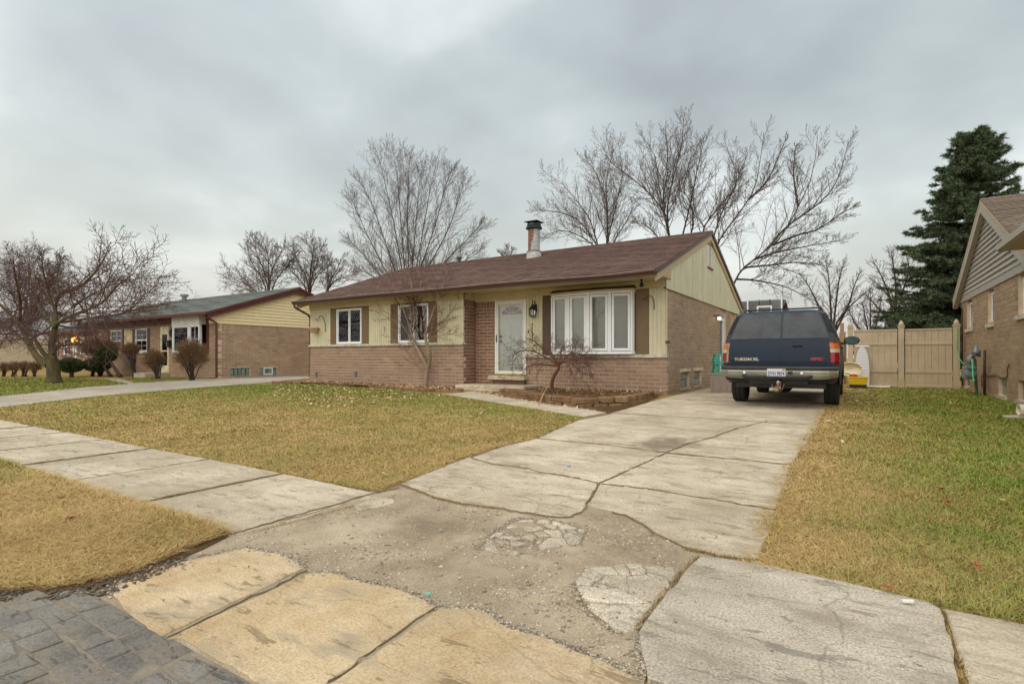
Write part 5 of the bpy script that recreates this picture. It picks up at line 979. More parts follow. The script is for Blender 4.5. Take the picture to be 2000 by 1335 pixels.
def rtext(s, cx_, z, size, mat, name, xs_=1.0, bold=0.004, fit=None): text_mesh(s, size, mat, name, car, lambda a, b, h: C(cx_ + a, zlerp(z, 1) - 0.012 - h + corner(cx_ + a, z), z + b), 0.012, 0.0, xs_, bold, fit=fit)
M['badge'] = plain('badge_silver', S(190, 186, 174), 0.35, 0.3, bump=0); M['badgered'] = plain('badge_red', S(160, 62, 62), 0.4, bump=0)
rtext('YUKON XL', -0.545, 0.885, 0.075, 'badge', 'lettering', fit=0.45); rtext('GMC', 0.645, 0.89, 0.075, 'badgered', 'lettering', fit=0.20)
# tail lights wrap the corners
def wrap(name, z0, z1, k0, k1, mat, off, side_, parent=car):
    mb = MB(); nz = 4; ks = list(range(k0, k1 + 1))
    for o_ in (off, -0.01):
        for i in range(nz + 1):
            z = z0 + (z1 - z0) * i / nz; ol = outline(zlerp(z, 1) - o_, zlerp(z, 2), zlerp(z, 3) + o_)
            pts = ol[:8] if side_ > 0 else ol[24:][::-1]
            ex = [(pts[0][0] - 0.02 * side_, pts[0][1])] + pts + [(pts[-1][0], pts[-1][1] + 0.12)]
            mb.v += [C(*ex[k], z) for k in ks]
    q = len(ks); s = (nz + 1) * q
    for i in range(nz):
        for k in range(q - 1): mb.f.append((i * q + k, i * q + k + 1, (i + 1) * q + k + 1, (i + 1) * q + k)); mb.mi.append(0)
    rim = list(range(q)) + [i * q + q - 1 for i in range(1, nz + 1)] + [nz * q + k for k in range(q - 2, -1, -1)] + [i * q for i in range(nz - 1, 0, -1)]
    for a, b in zip(rim, rim[1:] + rim[:1]): mb.f.append((a, b, b + s, a + s)); mb.mi.append(0)
    return mb.build(name, mat, parent, fixn=True)
for sg in (1, -1):
    hous = wrap('tail_light', 0.85, 1.225, 0 if sg > 0 else 0, 9, 'red' if sg > 0 else 'tanplastic', 0.006, sg)
    k0 = 1 if sg > 0 else 3
    for nm, a, b, mt in (('amber_lens', 1.105, 1.205, 'amber'), ('reverse_lens', 1.035, 1.100, 'clear'), ('red_lens', 0.87, 1.030, 'red')): wrap(nm, a, b, k0, 9, mt, 0.014, sg, hous)
    dv = wrap('pillar_vent', 1.33, 1.78, 3, 9, 'blacktrim', 0.005, sg)
    for i in range(11): z = 1.42 + 0.033 * i; wrap('slat', z, z + 0.016, 3, 8, 'blacktrim', 0.020, sg, dv)
# side windows, pillars, mirrors
for sg in (1, -1):
    for y0, y1 in ((0.75, 1.75), (1.83, 2.72), (2.80, 3.55)):
        mb = MB()
        for z in (1.33, 1.5, 1.70):
            for y_ in (y0, y1 - (0.25 if y1 > 3 and z > 1.6 else 0)): mb.v.append(C(sg * (zlerp(z, 3) + 0.006), y_, z))
        mb.f += [(0, 1, 3, 2), (2, 3, 5, 4)]; mb.mi += [0, 0]; mb.build('side_window', 'carglass', car)
    mr = MB(); mx = sg * 1.17; mr.lathe(C(mx, 3.72, 1.34), [(0.0, -0.03), (0.55, -0.02), (0.95, 0.0), (1.0, 0.05), (0.9, 0.12), (0.4, 0.17), (0, 0.18)], 20, 0.165, 0.105, 'y'); mo = mr.build('door_mirror', 'black', car, smooth=True, origin=C(mx, 3.72, 1.34)); MB().lathe(C(mx, 3.688, 1.34), [(0.85, 0.0), (0.85, 0.004)], 20, 0.165, 0.105, 'y').build('mirror_glass', plain('mirror_glass', S(70, 90, 92), 0.15, 0.2, bump=0), mo); MB().box(0, 0.12, -0.03, 0.03, 0, 0.05, lambda a, b, c_: C(sg * (0.94 + a), 3.75 + b, 1.25 + c_)).build('mirror_arm', 'black', mo)
    for y_ in (1.62, 2.70, 3.72): MB().box(0.0, 0.006, y_ - 0.006, y_ + 0.006, 0.55, 1.29, lambda a, b, c_: C(sg * (0.99 + a), b, c_)).build('door_seam', 'black', car)
    for y_ in (1.9, 2.95): MB().box(0.0, 0.03, y_, y_ + 0.16, 1.13, 1.17, lambda a, b, c_: C(sg * (0.985 + a), b, c_)).build('door_handle', 'blacktrim', car)
    ar = MB().tube([C(sg * 0.66, 0.62, 1.855), C(sg * 0.66, 0.70, 1.915), C(sg * 0.66, 1.6, 1.925), C(sg * 0.66, 2.9, 1.92), C(sg * 0.66, 3.0, 1.86)], 0.018, 8).build('roof_rail', 'blacktrim', car, smooth=True)
for y_ in (0.95, 2.4): MB().box(-0.65, 0.65, y_, y_ + 0.06, 1.905, 1.935, C).build('roof_bar', 'blacktrim', car)
# wheels
def tyre_prof(): return [(0.20, -0.10), (0.30, -0.132), (0.352, -0.128), (0.372, -0.10), (0.374, -0.05), (0.366, -0.045), (0.366, -0.035), (0.375, -0.03), (0.375, 0.03), (0.366, 0.035), (0.366, 0.045), (0.374, 0.05), (0.372, 0.10), (0.352, 0.128), (0.30, 0.132), (0.20, 0.10)]
for sg in (1, -1):
    for y_ in (1.30, 4.61):
        cw = C(sg * 0.845, y_, 0.372); tw = MB().lathe(cw, tyre_prof(), 32, axis='x').build('wheel', 'tyre', car, smooth=True, origin=cw)
        MB().lathe(cw, [(0.0, sg * 0.06), (0.06, sg * 0.075), (0.08, sg * 0.05), (0.18, sg * 0.07), (0.205, sg * 0.105), (0.21, sg * 0.09)], 20, axis='x').build('rim', 'greymetal', tw)
        ac = C(sg * 0.985, y_, 0.40); mb = MB(); k = 14; pts = [(0.47 * math.cos(math.pi * i / k), 0.46 * math.sin(math.pi * i / k)) for i in range(k + 1)] + [(-0.47, 0.08), (0.47, 0.08)][:0]
        mb.prism([(a, b + 0.02) for a, b in pts], 0, 0.014, lambda a, b, h: (ac[0] + sg * h, ac[1] + a, ac[2] + b)); mb.build('wheel_arch', 'blacktrim', car, fixn=True)
# bumper, plate, hitch, underside
def bump_prof(name, pr, mat, w0, parent=car, curve=0.10, n=14):
    mb = MB(); m = len(pr)
    for i in range(n + 1):
        x = -w0 + 2 * w0 * i / n; q = abs(x) / w0; yy = curve * max(0, (q - 0.72) / 0.28) ** 2
        mb.v += [C(x, y_ + yy, z + (z_up(q) if z < 0.62 else 0)) for y_, z in pr]
        if i: b = i * m; mb.f += [(b - m + j, b - m + (j + 1) % m, b + (j + 1) % m, b + j) for j in range(m)]; mb.mi += [0] * m
    mb.f += [tuple(range(m)), tuple(range(n * m, (n + 1) * m))]; mb.mi += [0, 0]; return mb.build(name, mat, parent, fixn=True, smooth=False)
z_up = lambda q: 0.05 * max(0, (q - 0.8) / 0.2)
bmp = bump_prof('rear_bumper', [(-0.09, 0.72), (-0.11, 0.68), (-0.10, 0.60), (-0.05, 0.545), (0.1, 0.54), (0.1, 0.72)], 'chrome', 0.985)
bump_prof('step_pad', [(-0.12, 0.722), (-0.125, 0.75), (-0.09, 0.775), (0.13, 0.782), (0.13, 0.722)], 'blacktrim', 0.99, bmp); bump_prof('lower_lip', [(-0.115, 0.615), (-0.13, 0.59), (-0.10, 0.545), (0.0, 0.52), (0.0, 0.56)], 'blacktrim', 0.66, bmp, 0.05)
pl = PY(1516, 733, CY0 - 0.12); px0 = pl[0] - CX0
plate = bevel(MB().box(px0 - 0.155, px0 + 0.155, -0.135, -0.112, 0.585, 0.735, C).build('licence_plate', plain('plate_white', S(200, 202, 202), 0.4, bump=0, var=0.03), car), 0.004); M['plateblue'] = plain('plate_blue', S(40, 62, 140), 0.5, bump=0)
text_mesh('DYH 9874', 0.098, 'plateblue', 'plate_number', plate, lambda a, b, h: C(px0 + a, -0.137 - h, 0.613 + b), 0.003, 0, 1.0, 0.0015, fit=0.27)
MB().box(px0 - 0.152, px0 + 0.152, -0.1375, -0.1355, 0.588, 0.600, C).build('plate_band', 'plateblue', plate); MB().box(px0 + 0.10, px0 + 0.145, -0.1375, -0.1355, 0.708, 0.730, C).build('plate_sticker', plain('sticker', S(200, 60, 30), 0.5, bump=0), plate)
for x in (-0.55, 0.42): MB().lathe(C(x, -0.118, 0.655), [(0.026, 0.0), (0.024, -0.014), (0.01, -0.018)], 12, axis='y').build('bumper_bolt', 'white', bmp, smooth=True)
MB().box(px0 + 0.19, px0 + 0.27, -0.118, -0.10, 0.63, 0.69, C).build('wiring_socket', 'black', bmp)
MB().box(-0.78, 0.78, 0.30, 5.2, 0.36, 0.47, C).build('chassis', 'black', car); MB().tube([C(-0.7, 1.3, 0.37), C(0.7, 1.3, 0.37)], 0.06, 10).build('axle', 'black', car); MB().lathe(C(0, 1.3, 0.37), [(0.0, -0.16), (0.12, -0.12), (0.16, 0), (0.12, 0.12), (0, 0.16)], 14, axis='y').build('differential', 'black', car, smooth=True); MB().tube([C(0.45, 0.35, 0.40), C(0.45, 1.0, 0.40), C(0.3, 2.4, 0.42)], 0.045, 10).build('exhaust', 'greymetal', car)
M['rusty'] = plain('rusty_steel', S(128, 100, 84), 0.5, 0.5, var=0.4, scale=20)
hb_ = MB().box(-0.5, 0.5, 0.1, 0.18, 0.44, 0.52, C).build('hitch_frame', 'black', car); MB().box(0.0, 0.08, -0.10, 0.12, 0.43, 0.50, C).build('receiver', 'rusty', hb_); MB().box(-0.01, 0.09, -0.22, -0.09, 0.36, 0.42, C).build('drawbar', 'rusty', hb_); MB().lathe(C(0.04, -0.17, 0.42), [(0.018, 0), (0.018, 0.03), (0.032, 0.05), (0.034, 0.07), (0.02, 0.095)], 12).build('tow_ball', 'chrome', hb_, smooth=True); MB().tube([C(-0.08, -0.06, 0.44), C(-0.04, -0.12, 0.34), C(0.02, -0.14, 0.30), C(0.10, -0.12, 0.35), C(0.13, -0.06, 0.45)], 0.009, 6).build('safety_chain', 'rusty', hb_)
# ---------------------------------------------------------------- small things by the side wall and the fence
def ground_at(px, py): p = G(px, py); return p[0], p[1], gz(p[1])
M['bin'] = plain('grey_beige_plastic', S(166, 150, 138), 0.55, var=0.05, bump=0.02); M['teal'] = plain('teal_plastic', S(22, 168, 148), 0.45, var=0.06, bump=0)
def tub(name, cx_, cy_, z0, w0, d0, w1, d1, h, mat, parent=None, wall=0.015):
    mb = MB(); lv = [(w0, d0, 0), (w1, d1, h), (w1 + 0.03, d1 + 0.03, h), (w1 + 0.03, d1 + 0.03, h - 0.03), ]
    o = [[(cx_ + sx_ * a / 2, cy_ + sy_ * b / 2, z0 + z) for sx_, sy_ in ((-1, -1), (1, -1), (1, 1), (-1, 1))] for a, b, z in ((w1 + 0.035, d1 + 0.035, h - 0.035), (w1 + 0.035, d1 + 0.035, h), (w1 - 0.01, d1 - 0.01, h), (w0 - 0.02, d0 - 0.02, 0.02))]
    outer = [[(cx_ + sx_ * a / 2, cy_ + sy_ * b / 2, z0 + z) for sx_, sy_ in ((-1, -1), (1, -1), (1, 1), (-1, 1))] for a, b, z in ((w0, d0, 0), (w1, d1, h - 0.035))]
    rings = outer + o; vs = sum(rings, []); fs = [(3, 2, 1, 0)]
    for i in range(len(rings) - 1):
        for j in range(4): fs.append((4 * i + j, 4 * i + (j + 1) % 4, 4 * i + 4 + (j + 1) % 4, 4 * i + 4 + j))
    k = 4 * (len(rings) - 1); fs.append((k, k + 1, k + 2, k + 3)); mb.add(vs, fs); return bevel(mb.build(name, mat, parent, origin=(cx_, cy_, z0)), 0.012)
bxp = (UX(1411, 15.2), 15.2); bzb = gz(15) + 0.016
bn = tub('storage_bin', bxp[0], bxp[1], bzb, 0.52, 0.40, 0.58, 0.46, 0.50, 'bin'); tag(bn, 'grey beige plastic storage bin on the drive beside the side wall', 'storage bin')
for k in range(3): MB().box(bxp[0] - 0.2 + 0.17 * k, bxp[0] - 0.19 + 0.17 * k, bxp[1] - 0.237, bxp[1] - 0.20, bzb + 0.05, bzb + 0.42).build('rib', 'bin', bn)
def basket(z0, flip, lab, hh=0.30):
    e_ = thing('laundry_basket', lab, 'basket', (bxp[0], bxp[1], z0), 'teal laundry baskets'); w0, w1 = (0.54, 0.44) if flip else (0.44, 0.54); mb = MB(); n = 24
    def ringp(f, k): a = 2 * math.pi * k / n; w_ = w0 + (w1 - w0) * f; c_, s_ = math.cos(a), math.sin(a); q = (abs(c_) ** 4 + abs(s_) ** 4) ** 0.25; return (bxp[0] + w_ / 2 * c_ / q, bxp[1] + 0.75 * w_ / 2 * s_ / q, z0 + hh * f)
    for f0, f1 in ((0.0, 0.10), (0.30, 0.38), (0.60, 0.68), (0.88, 1.0)):
        for k in range(n): mb.add([ringp(f0, k), ringp(f0, k + 1), ringp(f1, k + 1), ringp(f1, k)], [(0, 1, 2, 3)])
    for k in range(0, n, 2): mb.add([ringp(0, k), ringp(0, k + 0.9), ringp(1, k + 0.9), ringp(1, k)], [(0, 1, 2, 3)])
    o = mb.build('basket_weave', 'teal', e_); sm = o.modifiers.new('thick', 'SOLIDIFY'); sm.thickness = 0.008
    MB().prism([ringp(1.0 if flip else 0.0, k)[:2] for k in range(n)], 0, 0.012, lambda a, b, h: (a, b, z0 + (hh - 0.014 if flip else 0.002) + h)).build('base', 'teal', e_, fixn=True); MB().tube([ringp(0.0 if flip else 1.0, k) for k in range(n + 1)], 0.014, 6).build('rim', 'teal', e_); return e_
basket(bzb + 0.505, True, 'lower upturned teal laundry basket on the storage bin'); basket(bzb + 0.755, True, 'upper upturned teal laundry basket on top of the other', 0.27)
# ironing board leaning on the fence
ib = thing('ironing_board', 'white ironing board with grey stripes leaning upright on the tan fence', 'ironing board', (UX(1684, FY - 0.3), FY - 0.3, 0.2)); ix = UX(1684, FY - 0.2)
t = NT('striped_cover'); g_ = t.n('NewGeometry'); wv = t.n('TexWave', wave_type='BANDS', bands_direction='Z'); wv.inputs['Scale'].default_value = 3.4; wv.inputs['Distortion'].default_value = 0.4; t.L.new(g_.outputs['Position'], wv.inputs['Vector']); M['stripes'] = t.fin(t.mix(t.ramp(wv.outputs[0], (0.0, 0.6), (0.12, 0.0)), S(214, 216, 222), S(120, 124, 140)), 0.8)
prof = [(-0.19, 0), (0.19, 0), (0.195, 0.5), (0.185, 0.75), (0.15, 1.0), (0.10, 1.17), (0.05, 1.24), (-0.05, 1.24), (-0.10, 1.17), (-0.15, 1.0), (-0.185, 0.75), (-0.195, 0.5)]
bevel(MB().prism(prof, 0, 0.035, lambda a, b, h: (ix + a, FY - 0.30 + 0.16 * b / 1.25 - 0.035 + h, gz(20) + 0.02 + b)).build('board_top', 'stripes', ib, fixn=True), 0.012)
MB().tube([(ix - 0.19, FY - 0.16, 1.50), (ix + 0.19, FY - 0.16, 1.50)], 0.018, 8).build('foot_bar', 'white', ib); MB().tube([(ix, FY - 0.15, 1.49), (ix, FY - 0.13, 1.25), (ix, FY - 0.16, 0.6)], 0.016, 8).build('leg', 'white', ib)
# toy sand table
tx, ty = UX(1676, 19.4), 19.4; tz = gz(19); M['yellow'] = plain('yellow_plastic', S(226, 190, 36), 0.45, var=0.05, bump=0); M['creamplastic'] = plain('cream_plastic', S(216, 206, 172), 0.5, var=0.06, bump=0); M['redplastic'] = plain('red_plastic', S(190, 40, 36), 0.45, bump=0)
tt = thing('sand_table', 'yellow toy sand table with open cream lid beside the car', 'sand table', (tx, ty, tz))
tub('tray', tx, ty, tz + 0.12, 0.42, 0.36, 0.50, 0.44, 0.24, 'yellow', tt); MB().box(tx - 0.22, tx + 0.22, ty - 0.17, ty + 0.17, tz, tz + 0.118).build('base', 'black', tt)
n = 24; mb = MB(); lid_c = (tx - 0.22, ty + 0.16, tz + 0.58)
for f, o_ in ((1.0, 0.0), (0.97, 0.06), (0.85, 0.13), (0.4, 0.17), (0.0, 0.175)): mb.v += [(lid_c[0] + 0.33 * f * math.cos(2 * math.pi * k / n), lid_c[1] + o_ + 0.08 * f * math.sin(2 * math.pi * k / n), lid_c[2] + 0.20 * f * math.sin(2 * math.pi * k / n)) for k in range(n)]
for i in range(4):
    for k in range(n): mb.f.append((i * n + k, i * n + (k + 1) % n, (i + 1) * n + (k + 1) % n, (i + 1) * n + k)); mb.mi.append(0)
lo_ = mb.build('lid', 'creamplastic', tt, smooth=True); sm = lo_.modifiers.new('thick', 'SOLIDIFY'); sm.thickness = 0.012; MB().tube([(lid_c[0] + 0.335 * math.cos(2 * math.pi * k / n), lid_c[1] + 0.08 * math.sin(2 * math.pi * k / n), lid_c[2] + 0.205 * math.sin(2 * math.pi * k / n)) for k in range(n + 1)], 0.016, 6).build('lid_rim', 'creamplastic', tt)
MB().lathe((tx - 0.12, ty - 0.02, tz + 0.37), [(0.0, 0.07), (0.08, 0.05), (0.11, 0.0), (0.09, -0.02)], 14).build('scoop', 'redplastic', tt, smooth=True); MB().tube([(tx - 0.12, ty - 0.02, tz + 0.39), (tx - 0.34, ty - 0.04, tz + 0.46)], 0.014, 6).build('scoop_handle', 'black', tt)
wp = ground_at(1715, 757); o = MB().tube([(wp[0] - 0.3, wp[1] + 0.1, wp[2] + 0.04), (wp[0], wp[1], wp[2] + 0.03), (wp[0] + 0.3, wp[1] - 0.05, wp[2] + 0.045)], 0.03, 6).build('plastic_strip', 'whitetrim', None, origin=wp); tag(o, 'white plastic strip lying on the grass below the ironing board', 'strip')
# basketball hoop behind the car
hy = 24.0; hx = (UX(1459, hy) + UX(1528, hy)) / 2; hwid = (UX(1528, hy) - UX(1459, hy)) / 2; ztop = PY(1495, 583, hy)[2]; zbt = ztop - 0.85
hp = thing('basketball_hoop', 'portable basketball hoop with clear backboard standing behind the car', 'basketball hoop', (hx, hy + 0.9, 0.2))
MB().box(hx - hwid, hx + hwid, hy - 0.008, hy + 0.008, zbt, ztop).build('backboard', 'acrylic', hp)
for n_, a, b, c_, d in (('frame_bar', -hwid, -hwid + 0.05, 0, 0.85), ('frame_bar', hwid - 0.05, hwid, 0, 0.85), ('frame_bar', -hwid + 0.05, hwid - 0.05, 0.82, 0.85), ('frame_bar', -hwid + 0.05, hwid - 0.05, 0, 0.04), ('target_bar', -0.28, -0.22, 0.12, 0.56), ('target_bar', 0.22, 0.28, 0.12, 0.56), ('target_bar', -0.22, 0.22, 0.50, 0.56)): MB().box(hx + a, hx + b, hy - 0.02, hy + 0.02, zbt + c_, zbt + d).build(n_, 'white', hp)
for x in (-0.2, 0.2): MB().box(hx + x - 0.02, hx + x + 0.02, hy + 0.02, hy + 0.06, zbt - 0.1, ztop).build('brace', 'black', hp)
MB().tube([(hx + 0.22 * math.cos(a), hy - 0.32 + 0.22 * math.sin(a), zbt + 0.12) for a in np.linspace(0, 2 * math.pi, 25)], 0.012, 6).build('rim', 'redplastic', hp); MB().tube([(hx, hy + 0.05, zbt + 0.4), (hx, hy + 0.7, zbt - 0.3), (hx, hy + 0.9, 1.6), (hx, hy + 0.95, 0.2)], 0.045, 10).build('pole', 'black', hp, smooth=True); tub('base', hx, hy + 1.1, gz(24) + 0.016, 0.9, 0.7, 0.8, 0.6, 0.22, 'black', hp)
# gas meter with pipes on the right house
mp = PX(1895, 727, NX - 0.32); my, mz = mp[1], mp[2]; mt = thing('gas_meter', 'grey gas meter with bent pipes on the right brick wall', 'gas meter', (NX - 0.2, my, 0.2)); K = lambda a, b, c_: (NX - a, my + b, mz + c_)
bevel(MB().box(0.22, 0.46, -0.20, 0.20, -0.16, 0.16, K).build('meter_body', 'meter', mt), 0.03); MB().lathe(K(0.34, -0.20, 0), [(0.12, 0), (0.12, -0.05), (0.06, -0.07)], 16, axis='y').build('diaphragm_cover', 'meter', mt); MB().box(0.28, 0.42, -0.34, -0.20, 0.10, 0.20, K).build('index_box', 'greymetal', mt)
for b0, pts in ((0, [(0.34, -0.12, 0.16), (0.34, -0.12, 0.36), (0.30, -0.06, 0.43), (0.20, 0.02, 0.43), (0.12, 0.10, 0.42)]), (1, [(0.34, 0.12, 0.16), (0.34, 0.12, 0.36), (0.28, 0.24, 0.44), (0.18, 0.34, 0.34), (0.16, 0.36, -0.1), (0.14, 0.36, -0.6)])): MB().tube([K(*p) for p in pts], 0.03, 8).build('pipe', 'greymetal', mt, smooth=True)
MB().lathe(K(0.2, 0.05, 0.52), [(0.02, -0.1), (0.09, -0.05), (0.10, 0.0), (0.05, 0.05), (0.03, 0.14)], 14).build('regulator', 'greymetal', mt, smooth=True); MB().tube([K(0.10, -0.34, -0.55), K(0.10, -0.34, 0.1), K(0.10, -0.36, 0.55)], 0.027, 8).build('riser_pipe', plain('rust_brown_pipe', S(70, 46, 38), 0.7), mt, smooth=True)
M['hosegreen'] = plain('green_hose', S(64, 196, 128), 0.45, var=0.08, bump=0)
hpts = [PX(1857, 642, 2.55), PX(1861, 665, 2.52), PX(1868, 690, 2.5), PX(1878, 706, 2.5), PX(1886, 711, 2.46), PX(1893, 702, 2.42), PX(1898, 704, 2.40), PX(1900, 725, 2.36), PX(1902, 745, 2.30), PX(1906, 768, 2.2)]
hpts[0] = (hpts[0][0], FY - 0.1, 2.06); hpts[1] = (2.54, FY - 0.14, hpts[1][2]); hpts[2] = (2.54, FY - 0.2, hpts[2][2]); gl = ground_at(1910, 774)
def smooth_path(p, k=6):
    p = [Vector(q) for q in p]; o = []
    for i in range(len(p) - 1):
        a, b, c_, d = p[max(i - 1, 0)], p[i], p[i + 1], p[min(i + 2, len(p) - 1)]
        for j in range(k): t_ = j / k; o.append(0.5 * ((2 * b) + (c_ - a) * t_ + (2 * a - 5 * b + 4 * c_ - d) * t_ ** 2 + (3 * b - a - 3 * c_ + d) * t_ ** 3))
    return o + [p[-1]]
hpts[-1] = (gl[0], gl[1], gl[2] + 0.03); hs = MB().tube(smooth_path(hpts), 0.013, 8).build('garden_hose', 'hosegreen', None, smooth=True); tag(hs, 'bright green garden hose hanging over the fence and the gas meter', 'hose')
cb = [PX(1918, 757, NX - 0.02), PX(1918, 733, NX - 0.02), PX(1922, 730, NX - 0.02), PX(1930, 734, NX - 0.02), PX(1946, 733, NX - 0.02), PX(1955, 738, NX - 0.02), PX(1967, 735, NX - 0.02), PX(1967, 722, NX - 0.02), PX(1971, 711, NX - 0.02)]
MB().tube(smooth_path(cb, 4), 0.009, 6).build('wall_cable', 'black', rh, smooth=True); MB().tube([(NX - 0.05, FY + 0.2, 0.2), (NX - 0.05, FY + 0.2, 2.6)], 0.02, 6).build('thin_conduit', 'brown', rh)
# splash block with an elbow of downspout at the right edge
g0 = G(1985, 818); sb = bevel(MB().prism([(-0.5, -0.16), (0.0, -0.2), (0.45, -0.2), (0.45, 0.2), (0.0, 0.2), (-0.5, 0.16)], 0, 0.05, lambda a, b, h: (g0[0] + 0.15 + a * 0.6, g0[1] + b * 0.8, gz(g0[1]) + 0.02 + h * (1 if a > -0.4 else 0.5))).build('splash_block', 'conc', None, origin=(g0[0], g0[1], gz(g0[1])), fixn=True), 0.01); tag(sb, 'grey concrete splash block lying in the grass at the right edge', 'splash block')
q = PX(1988, 806, g0[0] + 0.1); pz = gz(g0[1]) + 0.15; sp = MB(); sp.tube([(g0[0] + 0.02, g0[1] - 0.02, pz), (g0[0] + 0.5, g0[1] + 0.06, pz + 0.01), (g0[0] + 1.0, g0[1] + 0.14, pz + 0.02)], 0.075, 16, cap=False); so_ = sp.build('drain_pipe', plain('white_pvc', S(206, 196, 176), 0.5), None, smooth=True, origin=(g0[0], g0[1], pz)); so_.modifiers.new('thick', 'SOLIDIFY').thickness = -0.012; tag(so_, 'short pale plastic drain pipe resting on the splash block', 'pipe')
# ---------------------------------------------------------------- vegetation
def bark(name, c1, c2, moss=None):
    t = NT(name); col = t.ramp(t.noise(9, 5, 0.65, t.pos((1, 1, 0.4))), (0.3, c1), (0.7, c2))
    if moss: col = t.mix(t.ramp(t.noise(5, 5), (0.42, 0.0), (0.62, 0.75)), col, moss)
    t.bump(t.noise(40, 4, 0.6, t.pos((1, 1, 0.3))), 0.5, 0.01); return t.fin(col, 0.95, 0, 0.15)
M['bark_grey'] = bark('grey_bark', S(70, 62, 58), S(104, 94, 86)); M['bark_dark'] = bark('dark_bark', S(58, 48, 44), S(88, 76, 68)); M['twig_grey'] = bark('grey_twigs', S(96, 84, 80), S(126, 112, 106)); M['twig_red'] = bark('reddish_twigs', S(96, 62, 54), S(124, 84, 72))
M['bark_moss'] = bark('mossy_bark', S(66, 58, 48), S(100, 88, 72), S(98, 92, 38)); M['bark_tan'] = bark('smooth_tan_bark', S(122, 105, 88), S(160, 142, 120)); M['twig_purple'] = bark('purplish_twigs', S(84, 62, 60), S(116, 90, 86)); M['twig_brown'] = bark('brown_twigs', S(116, 90, 66), S(160, 130, 98)); M['bark_maroon'] = bark('maroon_bark', S(82, 56, 46), S(116, 84, 66))
class Wood:
    def __init__(s): s.g = {0: {}, 1: {}}
    def add(s, part, pts, rad, sides): s.g[part].setdefault((len(pts), sides), []).append((pts, rad))
    def build(s, part, name, mat, parent):
        V = []; Fc = []; base = 0
        for (k, n), lst in s.g[part].items():
            P = np.array([q[0] for q in lst], float); Rr = np.array([q[1] for q in lst], float); m = len(lst)
            T = np.empty_like(P); T[:, 1:-1] = P[:, 2:] - P[:, :-2]; T[:, 0] = P[:, 1] - P[:, 0]; T[:, -1] = P[:, -1] - P[:, -2]; T /= np.linalg.norm(T, axis=2, keepdims=True) + 1e-9
            ref = np.where((np.abs(T[:, :1, 2:3]) > 0.9), np.array([1.0, 0, 0]), np.array([0, 0, 1.0])); U = np.cross(T, np.broadcast_to(ref, T.shape)); U /= np.linalg.norm(U, axis=2, keepdims=True) + 1e-9; W_ = np.cross(T, U)
            a = 2 * np.pi * np.arange(n) / n; ring = P[:, :, None, :] + Rr[:, :, None, None] * (U[:, :, None, :] * np.cos(a)[None, None, :, None] + W_[:, :, None, :] * np.sin(a)[None, None, :, None])
            V.append(ring.reshape(-1, 3)); i = np.arange(k - 1)[:, None] * n + np.arange(n)[None]; j = np.arange(k - 1)[:, None] * n + (np.arange(n)[None] + 1) % n
            f = np.stack([i, j, j + n, i + n], 2).reshape(-1, 4); Fc.append((f[None] + (base + np.arange(m) * k * n)[:, None, None]).reshape(-1, 4)); base += m * k * n
        if not V: return None
        return npmesh(name, np.vstack(V), np.vstack(Fc), mat, parent, smooth=True)
RN = random.Random(5)
def nrm3(v):
    l = math.sqrt(v[0] ** 2 + v[1] ** 2 + v[2] ** 2) or 1; return (v[0] / l, v[1] / l, v[2] / l)
def rot_dir(d, ang, az):
    u = nrm3((d[1], -d[0], 0.0)) if abs(d[2]) < 0.98 else (1.0, 0, 0); w_ = (d[1] * u[2] - d[2] * u[1], d[2] * u[0] - d[0] * u[2], d[0] * u[1] - d[1] * u[0])
    s, c = math.sin(ang), math.cos(ang); ca, sa = math.cos(az), math.sin(az); return nrm3(tuple(d[i] * c + (u[i] * ca + w_[i] * sa) * s for i in range(3)))
def grow(T, p, d, L_, r, lvl, P):
    k = P['k'][min(lvl, len(P['k']) - 1)]; st = L_ / k; path = [p]; wob = P['wob']; up = P['up'][min(lvl, len(P['up']) - 1)]
    for i in range(k):
        d = nrm3((d[0] + RN.gauss(0, wob), d[1] + RN.gauss(0, wob), d[2] + RN.gauss(0, wob) + up)); p = (p[0] + d[0] * st, p[1] + d[1] * st, p[2] + d[2] * st); path.append(p)
    tip = max(P['rmin'] * 0.7, r * 0.3); T.add(0 if lvl <= P['trunk'] else 1, path, [r + (tip - r) * i / k for i in range(k + 1)], 8 if lvl == 0 else (5 if lvl == 1 else 3))
    if lvl < P['max']: kids(T, path, L_, r, tip, lvl, P)
def kids(T, path, L_, r, tip, lvl, P, t0=None, n=None):
    n = n or P['n'][lvl]; t0 = P['t0'][min(lvl, len(P['t0']) - 1)] if t0 is None else t0; az = RN.random() * 6.28; k = len(path) - 1
    for i in range(n):
        t_ = t0 + (1 - t0) * (i + RN.random() * 0.8) / n; s = min(t_ * k, k - 1e-4); j = int(s); f = s - j; a, b = path[j], path[j + 1]; p = tuple(a[q] + (b[q] - a[q]) * f for q in range(3)); d = nrm3(tuple(b[q] - a[q] for q in range(3)))
        az += 2.4 + RN.uniform(-0.5, 0.5); ang = R(P['ang'] + RN.uniform(-14, 14)); Lc = L_ * P['ratio'][min(lvl, len(P['ratio']) - 1)] * (1 - P.get('shrink', 0.76) * t_) * RN.uniform(0.65, 1.25); rc = max(P['rmin'], min((r + (tip - r) * t_) * 0.55, Lc * 0.0125))
        grow(T, p, rot_dir(d, ang, az), Lc, rc, lvl + 1, P)
def pxpath(pts, Y, dys=None): return [PY(x, y, Y + (dys[i] if dys else 0)) for i, (x, y) in enumerate(pts)]
def resample(path, n=9): sp_ = smooth_path(path, 5); return [tuple(sp_[int(i * (len(sp_) - 1) / n)]) for i in range(n + 1)]
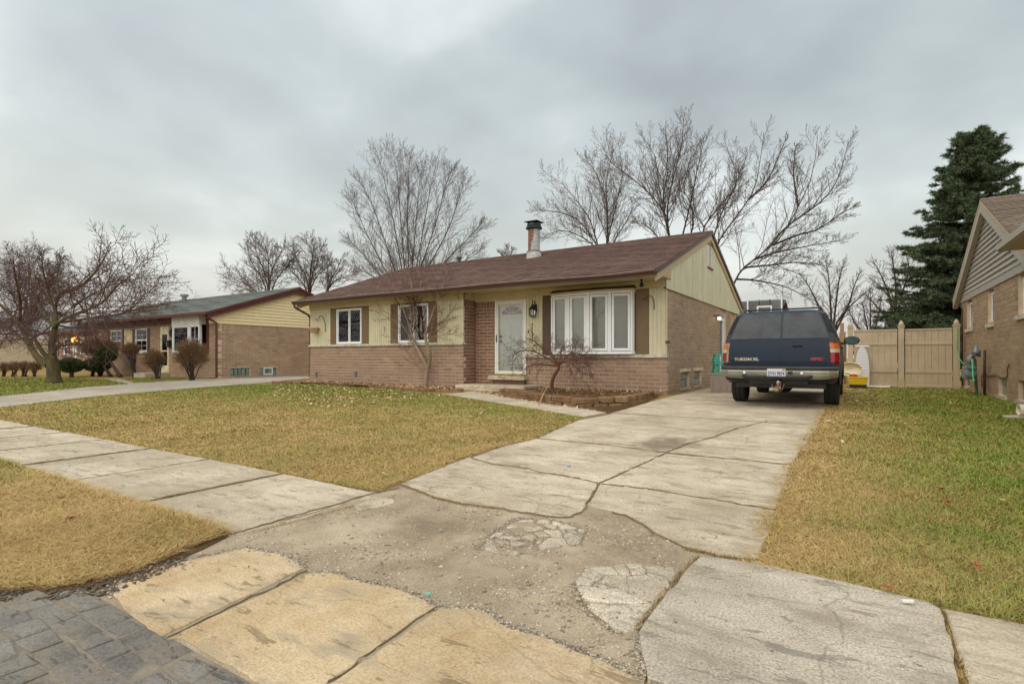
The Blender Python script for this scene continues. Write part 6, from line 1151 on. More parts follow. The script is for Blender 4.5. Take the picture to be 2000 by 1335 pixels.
def limb(T, pts, Y, r0, r1, P, tilt=0.0, part=0, n=None, t0=0.15, sides=7):
    m = len(pts); pth = resample(pxpath(pts, Y, [tilt * i / max(1, m - 1) for i in range(m)]), 10); k = len(pth) - 1; L_ = sum(math.dist(a, b) for a, b in zip(pth, pth[1:])); T.add(part, pth, [r0 + (r1 - r0) * i / k for i in range(k + 1)], sides); kids(T, pth, L_, r0, r1, 0, P, t0, n)
def tree(name, label, base, T, mt, mc, group=None, cname='crown', tname='trunk', cat='tree'):
    e_ = thing(name, label, cat, base, group); T.build(0, tname, mt, e_); T.build(1, cname, mc, e_); return e_
def onground(px, py, dz=0.0): g = G(px, py); return (g[0], g[1], gz(g[1]) + dz)
# --- small multi-stem tree in the left bed
T = Wood(); b = onground(831, 757); Y = b[1]; PB = dict(k=[6, 4, 3, 3], wob=0.10, up=[0.05, 0.05, 0.03], rmin=0.003, trunk=0, max=3, n=[16, 8, 4], t0=[0.3, 0.15], ang=36, ratio=[0.50, 0.45, 0.45])
T.add(0, [b, PY(833, 738, Y), PY(835, 718, Y)], [0.085, 0.07, 0.065], 9)
limb(T, [(835, 720), (825, 697), (811, 674), (803, 649), (807, 618), (808, 593), (804, 555), (797, 522)], Y, 0.066, 0.014, PB, 0.25, n=20, t0=0.3); limb(T, [(835, 720), (841, 691), (831, 664), (834, 644), (848, 603), (863, 562), (876, 528)], Y, 0.06, 0.013, PB, -0.25, n=18, t0=0.3)
limb(T, [(807, 618), (815, 580), (824, 545), (830, 515)], Y + 0.1, 0.03, 0.008, PB, 0.5, n=11); limb(T, [(803, 649), (790, 610), (775, 570), (762, 535), (755, 515)], Y, 0.03, 0.007, PB, -0.5, n=13); limb(T, [(831, 664), (852, 640), (880, 610), (905, 572)], Y, 0.02, 0.005, PB, 0.3, n=12); limb(T, [(825, 728), (815, 710), (792, 684), (771, 664), (750, 650)], Y, 0.016, 0.004, PB, -0.3, n=8)
limb(T, [(812, 690), (790, 640), (760, 620), (732, 606)], Y, 0.013, 0.004, PB, -0.2, n=9); limb(T, [(834, 660), (860, 655), (885, 652), (892, 645)], Y, 0.012, 0.004, PB, -0.4, n=8)
tree('bare_tree', 'slim forked bare tree with reddish twigs in the bed before the bedroom windows', b, T, 'bark_tan', 'twig_red')
# --- short crooked tree at the left window
T = Wood(); b = onground(730, 750, 0.05); Y = b[1]; PS = dict(k=[5, 4, 3], wob=0.14, up=[0.05, 0.04, 0.02], rmin=0.0035, trunk=0, max=2, n=[7, 4], t0=[0.3, 0.2], ang=40, ratio=[0.5, 0.5])
for pts, r0 in (([(730, 748), (724, 728), (717, 713), (707, 699), (683, 681), (662, 663), (645, 645), (618, 624)], 0.024), ([(722, 722), (714, 708), (717, 690), (727, 672), (736, 658)], 0.018), ([(707, 699), (697, 690), (686, 668), (684, 645), (680, 622)], 0.015), ([(707, 699), (690, 695), (670, 690)], 0.01), ([(714, 708), (706, 690), (700, 676), (698, 660)], 0.012), ([(717, 690), (724, 684), (732, 679)], 0.008)): limb(T, pts, Y, r0, 0.004, PS, RN.uniform(-0.3, 0.3), n=9, t0=0.35)
tree('bare_shrub', 'small crooked bare shrub leaning under the left bedroom window', b, T, 'bark_maroon', 'twig_red', cat='shrub', tname='stems', cname='twigs')
# --- weeping dwarf maple beside the front door
T = Wood(); b = onground(1079, 775, 0.10); Y = b[1]; PW = dict(k=[6, 5, 4, 3], wob=0.16, up=[-0.02, -0.06, -0.05], rmin=0.003, trunk=0, max=3, n=[15, 6, 4], t0=[0.15, 0.15], ang=46, ratio=[0.55, 0.5, 0.5], shrink=0.4)
T.add(0, resample(pxpath([(1079, 772), (1078, 748), (1083, 732), (1091, 720), (1090, 711)], Y), 8), [0.05 - 0.002 * i for i in range(9)], 8)
for pts, tl in (([(1090, 713), (1070, 700), (1040, 685), (1010, 687), (1000, 700)], 0.3), ([(1090, 713), (1075, 692), (1050, 672), (1035, 660)], -0.3), ([(1090, 712), (1095, 695), (1096, 680), (1100, 672)], 0.4), ([(1091, 712), (1112, 702), (1137, 704), (1155, 722)], -0.3), ([(1091, 714), (1110, 692), (1130, 690), (1150, 700)], 0.5), ([(1090, 714), (1065, 712), (1040, 712), (1022, 722)], -0.5), ([(1090, 713), (1085, 700), (1070, 682), (1062, 668)], 0.8), ([(1090, 713), (1100, 704), (1120, 712), (1138, 735)], -0.7)): limb(T, pts, Y, 0.026, 0.006, PW, tl, n=13, t0=0.25)
tree('dwarf_maple', 'low spreading bare dwarf maple in the bed beside the front door', b, T, 'bark_maroon', 'twig_purple')
# --- the fan-shaped tree behind the house
PF = dict(k=[6, 5, 4, 3], wob=0.08, up=[0.05, 0.05, 0.03], rmin=0.005, trunk=0, max=3, n=[12, 9, 6], t0=[0.2, 0.1], ang=30, ratio=[0.36, 0.58, 0.55], shrink=0.7)
T = Wood(); Y = 29.0; b = (UX(798, Y), Y, 0.2); T.add(0, [b, PY(798, 640, Y), PY(798, 590, Y)], [0.34, 0.30, 0.28], 9)
for x0, pts in enumerate(([(770, 560), (728, 480), (700, 420), (684, 382)], [(780, 555), (745, 450), (722, 390), (700, 350)], [(788, 545), (768, 430), (750, 350), (738, 300)], [(792, 545), (782, 420), (775, 340), (768, 298)], [(798, 540), (796, 420), (798, 350), (800, 312)], [(803, 545), (812, 440), (818, 370), (822, 335)], [(808, 550), (828, 440), (842, 360), (852, 322)], [(812, 550), (850, 440), (868, 370), (880, 335)], [(818, 555), (870, 460), (892, 400), (905, 362)], [(822, 560), (880, 500), (920, 460), (938, 440)], [(765, 565), (720, 510), (694, 480), (680, 470)], [(822, 565), (870, 530), (915, 505), (940, 490)], [(765, 565), (730, 540), (700, 525), (685, 520)])): limb(T, [(798, 600)] + pts, Y, 0.058, 0.006, PF, RN.uniform(-2.6, 2.6), n=30, t0=0.22)
tree('bare_tree', 'tall fan-shaped bare tree rising behind the left half of the brown roof', b, T, 'bark_dark', 'twig_grey')
# --- big maples behind the right half of the roof
PM = dict(k=[6, 5, 4, 3], wob=0.10, up=[0.05, 0.13, 0.12], rmin=0.0052, trunk=0, max=3, n=[12, 9, 6], t0=[0.2, 0.15], ang=42, ratio=[0.46, 0.52, 0.5])
def big(label, Y, base, limbs, r=0.058, P=PM, mt='bark_dark', mc='twig_grey', n=12, spread=2.0, name='bare_tree', tr=0.32):
    T = Wood(); b = (UX(base[0], Y), Y, gz(Y)); mid = PY(base[0], base[1], Y); T.add(0, [b, tuple((b[i] + mid[i]) / 2 for i in range(3)), mid], [tr, tr * 0.9, tr * 0.8], 9)
    for pts in limbs: limb(T, pts[1:] if pts[0] is None else [base] + pts, Y, r, 0.009, P, RN.uniform(-spread, spread), n=int(n * 1.9), t0=0.2)
    return tree(name, label, b, T, mt, mc)
big('bare maple behind the flue pipe, left of the gable peak', 33, (1182, 520), [[(1188, 476), (1186, 410), (1184, 357), (1198, 291)], [(1167, 476), (1153, 431), (1135, 403), (1100, 361), (1058, 333)], [(1188, 466), (1205, 392), (1216, 333), (1205, 270)], [(1160, 469), (1125, 427), (1083, 413), (1045, 410)], [(1160, 480), (1120, 455), (1085, 452), (1050, 470)], [(1186, 410), (1165, 340), (1140, 310)], [(1200, 470), (1225, 430), (1240, 395)]], n=15)
big('bare maple rising just behind the gable peak', 31, (1318, 520), [[(1307, 459), (1296, 410), (1286, 357), (1279, 305), (1251, 263)], [(1303, 420), (1317, 340), (1331, 287), (1335, 231)], [(1300, 424), (1272, 382), (1237, 350), (1195, 319), (1174, 280)], [(1352, 452), (1349, 396), (1335, 368), (1352, 298)], [(1349, 396), (1362, 330), (1375, 275)], [(1290, 470), (1262, 440), (1240, 430)], [(1296, 400), (1305, 330), (1300, 262)]], n=15)
big('large bare maple with a long limb reaching right beyond the gable', 30, (1425, 575), [[None, (1395, 545), (1400, 480), (1440, 420), (1475, 364), (1492, 259)], [None, (1375, 520), (1372, 452), (1405, 403), (1440, 354), (1415, 277)], [None, (1385, 520), (1400, 440), (1433, 368), (1461, 298)], [(1440, 540), (1461, 515), (1520, 469), (1559, 403), (1587, 340), (1597, 263)], [None, (1500, 485), (1538, 441), (1601, 396), (1636, 350), (1657, 277)], [None, (1510, 478), (1560, 458), (1597, 448), (1643, 417), (1671, 403)], [None, (1475, 505), (1520, 492), (1580, 480), (1660, 466)], [None, (1455, 522), (1500, 518), (1562, 512), (1625, 522)], [None, (1440, 545), (1480, 548), (1540, 562), (1590, 590)], [None, (1462, 390), (1500, 350), (1535, 270)], [None, (1559, 403), (1550, 340), (1555, 285)]], n=13)
PT = dict(k=[5, 4, 3], wob=0.09, up=[0.05, 0.05, 0.03], rmin=0.007, trunk=0, max=2, n=[11, 8], t0=[0.2, 0.1], ang=36, ratio=[0.36, 0.45])
big('slim bare tree behind the car and the wooden fence', 30, (1625, 660), [[(1622, 590), (1618, 540), (1610, 500)], [(1632, 600), (1640, 540), (1650, 510)], [(1600, 600), (1580, 560), (1562, 535)], [(1655, 600), (1668, 560), (1680, 530)], [(1640, 620), (1680, 580), (1705, 560)]], 0.06, PT, n=13, spread=1, tr=0.12)
big('bare tree beyond the fence, left of the spruce', 40, (1745, 660), [[(1740, 590), (1722, 540), (1705, 510)], [(1750, 570), (1745, 520), (1740, 488)], [(1730, 620), (1705, 590), (1688, 575)], [(1760, 580), (1775, 530), (1770, 495)], [(1755, 610), (1720, 560), (1700, 545)]], 0.09, dict(PT, max=3, n=[11, 6, 4], ratio=[0.36, 0.45, 0.5]), mc='twig_purple', n=14, spread=2, tr=0.2)
big('dense low bare thicket tree beyond the middle fence post', 52, (1700, 670), [[(1690, 620), (1685, 590)], [(1715, 620), (1720, 580)], [(1735, 630), (1745, 590)], [(1670, 630), (1655, 600)], [(1700, 610), (1700, 570)]], 0.09, dict(PT, max=3, n=[11, 6, 4], ratio=[0.45, 0.5, 0.5]), mc='twig_purple', n=16, spread=2, tr=0.2)
PD = dict(PT, rmin=0.010, max=3, n=[10, 9, 5], ratio=[0.40, 0.52, 0.5], shrink=0.68)
big('bare tree behind the left neighbour, tallest of the three there', 33, (526, 600), [[(524, 524), (523, 497), (512, 465), (500, 440)][:3], [(528, 540), (545, 500), (560, 480)], [(515, 550), (490, 510), (482, 475)], [(520, 545), (500, 490), (492, 462)], [(502, 570), (472, 548), (434, 514)], [(505, 575), (470, 560), (440, 552)], [(535, 555), (560, 520), (572, 505)]], 0.09, PD, n=13, spread=3)
big('bare tree behind the left neighbour, right above its gable peak', 33, (602, 600), [[(606, 532), (610, 497), (598, 468)], [(600, 545), (580, 510), (573, 480)], [(608, 545), (622, 505), (630, 480)], [(612, 550), (640, 520), (645, 505)], [(596, 560), (570, 530), (560, 520)]], 0.085, PD, n=13, spread=3)
big('thin bare tree between the left neighbour gable and the brown roof', 33, (634, 600), [[(645, 550), (656, 529), (672, 500)], [(645, 555), (680, 540), (700, 530)], [(640, 560), (640, 530), (636, 505)]], 0.08, PD, n=11, spread=2, tr=0.2)
big('far bare tree top just left of the flue pipe', 48, (990, 540), [[(985, 505), (975, 490)], [(995, 505), (1003, 485)], [(990, 500), (990, 482)]], 0.08, PD, n=10, spread=1, tr=0.2)
big('large bare tree far behind the left edge houses', 30, (60, 640), [[(50, 590), (30, 540), (20, 500)], [(62, 580), (60, 530), (55, 490)], [(72, 590), (90, 545), (100, 515)], [(45, 600), (10, 560), (-15, 530)], [(75, 600), (110, 570), (125, 550)]], 0.12, dict(PD, rmin=0.012), n=15, spread=4)
# --- old apple tree on the left lawn
T = Wood(); b = onground(106, 748); Y = b[1]; PA = dict(k=[6, 5, 4, 3], wob=0.11, up=[0.04, 0.05, 0.05], rmin=0.006, trunk=0, max=3, n=[11, 8, 5], t0=[0.2, 0.15], ang=46, ratio=[0.33, 0.6, 0.55], shrink=0.6)
T.add(0, [b, PY(105, 735, Y), PY(104, 712, Y), PY(104, 700, Y)], [0.30, 0.235, 0.22, 0.18], 11)
for pts, r0, tl in (([(97, 714), (75, 700), (58, 672), (38, 634), (13, 607), (-12, 585), (-40, 560)], 0.16, 0.6), ([(98, 703), (85, 690), (75, 674), (62, 655), (46, 639), (20, 610), (-10, 560)], 0.10, -0.8), ([(104, 703), (101, 661), (109, 634), (107, 604), (117, 572), (140, 568), (162, 556), (186, 532), (205, 502), (216, 472)], 0.14, 0.8), ([(104, 690), (110, 680), (121, 674), (155, 672), (176, 662)], 0.07, -0.5), ([(108, 640), (90, 620), (72, 590), (60, 540), (52, 500)], 0.08, 1.0), ([(109, 634), (130, 620), (170, 605), (200, 590), (230, 556), (264, 533)], 0.07, -1.2), ([(110, 630), (150, 625), (200, 618), (240, 612), (270, 590), (290, 560)], 0.06, 0.6), ([(38, 634), (40, 590), (30, 540), (25, 495)], 0.07, -1.0), ([(58, 672), (30, 655), (0, 650), (-30, 640)], 0.05, 0.5), ([(107, 604), (95, 570), (85, 530), (80, 490)], 0.06, -0.6), ([(117, 572), (112, 540), (120, 500)], 0.05, 0.5), ([(140, 600), (170, 580), (210, 560), (240, 545)], 0.05, 1.0), ([(46, 639), (70, 620), (85, 590), (110, 555)], 0.05, 1.2), ([(109, 634), (140, 640), (180, 640), (215, 630)], 0.04, 1.0)): limb(T, pts, Y, r0, 0.009, PA, tl, n=26, t0=0.28)
tree('apple_tree', 'old mossy low-branched bare tree on the left neighbour lawn', b, T, 'bark_moss', 'twig_purple')
# --- clipped shrubs before the left house
def twigball(label, basepx, cpx, rx, ry, mat, n1=26, n2=900, name='bare_shrub', rm=0.008, flat=0.0, dz=0.0):
    b = onground(*basepx, dz); Y = b[1]; c = PY(cpx[0], cpx[1], Y); Z = pix(c)[2]; ax, az_ = rx / F * Z, ry / F * Z; T = Wood()
    for i in range(n1):
        a = RN.random() * 6.28; q = RN.random() ** 0.5; tgt = (c[0] + ax * q * math.cos(a) * 0.8, c[1] + ax * q * math.sin(a) * 0.8, c[2] + az_ * RN.uniform(-0.3, 0.7)); m_ = tuple(b[k] + (tgt[k] - b[k]) * 0.5 + RN.uniform(-0.04, 0.04) - (0.12 * (tgt[k] - b[k]) if k < 2 else 0) for k in range(3)); T.add(0, [(b[0] + RN.uniform(-0.1, 0.1), b[1] + RN.uniform(-0.1, 0.1), b[2]), m_, tgt], [0.022, 0.016, 0.009], 5)
    for i in range(n2):
        u = RN.uniform(-1, 1); a = RN.random() * 6.28; s = math.sqrt(1 - u * u); q = RN.uniform(0.35, 1.0) ** 0.5 * RN.uniform(0.90, 1.06) * (1 + 0.07 * math.sin(3.1 * a + cpx[0]) * math.cos(2.7 * u + cpx[0])); d = (s * math.cos(a), s * math.sin(a), u)
        if u < -0.5 and RN.random() < 0.6: continue
        e = (c[0] + ax * q * d[0], c[1] + ax * q * d[1], c[2] + az_ * q * d[2]); f = RN.uniform(0.35, 0.7); s0 = (c[0] + (e[0] - c[0]) * f + RN.gauss(0, 0.08), c[1] + (e[1] - c[1]) * f + RN.gauss(0, 0.08), c[2] + (e[2] - c[2]) * f - 0.05 + RN.gauss(0, 0.06)); T.add(1, [s0, tuple((s0[k] + e[k]) / 2 + RN.gauss(0, 0.03) for k in range(3)), e], [rm, rm * 0.9, rm * 0.6], 3)
    return tree(name, label, b, T, 'bark_dark', mat, 'clipped bare shrubs', cat='shrub', tname='stems', cname='twigs')
twigball('big round clipped bare shrub under the left house bay window', (375, 743), (374, 693), 37, 38, 'twig_brown', n2=1500); twigball('oval clipped bare shrub before the left house cream door', (308, 741), (301, 702), 25, 26, 'twig_brown'); twigball('small topknot bare shrub between the left house windows', (262, 736), (255, 681), 19, 15, 'twig_brown', n2=900); twigball('wide dark flat-topped bare shrub behind the clipped evergreens', (196, 734), (196, 679), 40, 24, 'twig_maroon' if 'twig_maroon' in M else 'twig_brown', n1=34, n2=1700)
M['needle'] = None; t = NT('evergreen_needles'); a_ = t.n('Attribute'); a_.attribute_name = 'tint'; M['needle'] = t.fin(a_.outputs['Color'], 0.85, 0, 0.2)
def leafcloud(P, Nn, ln, wd, c1, c2, rg):
    n = len(P); d = Nn + 0.7 * rg.standard_normal((n, 3)); d /= np.linalg.norm(d, axis=1, keepdims=True); s = np.cross(d, rg.standard_normal((n, 3))); s /= np.linalg.norm(s, axis=1, keepdims=True) + 1e-9
    L_ = ln * (0.6 + 0.8 * rg.random((n, 1))); V = np.stack([P - s * wd, P + s * wd, P + d * L_], 1).reshape(-1, 3); col = c1 + (c2 - c1) * rg.random((n, 1)); return V, np.arange(3 * n).reshape(-1, 3), np.repeat(col, 3, 0)
def evergreen(label, lobes, trunks, basepx):
    b = onground(*basepx); Y = b[1]; e_ = thing('evergreen_shrub', label, 'shrub', b, 'clipped evergreens'); rg = np.random.default_rng(len(label)); Vs, Fs, Cs, off = [], [], [], 0
    for cx_, cy_, rx, ry in lobes:
        c = np.array(PY(cx_, cy_, Y + 0.1)); Z = pix(c)[2]; ax, az_ = rx / F * Z, ry / F * Z; n = 6500; u = rg.standard_normal((n, 3)); u /= np.linalg.norm(u, axis=1, keepdims=True); lump = 1 + 0.05 * np.sin(u[:, :1] * 9 + cx_) * np.cos(u[:, 1:2] * 8) ; P = c + u * np.array([ax, ax * 0.8, az_]) * (0.86 + 0.14 * rg.random((n, 1))) * lump
        V, f, cl = leafcloud(P, u + np.array([0, 0, 0.4]), 0.075, 0.014, np.array(S(38, 55, 33)), np.array(S(88, 108, 58)), rg); Vs.append(V); Fs.append(f + off); Cs.append(cl); off += len(V)
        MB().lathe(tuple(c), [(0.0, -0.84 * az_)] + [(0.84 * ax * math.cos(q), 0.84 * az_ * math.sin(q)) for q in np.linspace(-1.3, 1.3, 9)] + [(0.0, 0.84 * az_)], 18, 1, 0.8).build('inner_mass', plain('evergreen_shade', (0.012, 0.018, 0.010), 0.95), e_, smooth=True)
    npmesh('crown', np.vstack(Vs), np.vstack(Fs), 'needle', e_, np.vstack(Cs)); mb = MB()
    for pts in trunks: pt = smooth_path(pxpath(pts, Y + 0.1), 4); mb.tube(pt, [0.10 - 0.05 * i / (len(pt) - 1) for i in range(len(pt))], 7); o = mb.build('trunk', 'bark_dark', e_, smooth=True); mb = MB()
    return e_
evergreen('low oval clipped evergreen mound nearest the mossy tree', [(138, 713, 25, 14)], [[(140, 736), (140, 722), (138, 712)]], (140, 737)); evergreen('two-tier cloud-pruned evergreen with bare leaning trunks', [(190, 712, 28, 13), (208, 692, 21, 15)], [[(236, 735), (226, 722), (212, 700)], [(216, 735), (208, 722), (200, 708)], [(180, 737), (182, 725), (186, 712)]], (212, 736))
# low bare hedge at the far left
for k, (bx_, cy_) in enumerate(((8, 716), (28, 715), (48, 714), (68, 715))): twigball(['leftmost visible bush of the low bare hedge at the left edge', 'second bush from the left in the low bare hedge', 'third bush from the left in the low bare hedge', 'low bare hedge bush nearest the mossy tree trunk'][k], (bx_, 735), (bx_, cy_), 13, 12, 'twig_brown', n1=14, n2=420, name='hedge_bush', rm=0.008)
# --- blue spruce behind the right house
SYd = 30.0; stx = UX(1905, SYd); stp = PY(1912, 258, SYd)[2]; spz = gz(SYd); sr = thing('spruce_tree', 'tall dark green spruce behind the fence and right house', 'tree', (stx, SYd, spz)); MB().tube([(stx, SYd, spz), (stx, SYd, spz + stp * 0.5), (stx + 0.1, SYd, stp)], [0.24, 0.15, 0.02], 9).build('trunk', 'bark_dark', sr)
rg = np.random.default_rng(5); VS, FS, CS, off = [], [], [], 0; Tb = Wood(); z = spz + 0.7; HT = stp
while z < HT - 0.15:
    f = (z - spz) / (HT - spz); Rm = 4.2 * (1 - f) ** 0.80 + 0.25; nb_ = max(6, int(7 + 6 * (1 - f)))
    for k in range(nb_):
        a = RN.random() * 6.28; Lb = Rm * RN.uniform(0.55, 1.14); dr_ = -0.16 - 0.10 * (1 - f) + RN.uniform(-0.24, 0.20); pts = []; m_ = 7; z_ = z + RN.uniform(-0.12, 0.12)
        for i in range(m_ + 1): s = i / m_; pts.append((stx + math.cos(a) * Lb * s, SYd + math.sin(a) * Lb * s, z_ + Lb * (dr_ * s + 0.24 * s * s) + 0.25 * s * (f > 0.75)))
        Tb.add(1, pts, [0.035 * (1 - 0.8 * i / m_) + 0.004 for i in range(m_ + 1)], 4); pa = np.array(pts); perp = np.array([-math.sin(a), math.cos(a), 0.0]); fw_ = np.array([math.cos(a), math.sin(a), 0.0]); ns = int(10 + 16 * Lb / 3); C_ = []; D_ = []
        for q in range(ns):
            s = RN.uniform(0.22, 1.0); j = min(int(s * m_), m_ - 1); p = pa[j] + (pa[j + 1] - pa[j]) * (s * m_ - j); sd_ = RN.choice((-1, 1)); tl = (0.20 + 0.42 * (1 - s) * min(1, Lb / 2)) * RN.uniform(0.7, 1.2); d = fw_ * 0.75 + perp * sd_ * RN.uniform(0.3, 0.9) + np.array([0, 0, RN.uniform(-0.25, 0.12)]); d /= np.linalg.norm(d); mm = int(14 + 30 * tl); tt_ = np.linspace(0, 1, mm)[:, None]; C_.append(p + d * tl * tt_); D_.append(np.repeat(d[None], mm, 0))
        P = np.vstack(C_); Dn = np.vstack(D_); nrm_ = Dn * 0.9 + np.array([0, 0, 0.15]); V, ff, cl = leafcloud(np.repeat(P, 2, 0), np.repeat(nrm_, 2, 0), 0.16, 0.016, np.array(S(46, 62, 44)), np.array(S(122, 138, 104)), rg); VS.append(V); FS.append(ff + off); CS.append(cl); off += len(V)
    z += 0.125 + 0.045 * (1 - f)
npmesh('crown', np.vstack(VS), np.vstack(FS), 'needle', sr, np.vstack(CS)); Tb.build(1, 'branches', 'bark_dark', sr)
# ---------------------------------------------------------------- grass, leaves, litter
def vnoise(x, y, s, seed):
    rg = np.random.default_rng(seed); g = rg.random((64, 64)); u, v = x * s + 1000, y * s + 1000; i, j = np.floor(u).astype(int), np.floor(v).astype(int); a, b = u - i, v - j; a = a * a * (3 - 2 * a); b = b * b * (3 - 2 * b); q = lambda p, r_: g[p % 64, r_ % 64]
    return (q(i, j) * (1 - a) + q(i + 1, j) * a) * (1 - b) + (q(i, j + 1) * (1 - a) + q(i + 1, j + 1) * a) * b
t = NT('grass_blades'); a_ = t.n('Attribute'); a_.attribute_name = 'tint'; M['grass'] = t.fin(a_.outputs['Color'], 0.8, 0, 0.2)
STRAW1, STRAW2 = np.array(S(190, 162, 106)), np.array(S(208, 182, 126)); GRN1, GRN2 = np.array(S(92, 118, 40)), np.array(S(142, 160, 74)); BRN = np.array(S(156, 126, 78))
def lawn(name, label, poly, n, greenf, hgt=0.045, seed=1, d0=4.2, wmin=0.0022, lift=0.0):
    random.seed(seed); poly = subdiv(poly, 0.16, 0.022); P, rg = scatter(poly, n, d0, seed); n = len(P); x, y = P[:, 0], P[:, 1]; dist = np.hypot(x, y); g = np.clip(greenf(x, y) + 0.30 * (vnoise(x, y, 1.1, 3) - 0.5) + 0.35 * (vnoise(x, y, 4.3, 9) - 0.5), 0, 1)
    isg = rg.random(n) < g; mixr = rg.random((n, 1)); gm_ = (0.55 * g + 0.45 * isg)[:, None]; col = (GRN1 + (GRN2 - GRN1) * mixr) * gm_ + (STRAW1 + (STRAW2 - STRAW1) * mixr) * (1 - gm_); br = rg.random(n) < 0.12 + 0.2 * (vnoise(x, y, 2.3, 17) > 0.62); col = np.where(br[:, None], BRN * (0.7 + 0.6 * mixr), col)
    h = hgt * (0.45 + 0.9 * rg.random(n)) * (0.75 + 0.5 * vnoise(x, y, 2.0, 5)); wd = np.maximum(0.0019, dist * 0.00050) * (0.7 + 0.6 * rg.random(n)); a = rg.random(n) * 6.283; ln_ = (0.35 + 0.95 * rg.random(n)) * h * np.where(isg, 1.1, 2.1); a2 = a + 1.571 + 0.6 * rg.standard_normal(n)
    z0 = gzv(y) - 0.004 + lift; sx_, sy_ = np.cos(a) * wd, np.sin(a) * wd; mx, my = x + np.cos(a2) * ln_ * 0.35, y + np.sin(a2) * ln_ * 0.35; hx_ = np.where(isg, 1.0, 0.72); V = np.empty((n, 5, 3)); V[:, 0] = np.stack([x - sx_, y - sy_, z0], 1); V[:, 1] = np.stack([x + sx_, y + sy_, z0], 1); V[:, 2] = np.stack([mx + sx_ * 0.8, my + sy_ * 0.8, z0 + h * 0.62 * hx_], 1); V[:, 3] = np.stack([mx - sx_ * 0.8, my - sy_ * 0.8, z0 + h * 0.62 * hx_], 1); V[:, 4] = np.stack([x + np.cos(a2) * ln_, y + np.sin(a2) * ln_, z0 + h * hx_ * 0.95], 1)
    b = 5 * np.arange(n)[:, None]; Fq = np.concatenate([b + np.array([[0, 1, 2]]), b + np.array([[0, 2, 3]]), b + np.array([[3, 2, 4]])], 1).reshape(-1, 3); o = npmesh(name, V.reshape(-1, 3), Fq, 'grass', None, np.repeat(col, 5, 0)); o['kind'] = 'stuff'; tag(o, label, 'grass'); return o
FRONT = [(-24, SWF), (-3.42, SWF)] + GP([(782, 946), (850, 917), (915, 892), (985, 871), (1048, 857), (1090, 837), (1136, 815), (1045, 799), (957, 785), (910, 777), (868, 771), (832, 767), (773, 763), (707, 757), (630, 751), (540, 750), (405, 756), (200, 773), (0, 796), (-200, 815)])
RIGHT = [(-0.55, SWF - 0.06), (-0.50, 3.6), (-0.58, 4.2), (-0.52, 4.8), (-0.63, 5.3), (-0.53, 6.3), (-0.60, 7.5), (-0.54, 9), (-0.56, 11), (-0.5, 20.4), (2.7, 20.4), (2.72, 3.12), (0.5, 3.12)]
VERGE = [(-14, 1.0), (-4.2, 0.88), (-3.5, 0.86), (-3.3, 1.05), (-3.2, 1.25), (-3.28, 1.5), (-3.36, 1.7), (-3.40, SWN + 0.02), (-14, SWN + 0.02)]
sheet('verge_soil', [(-30, 0.98), (-4.2, 0.86), (-3.48, 0.83), (-3.24, 1.04), (-3.12, 1.25), (-3.2, 1.5), (-3.26, 1.7), (-3.36, SWN - 0.01), (-30, SWN - 0.01)], 'soil', 0.0145, kind='structure')
LEFTL = GP([(-260, 830), (0, 775), (172, 756.5), (250, 750.5), (205, 741), (130, 739), (0, 738), (-260, 742)]); LEFTP = GP([(262, 748), (350, 743), (420, 738.5), (380, 737), (290, 738), (235, 739)])
lawn('front_lawn_grass', 'straw and green winter grass of the front lawn', FRONT, 360000, lambda x, y: 0.10 + 0.66 * np.clip((y - 5.5) / 5.5, 0, 1) + 0.25 * np.clip((-x - 7) / 8, 0, 1), 0.034, 1, 4.0)
lawn('side_lawn_grass', 'grass of the side lawn between the drive and right house', RIGHT, 260000, lambda x, y: np.clip(0.10 + 0.55 * (x + 0.3) + 0.3 * np.clip((y - 11) / 8, 0, 1) * (x > 0.8) - 0.05 * np.clip((3.8 - y), 0, 1), 0, 0.92), 0.040, 2, 4.0)
lawn('verge_grass', 'straw coloured grass of the verge beside the pavers', VERGE, 105000, lambda x, y: 0.10 + 0.35 * np.clip((-x - 5.5) / 3, 0, 1), 0.055, 3, 4.5, lift=0.012)
lawn('neighbour_lawn_grass', 'green grass around the mossy tree on the left', LEFTL, 42000, lambda x, y: 0.82 + 0 * x, 0.055, 4, 22); lawn('neighbour_strip_grass', 'green grass strip between the left house and its drive', LEFTP, 9000, lambda x, y: 0.7 + 0 * x, 0.055, 5, 22)
sheet('left_drive', GP([(608, 739), (520, 748), (405, 756), (200, 773), (0, 796), (-260, 818), (-420, 836), (-420, 812), (-260, 796), (0, 774), (172, 756), (253, 750), (354, 742.3), (424, 737.2), (600, 733.5)]), 'conc_left', 0.016, kind='structure')
sheet('left_path', GP([(205, 740), (253, 750.5), (285, 748), (250, 741)]), 'conc_left', 0.012, kind='structure')
t = NT('fallen_leaves'); r_ = t.rnd(); M['leaf'] = t.fin(t.ramp(r_, (0, S(150, 112, 76)), (0.3, S(186, 154, 110)), (0.6, S(206, 184, 146)), (0.8, S(168, 120, 84)), (1, S(214, 198, 168))), 0.85)
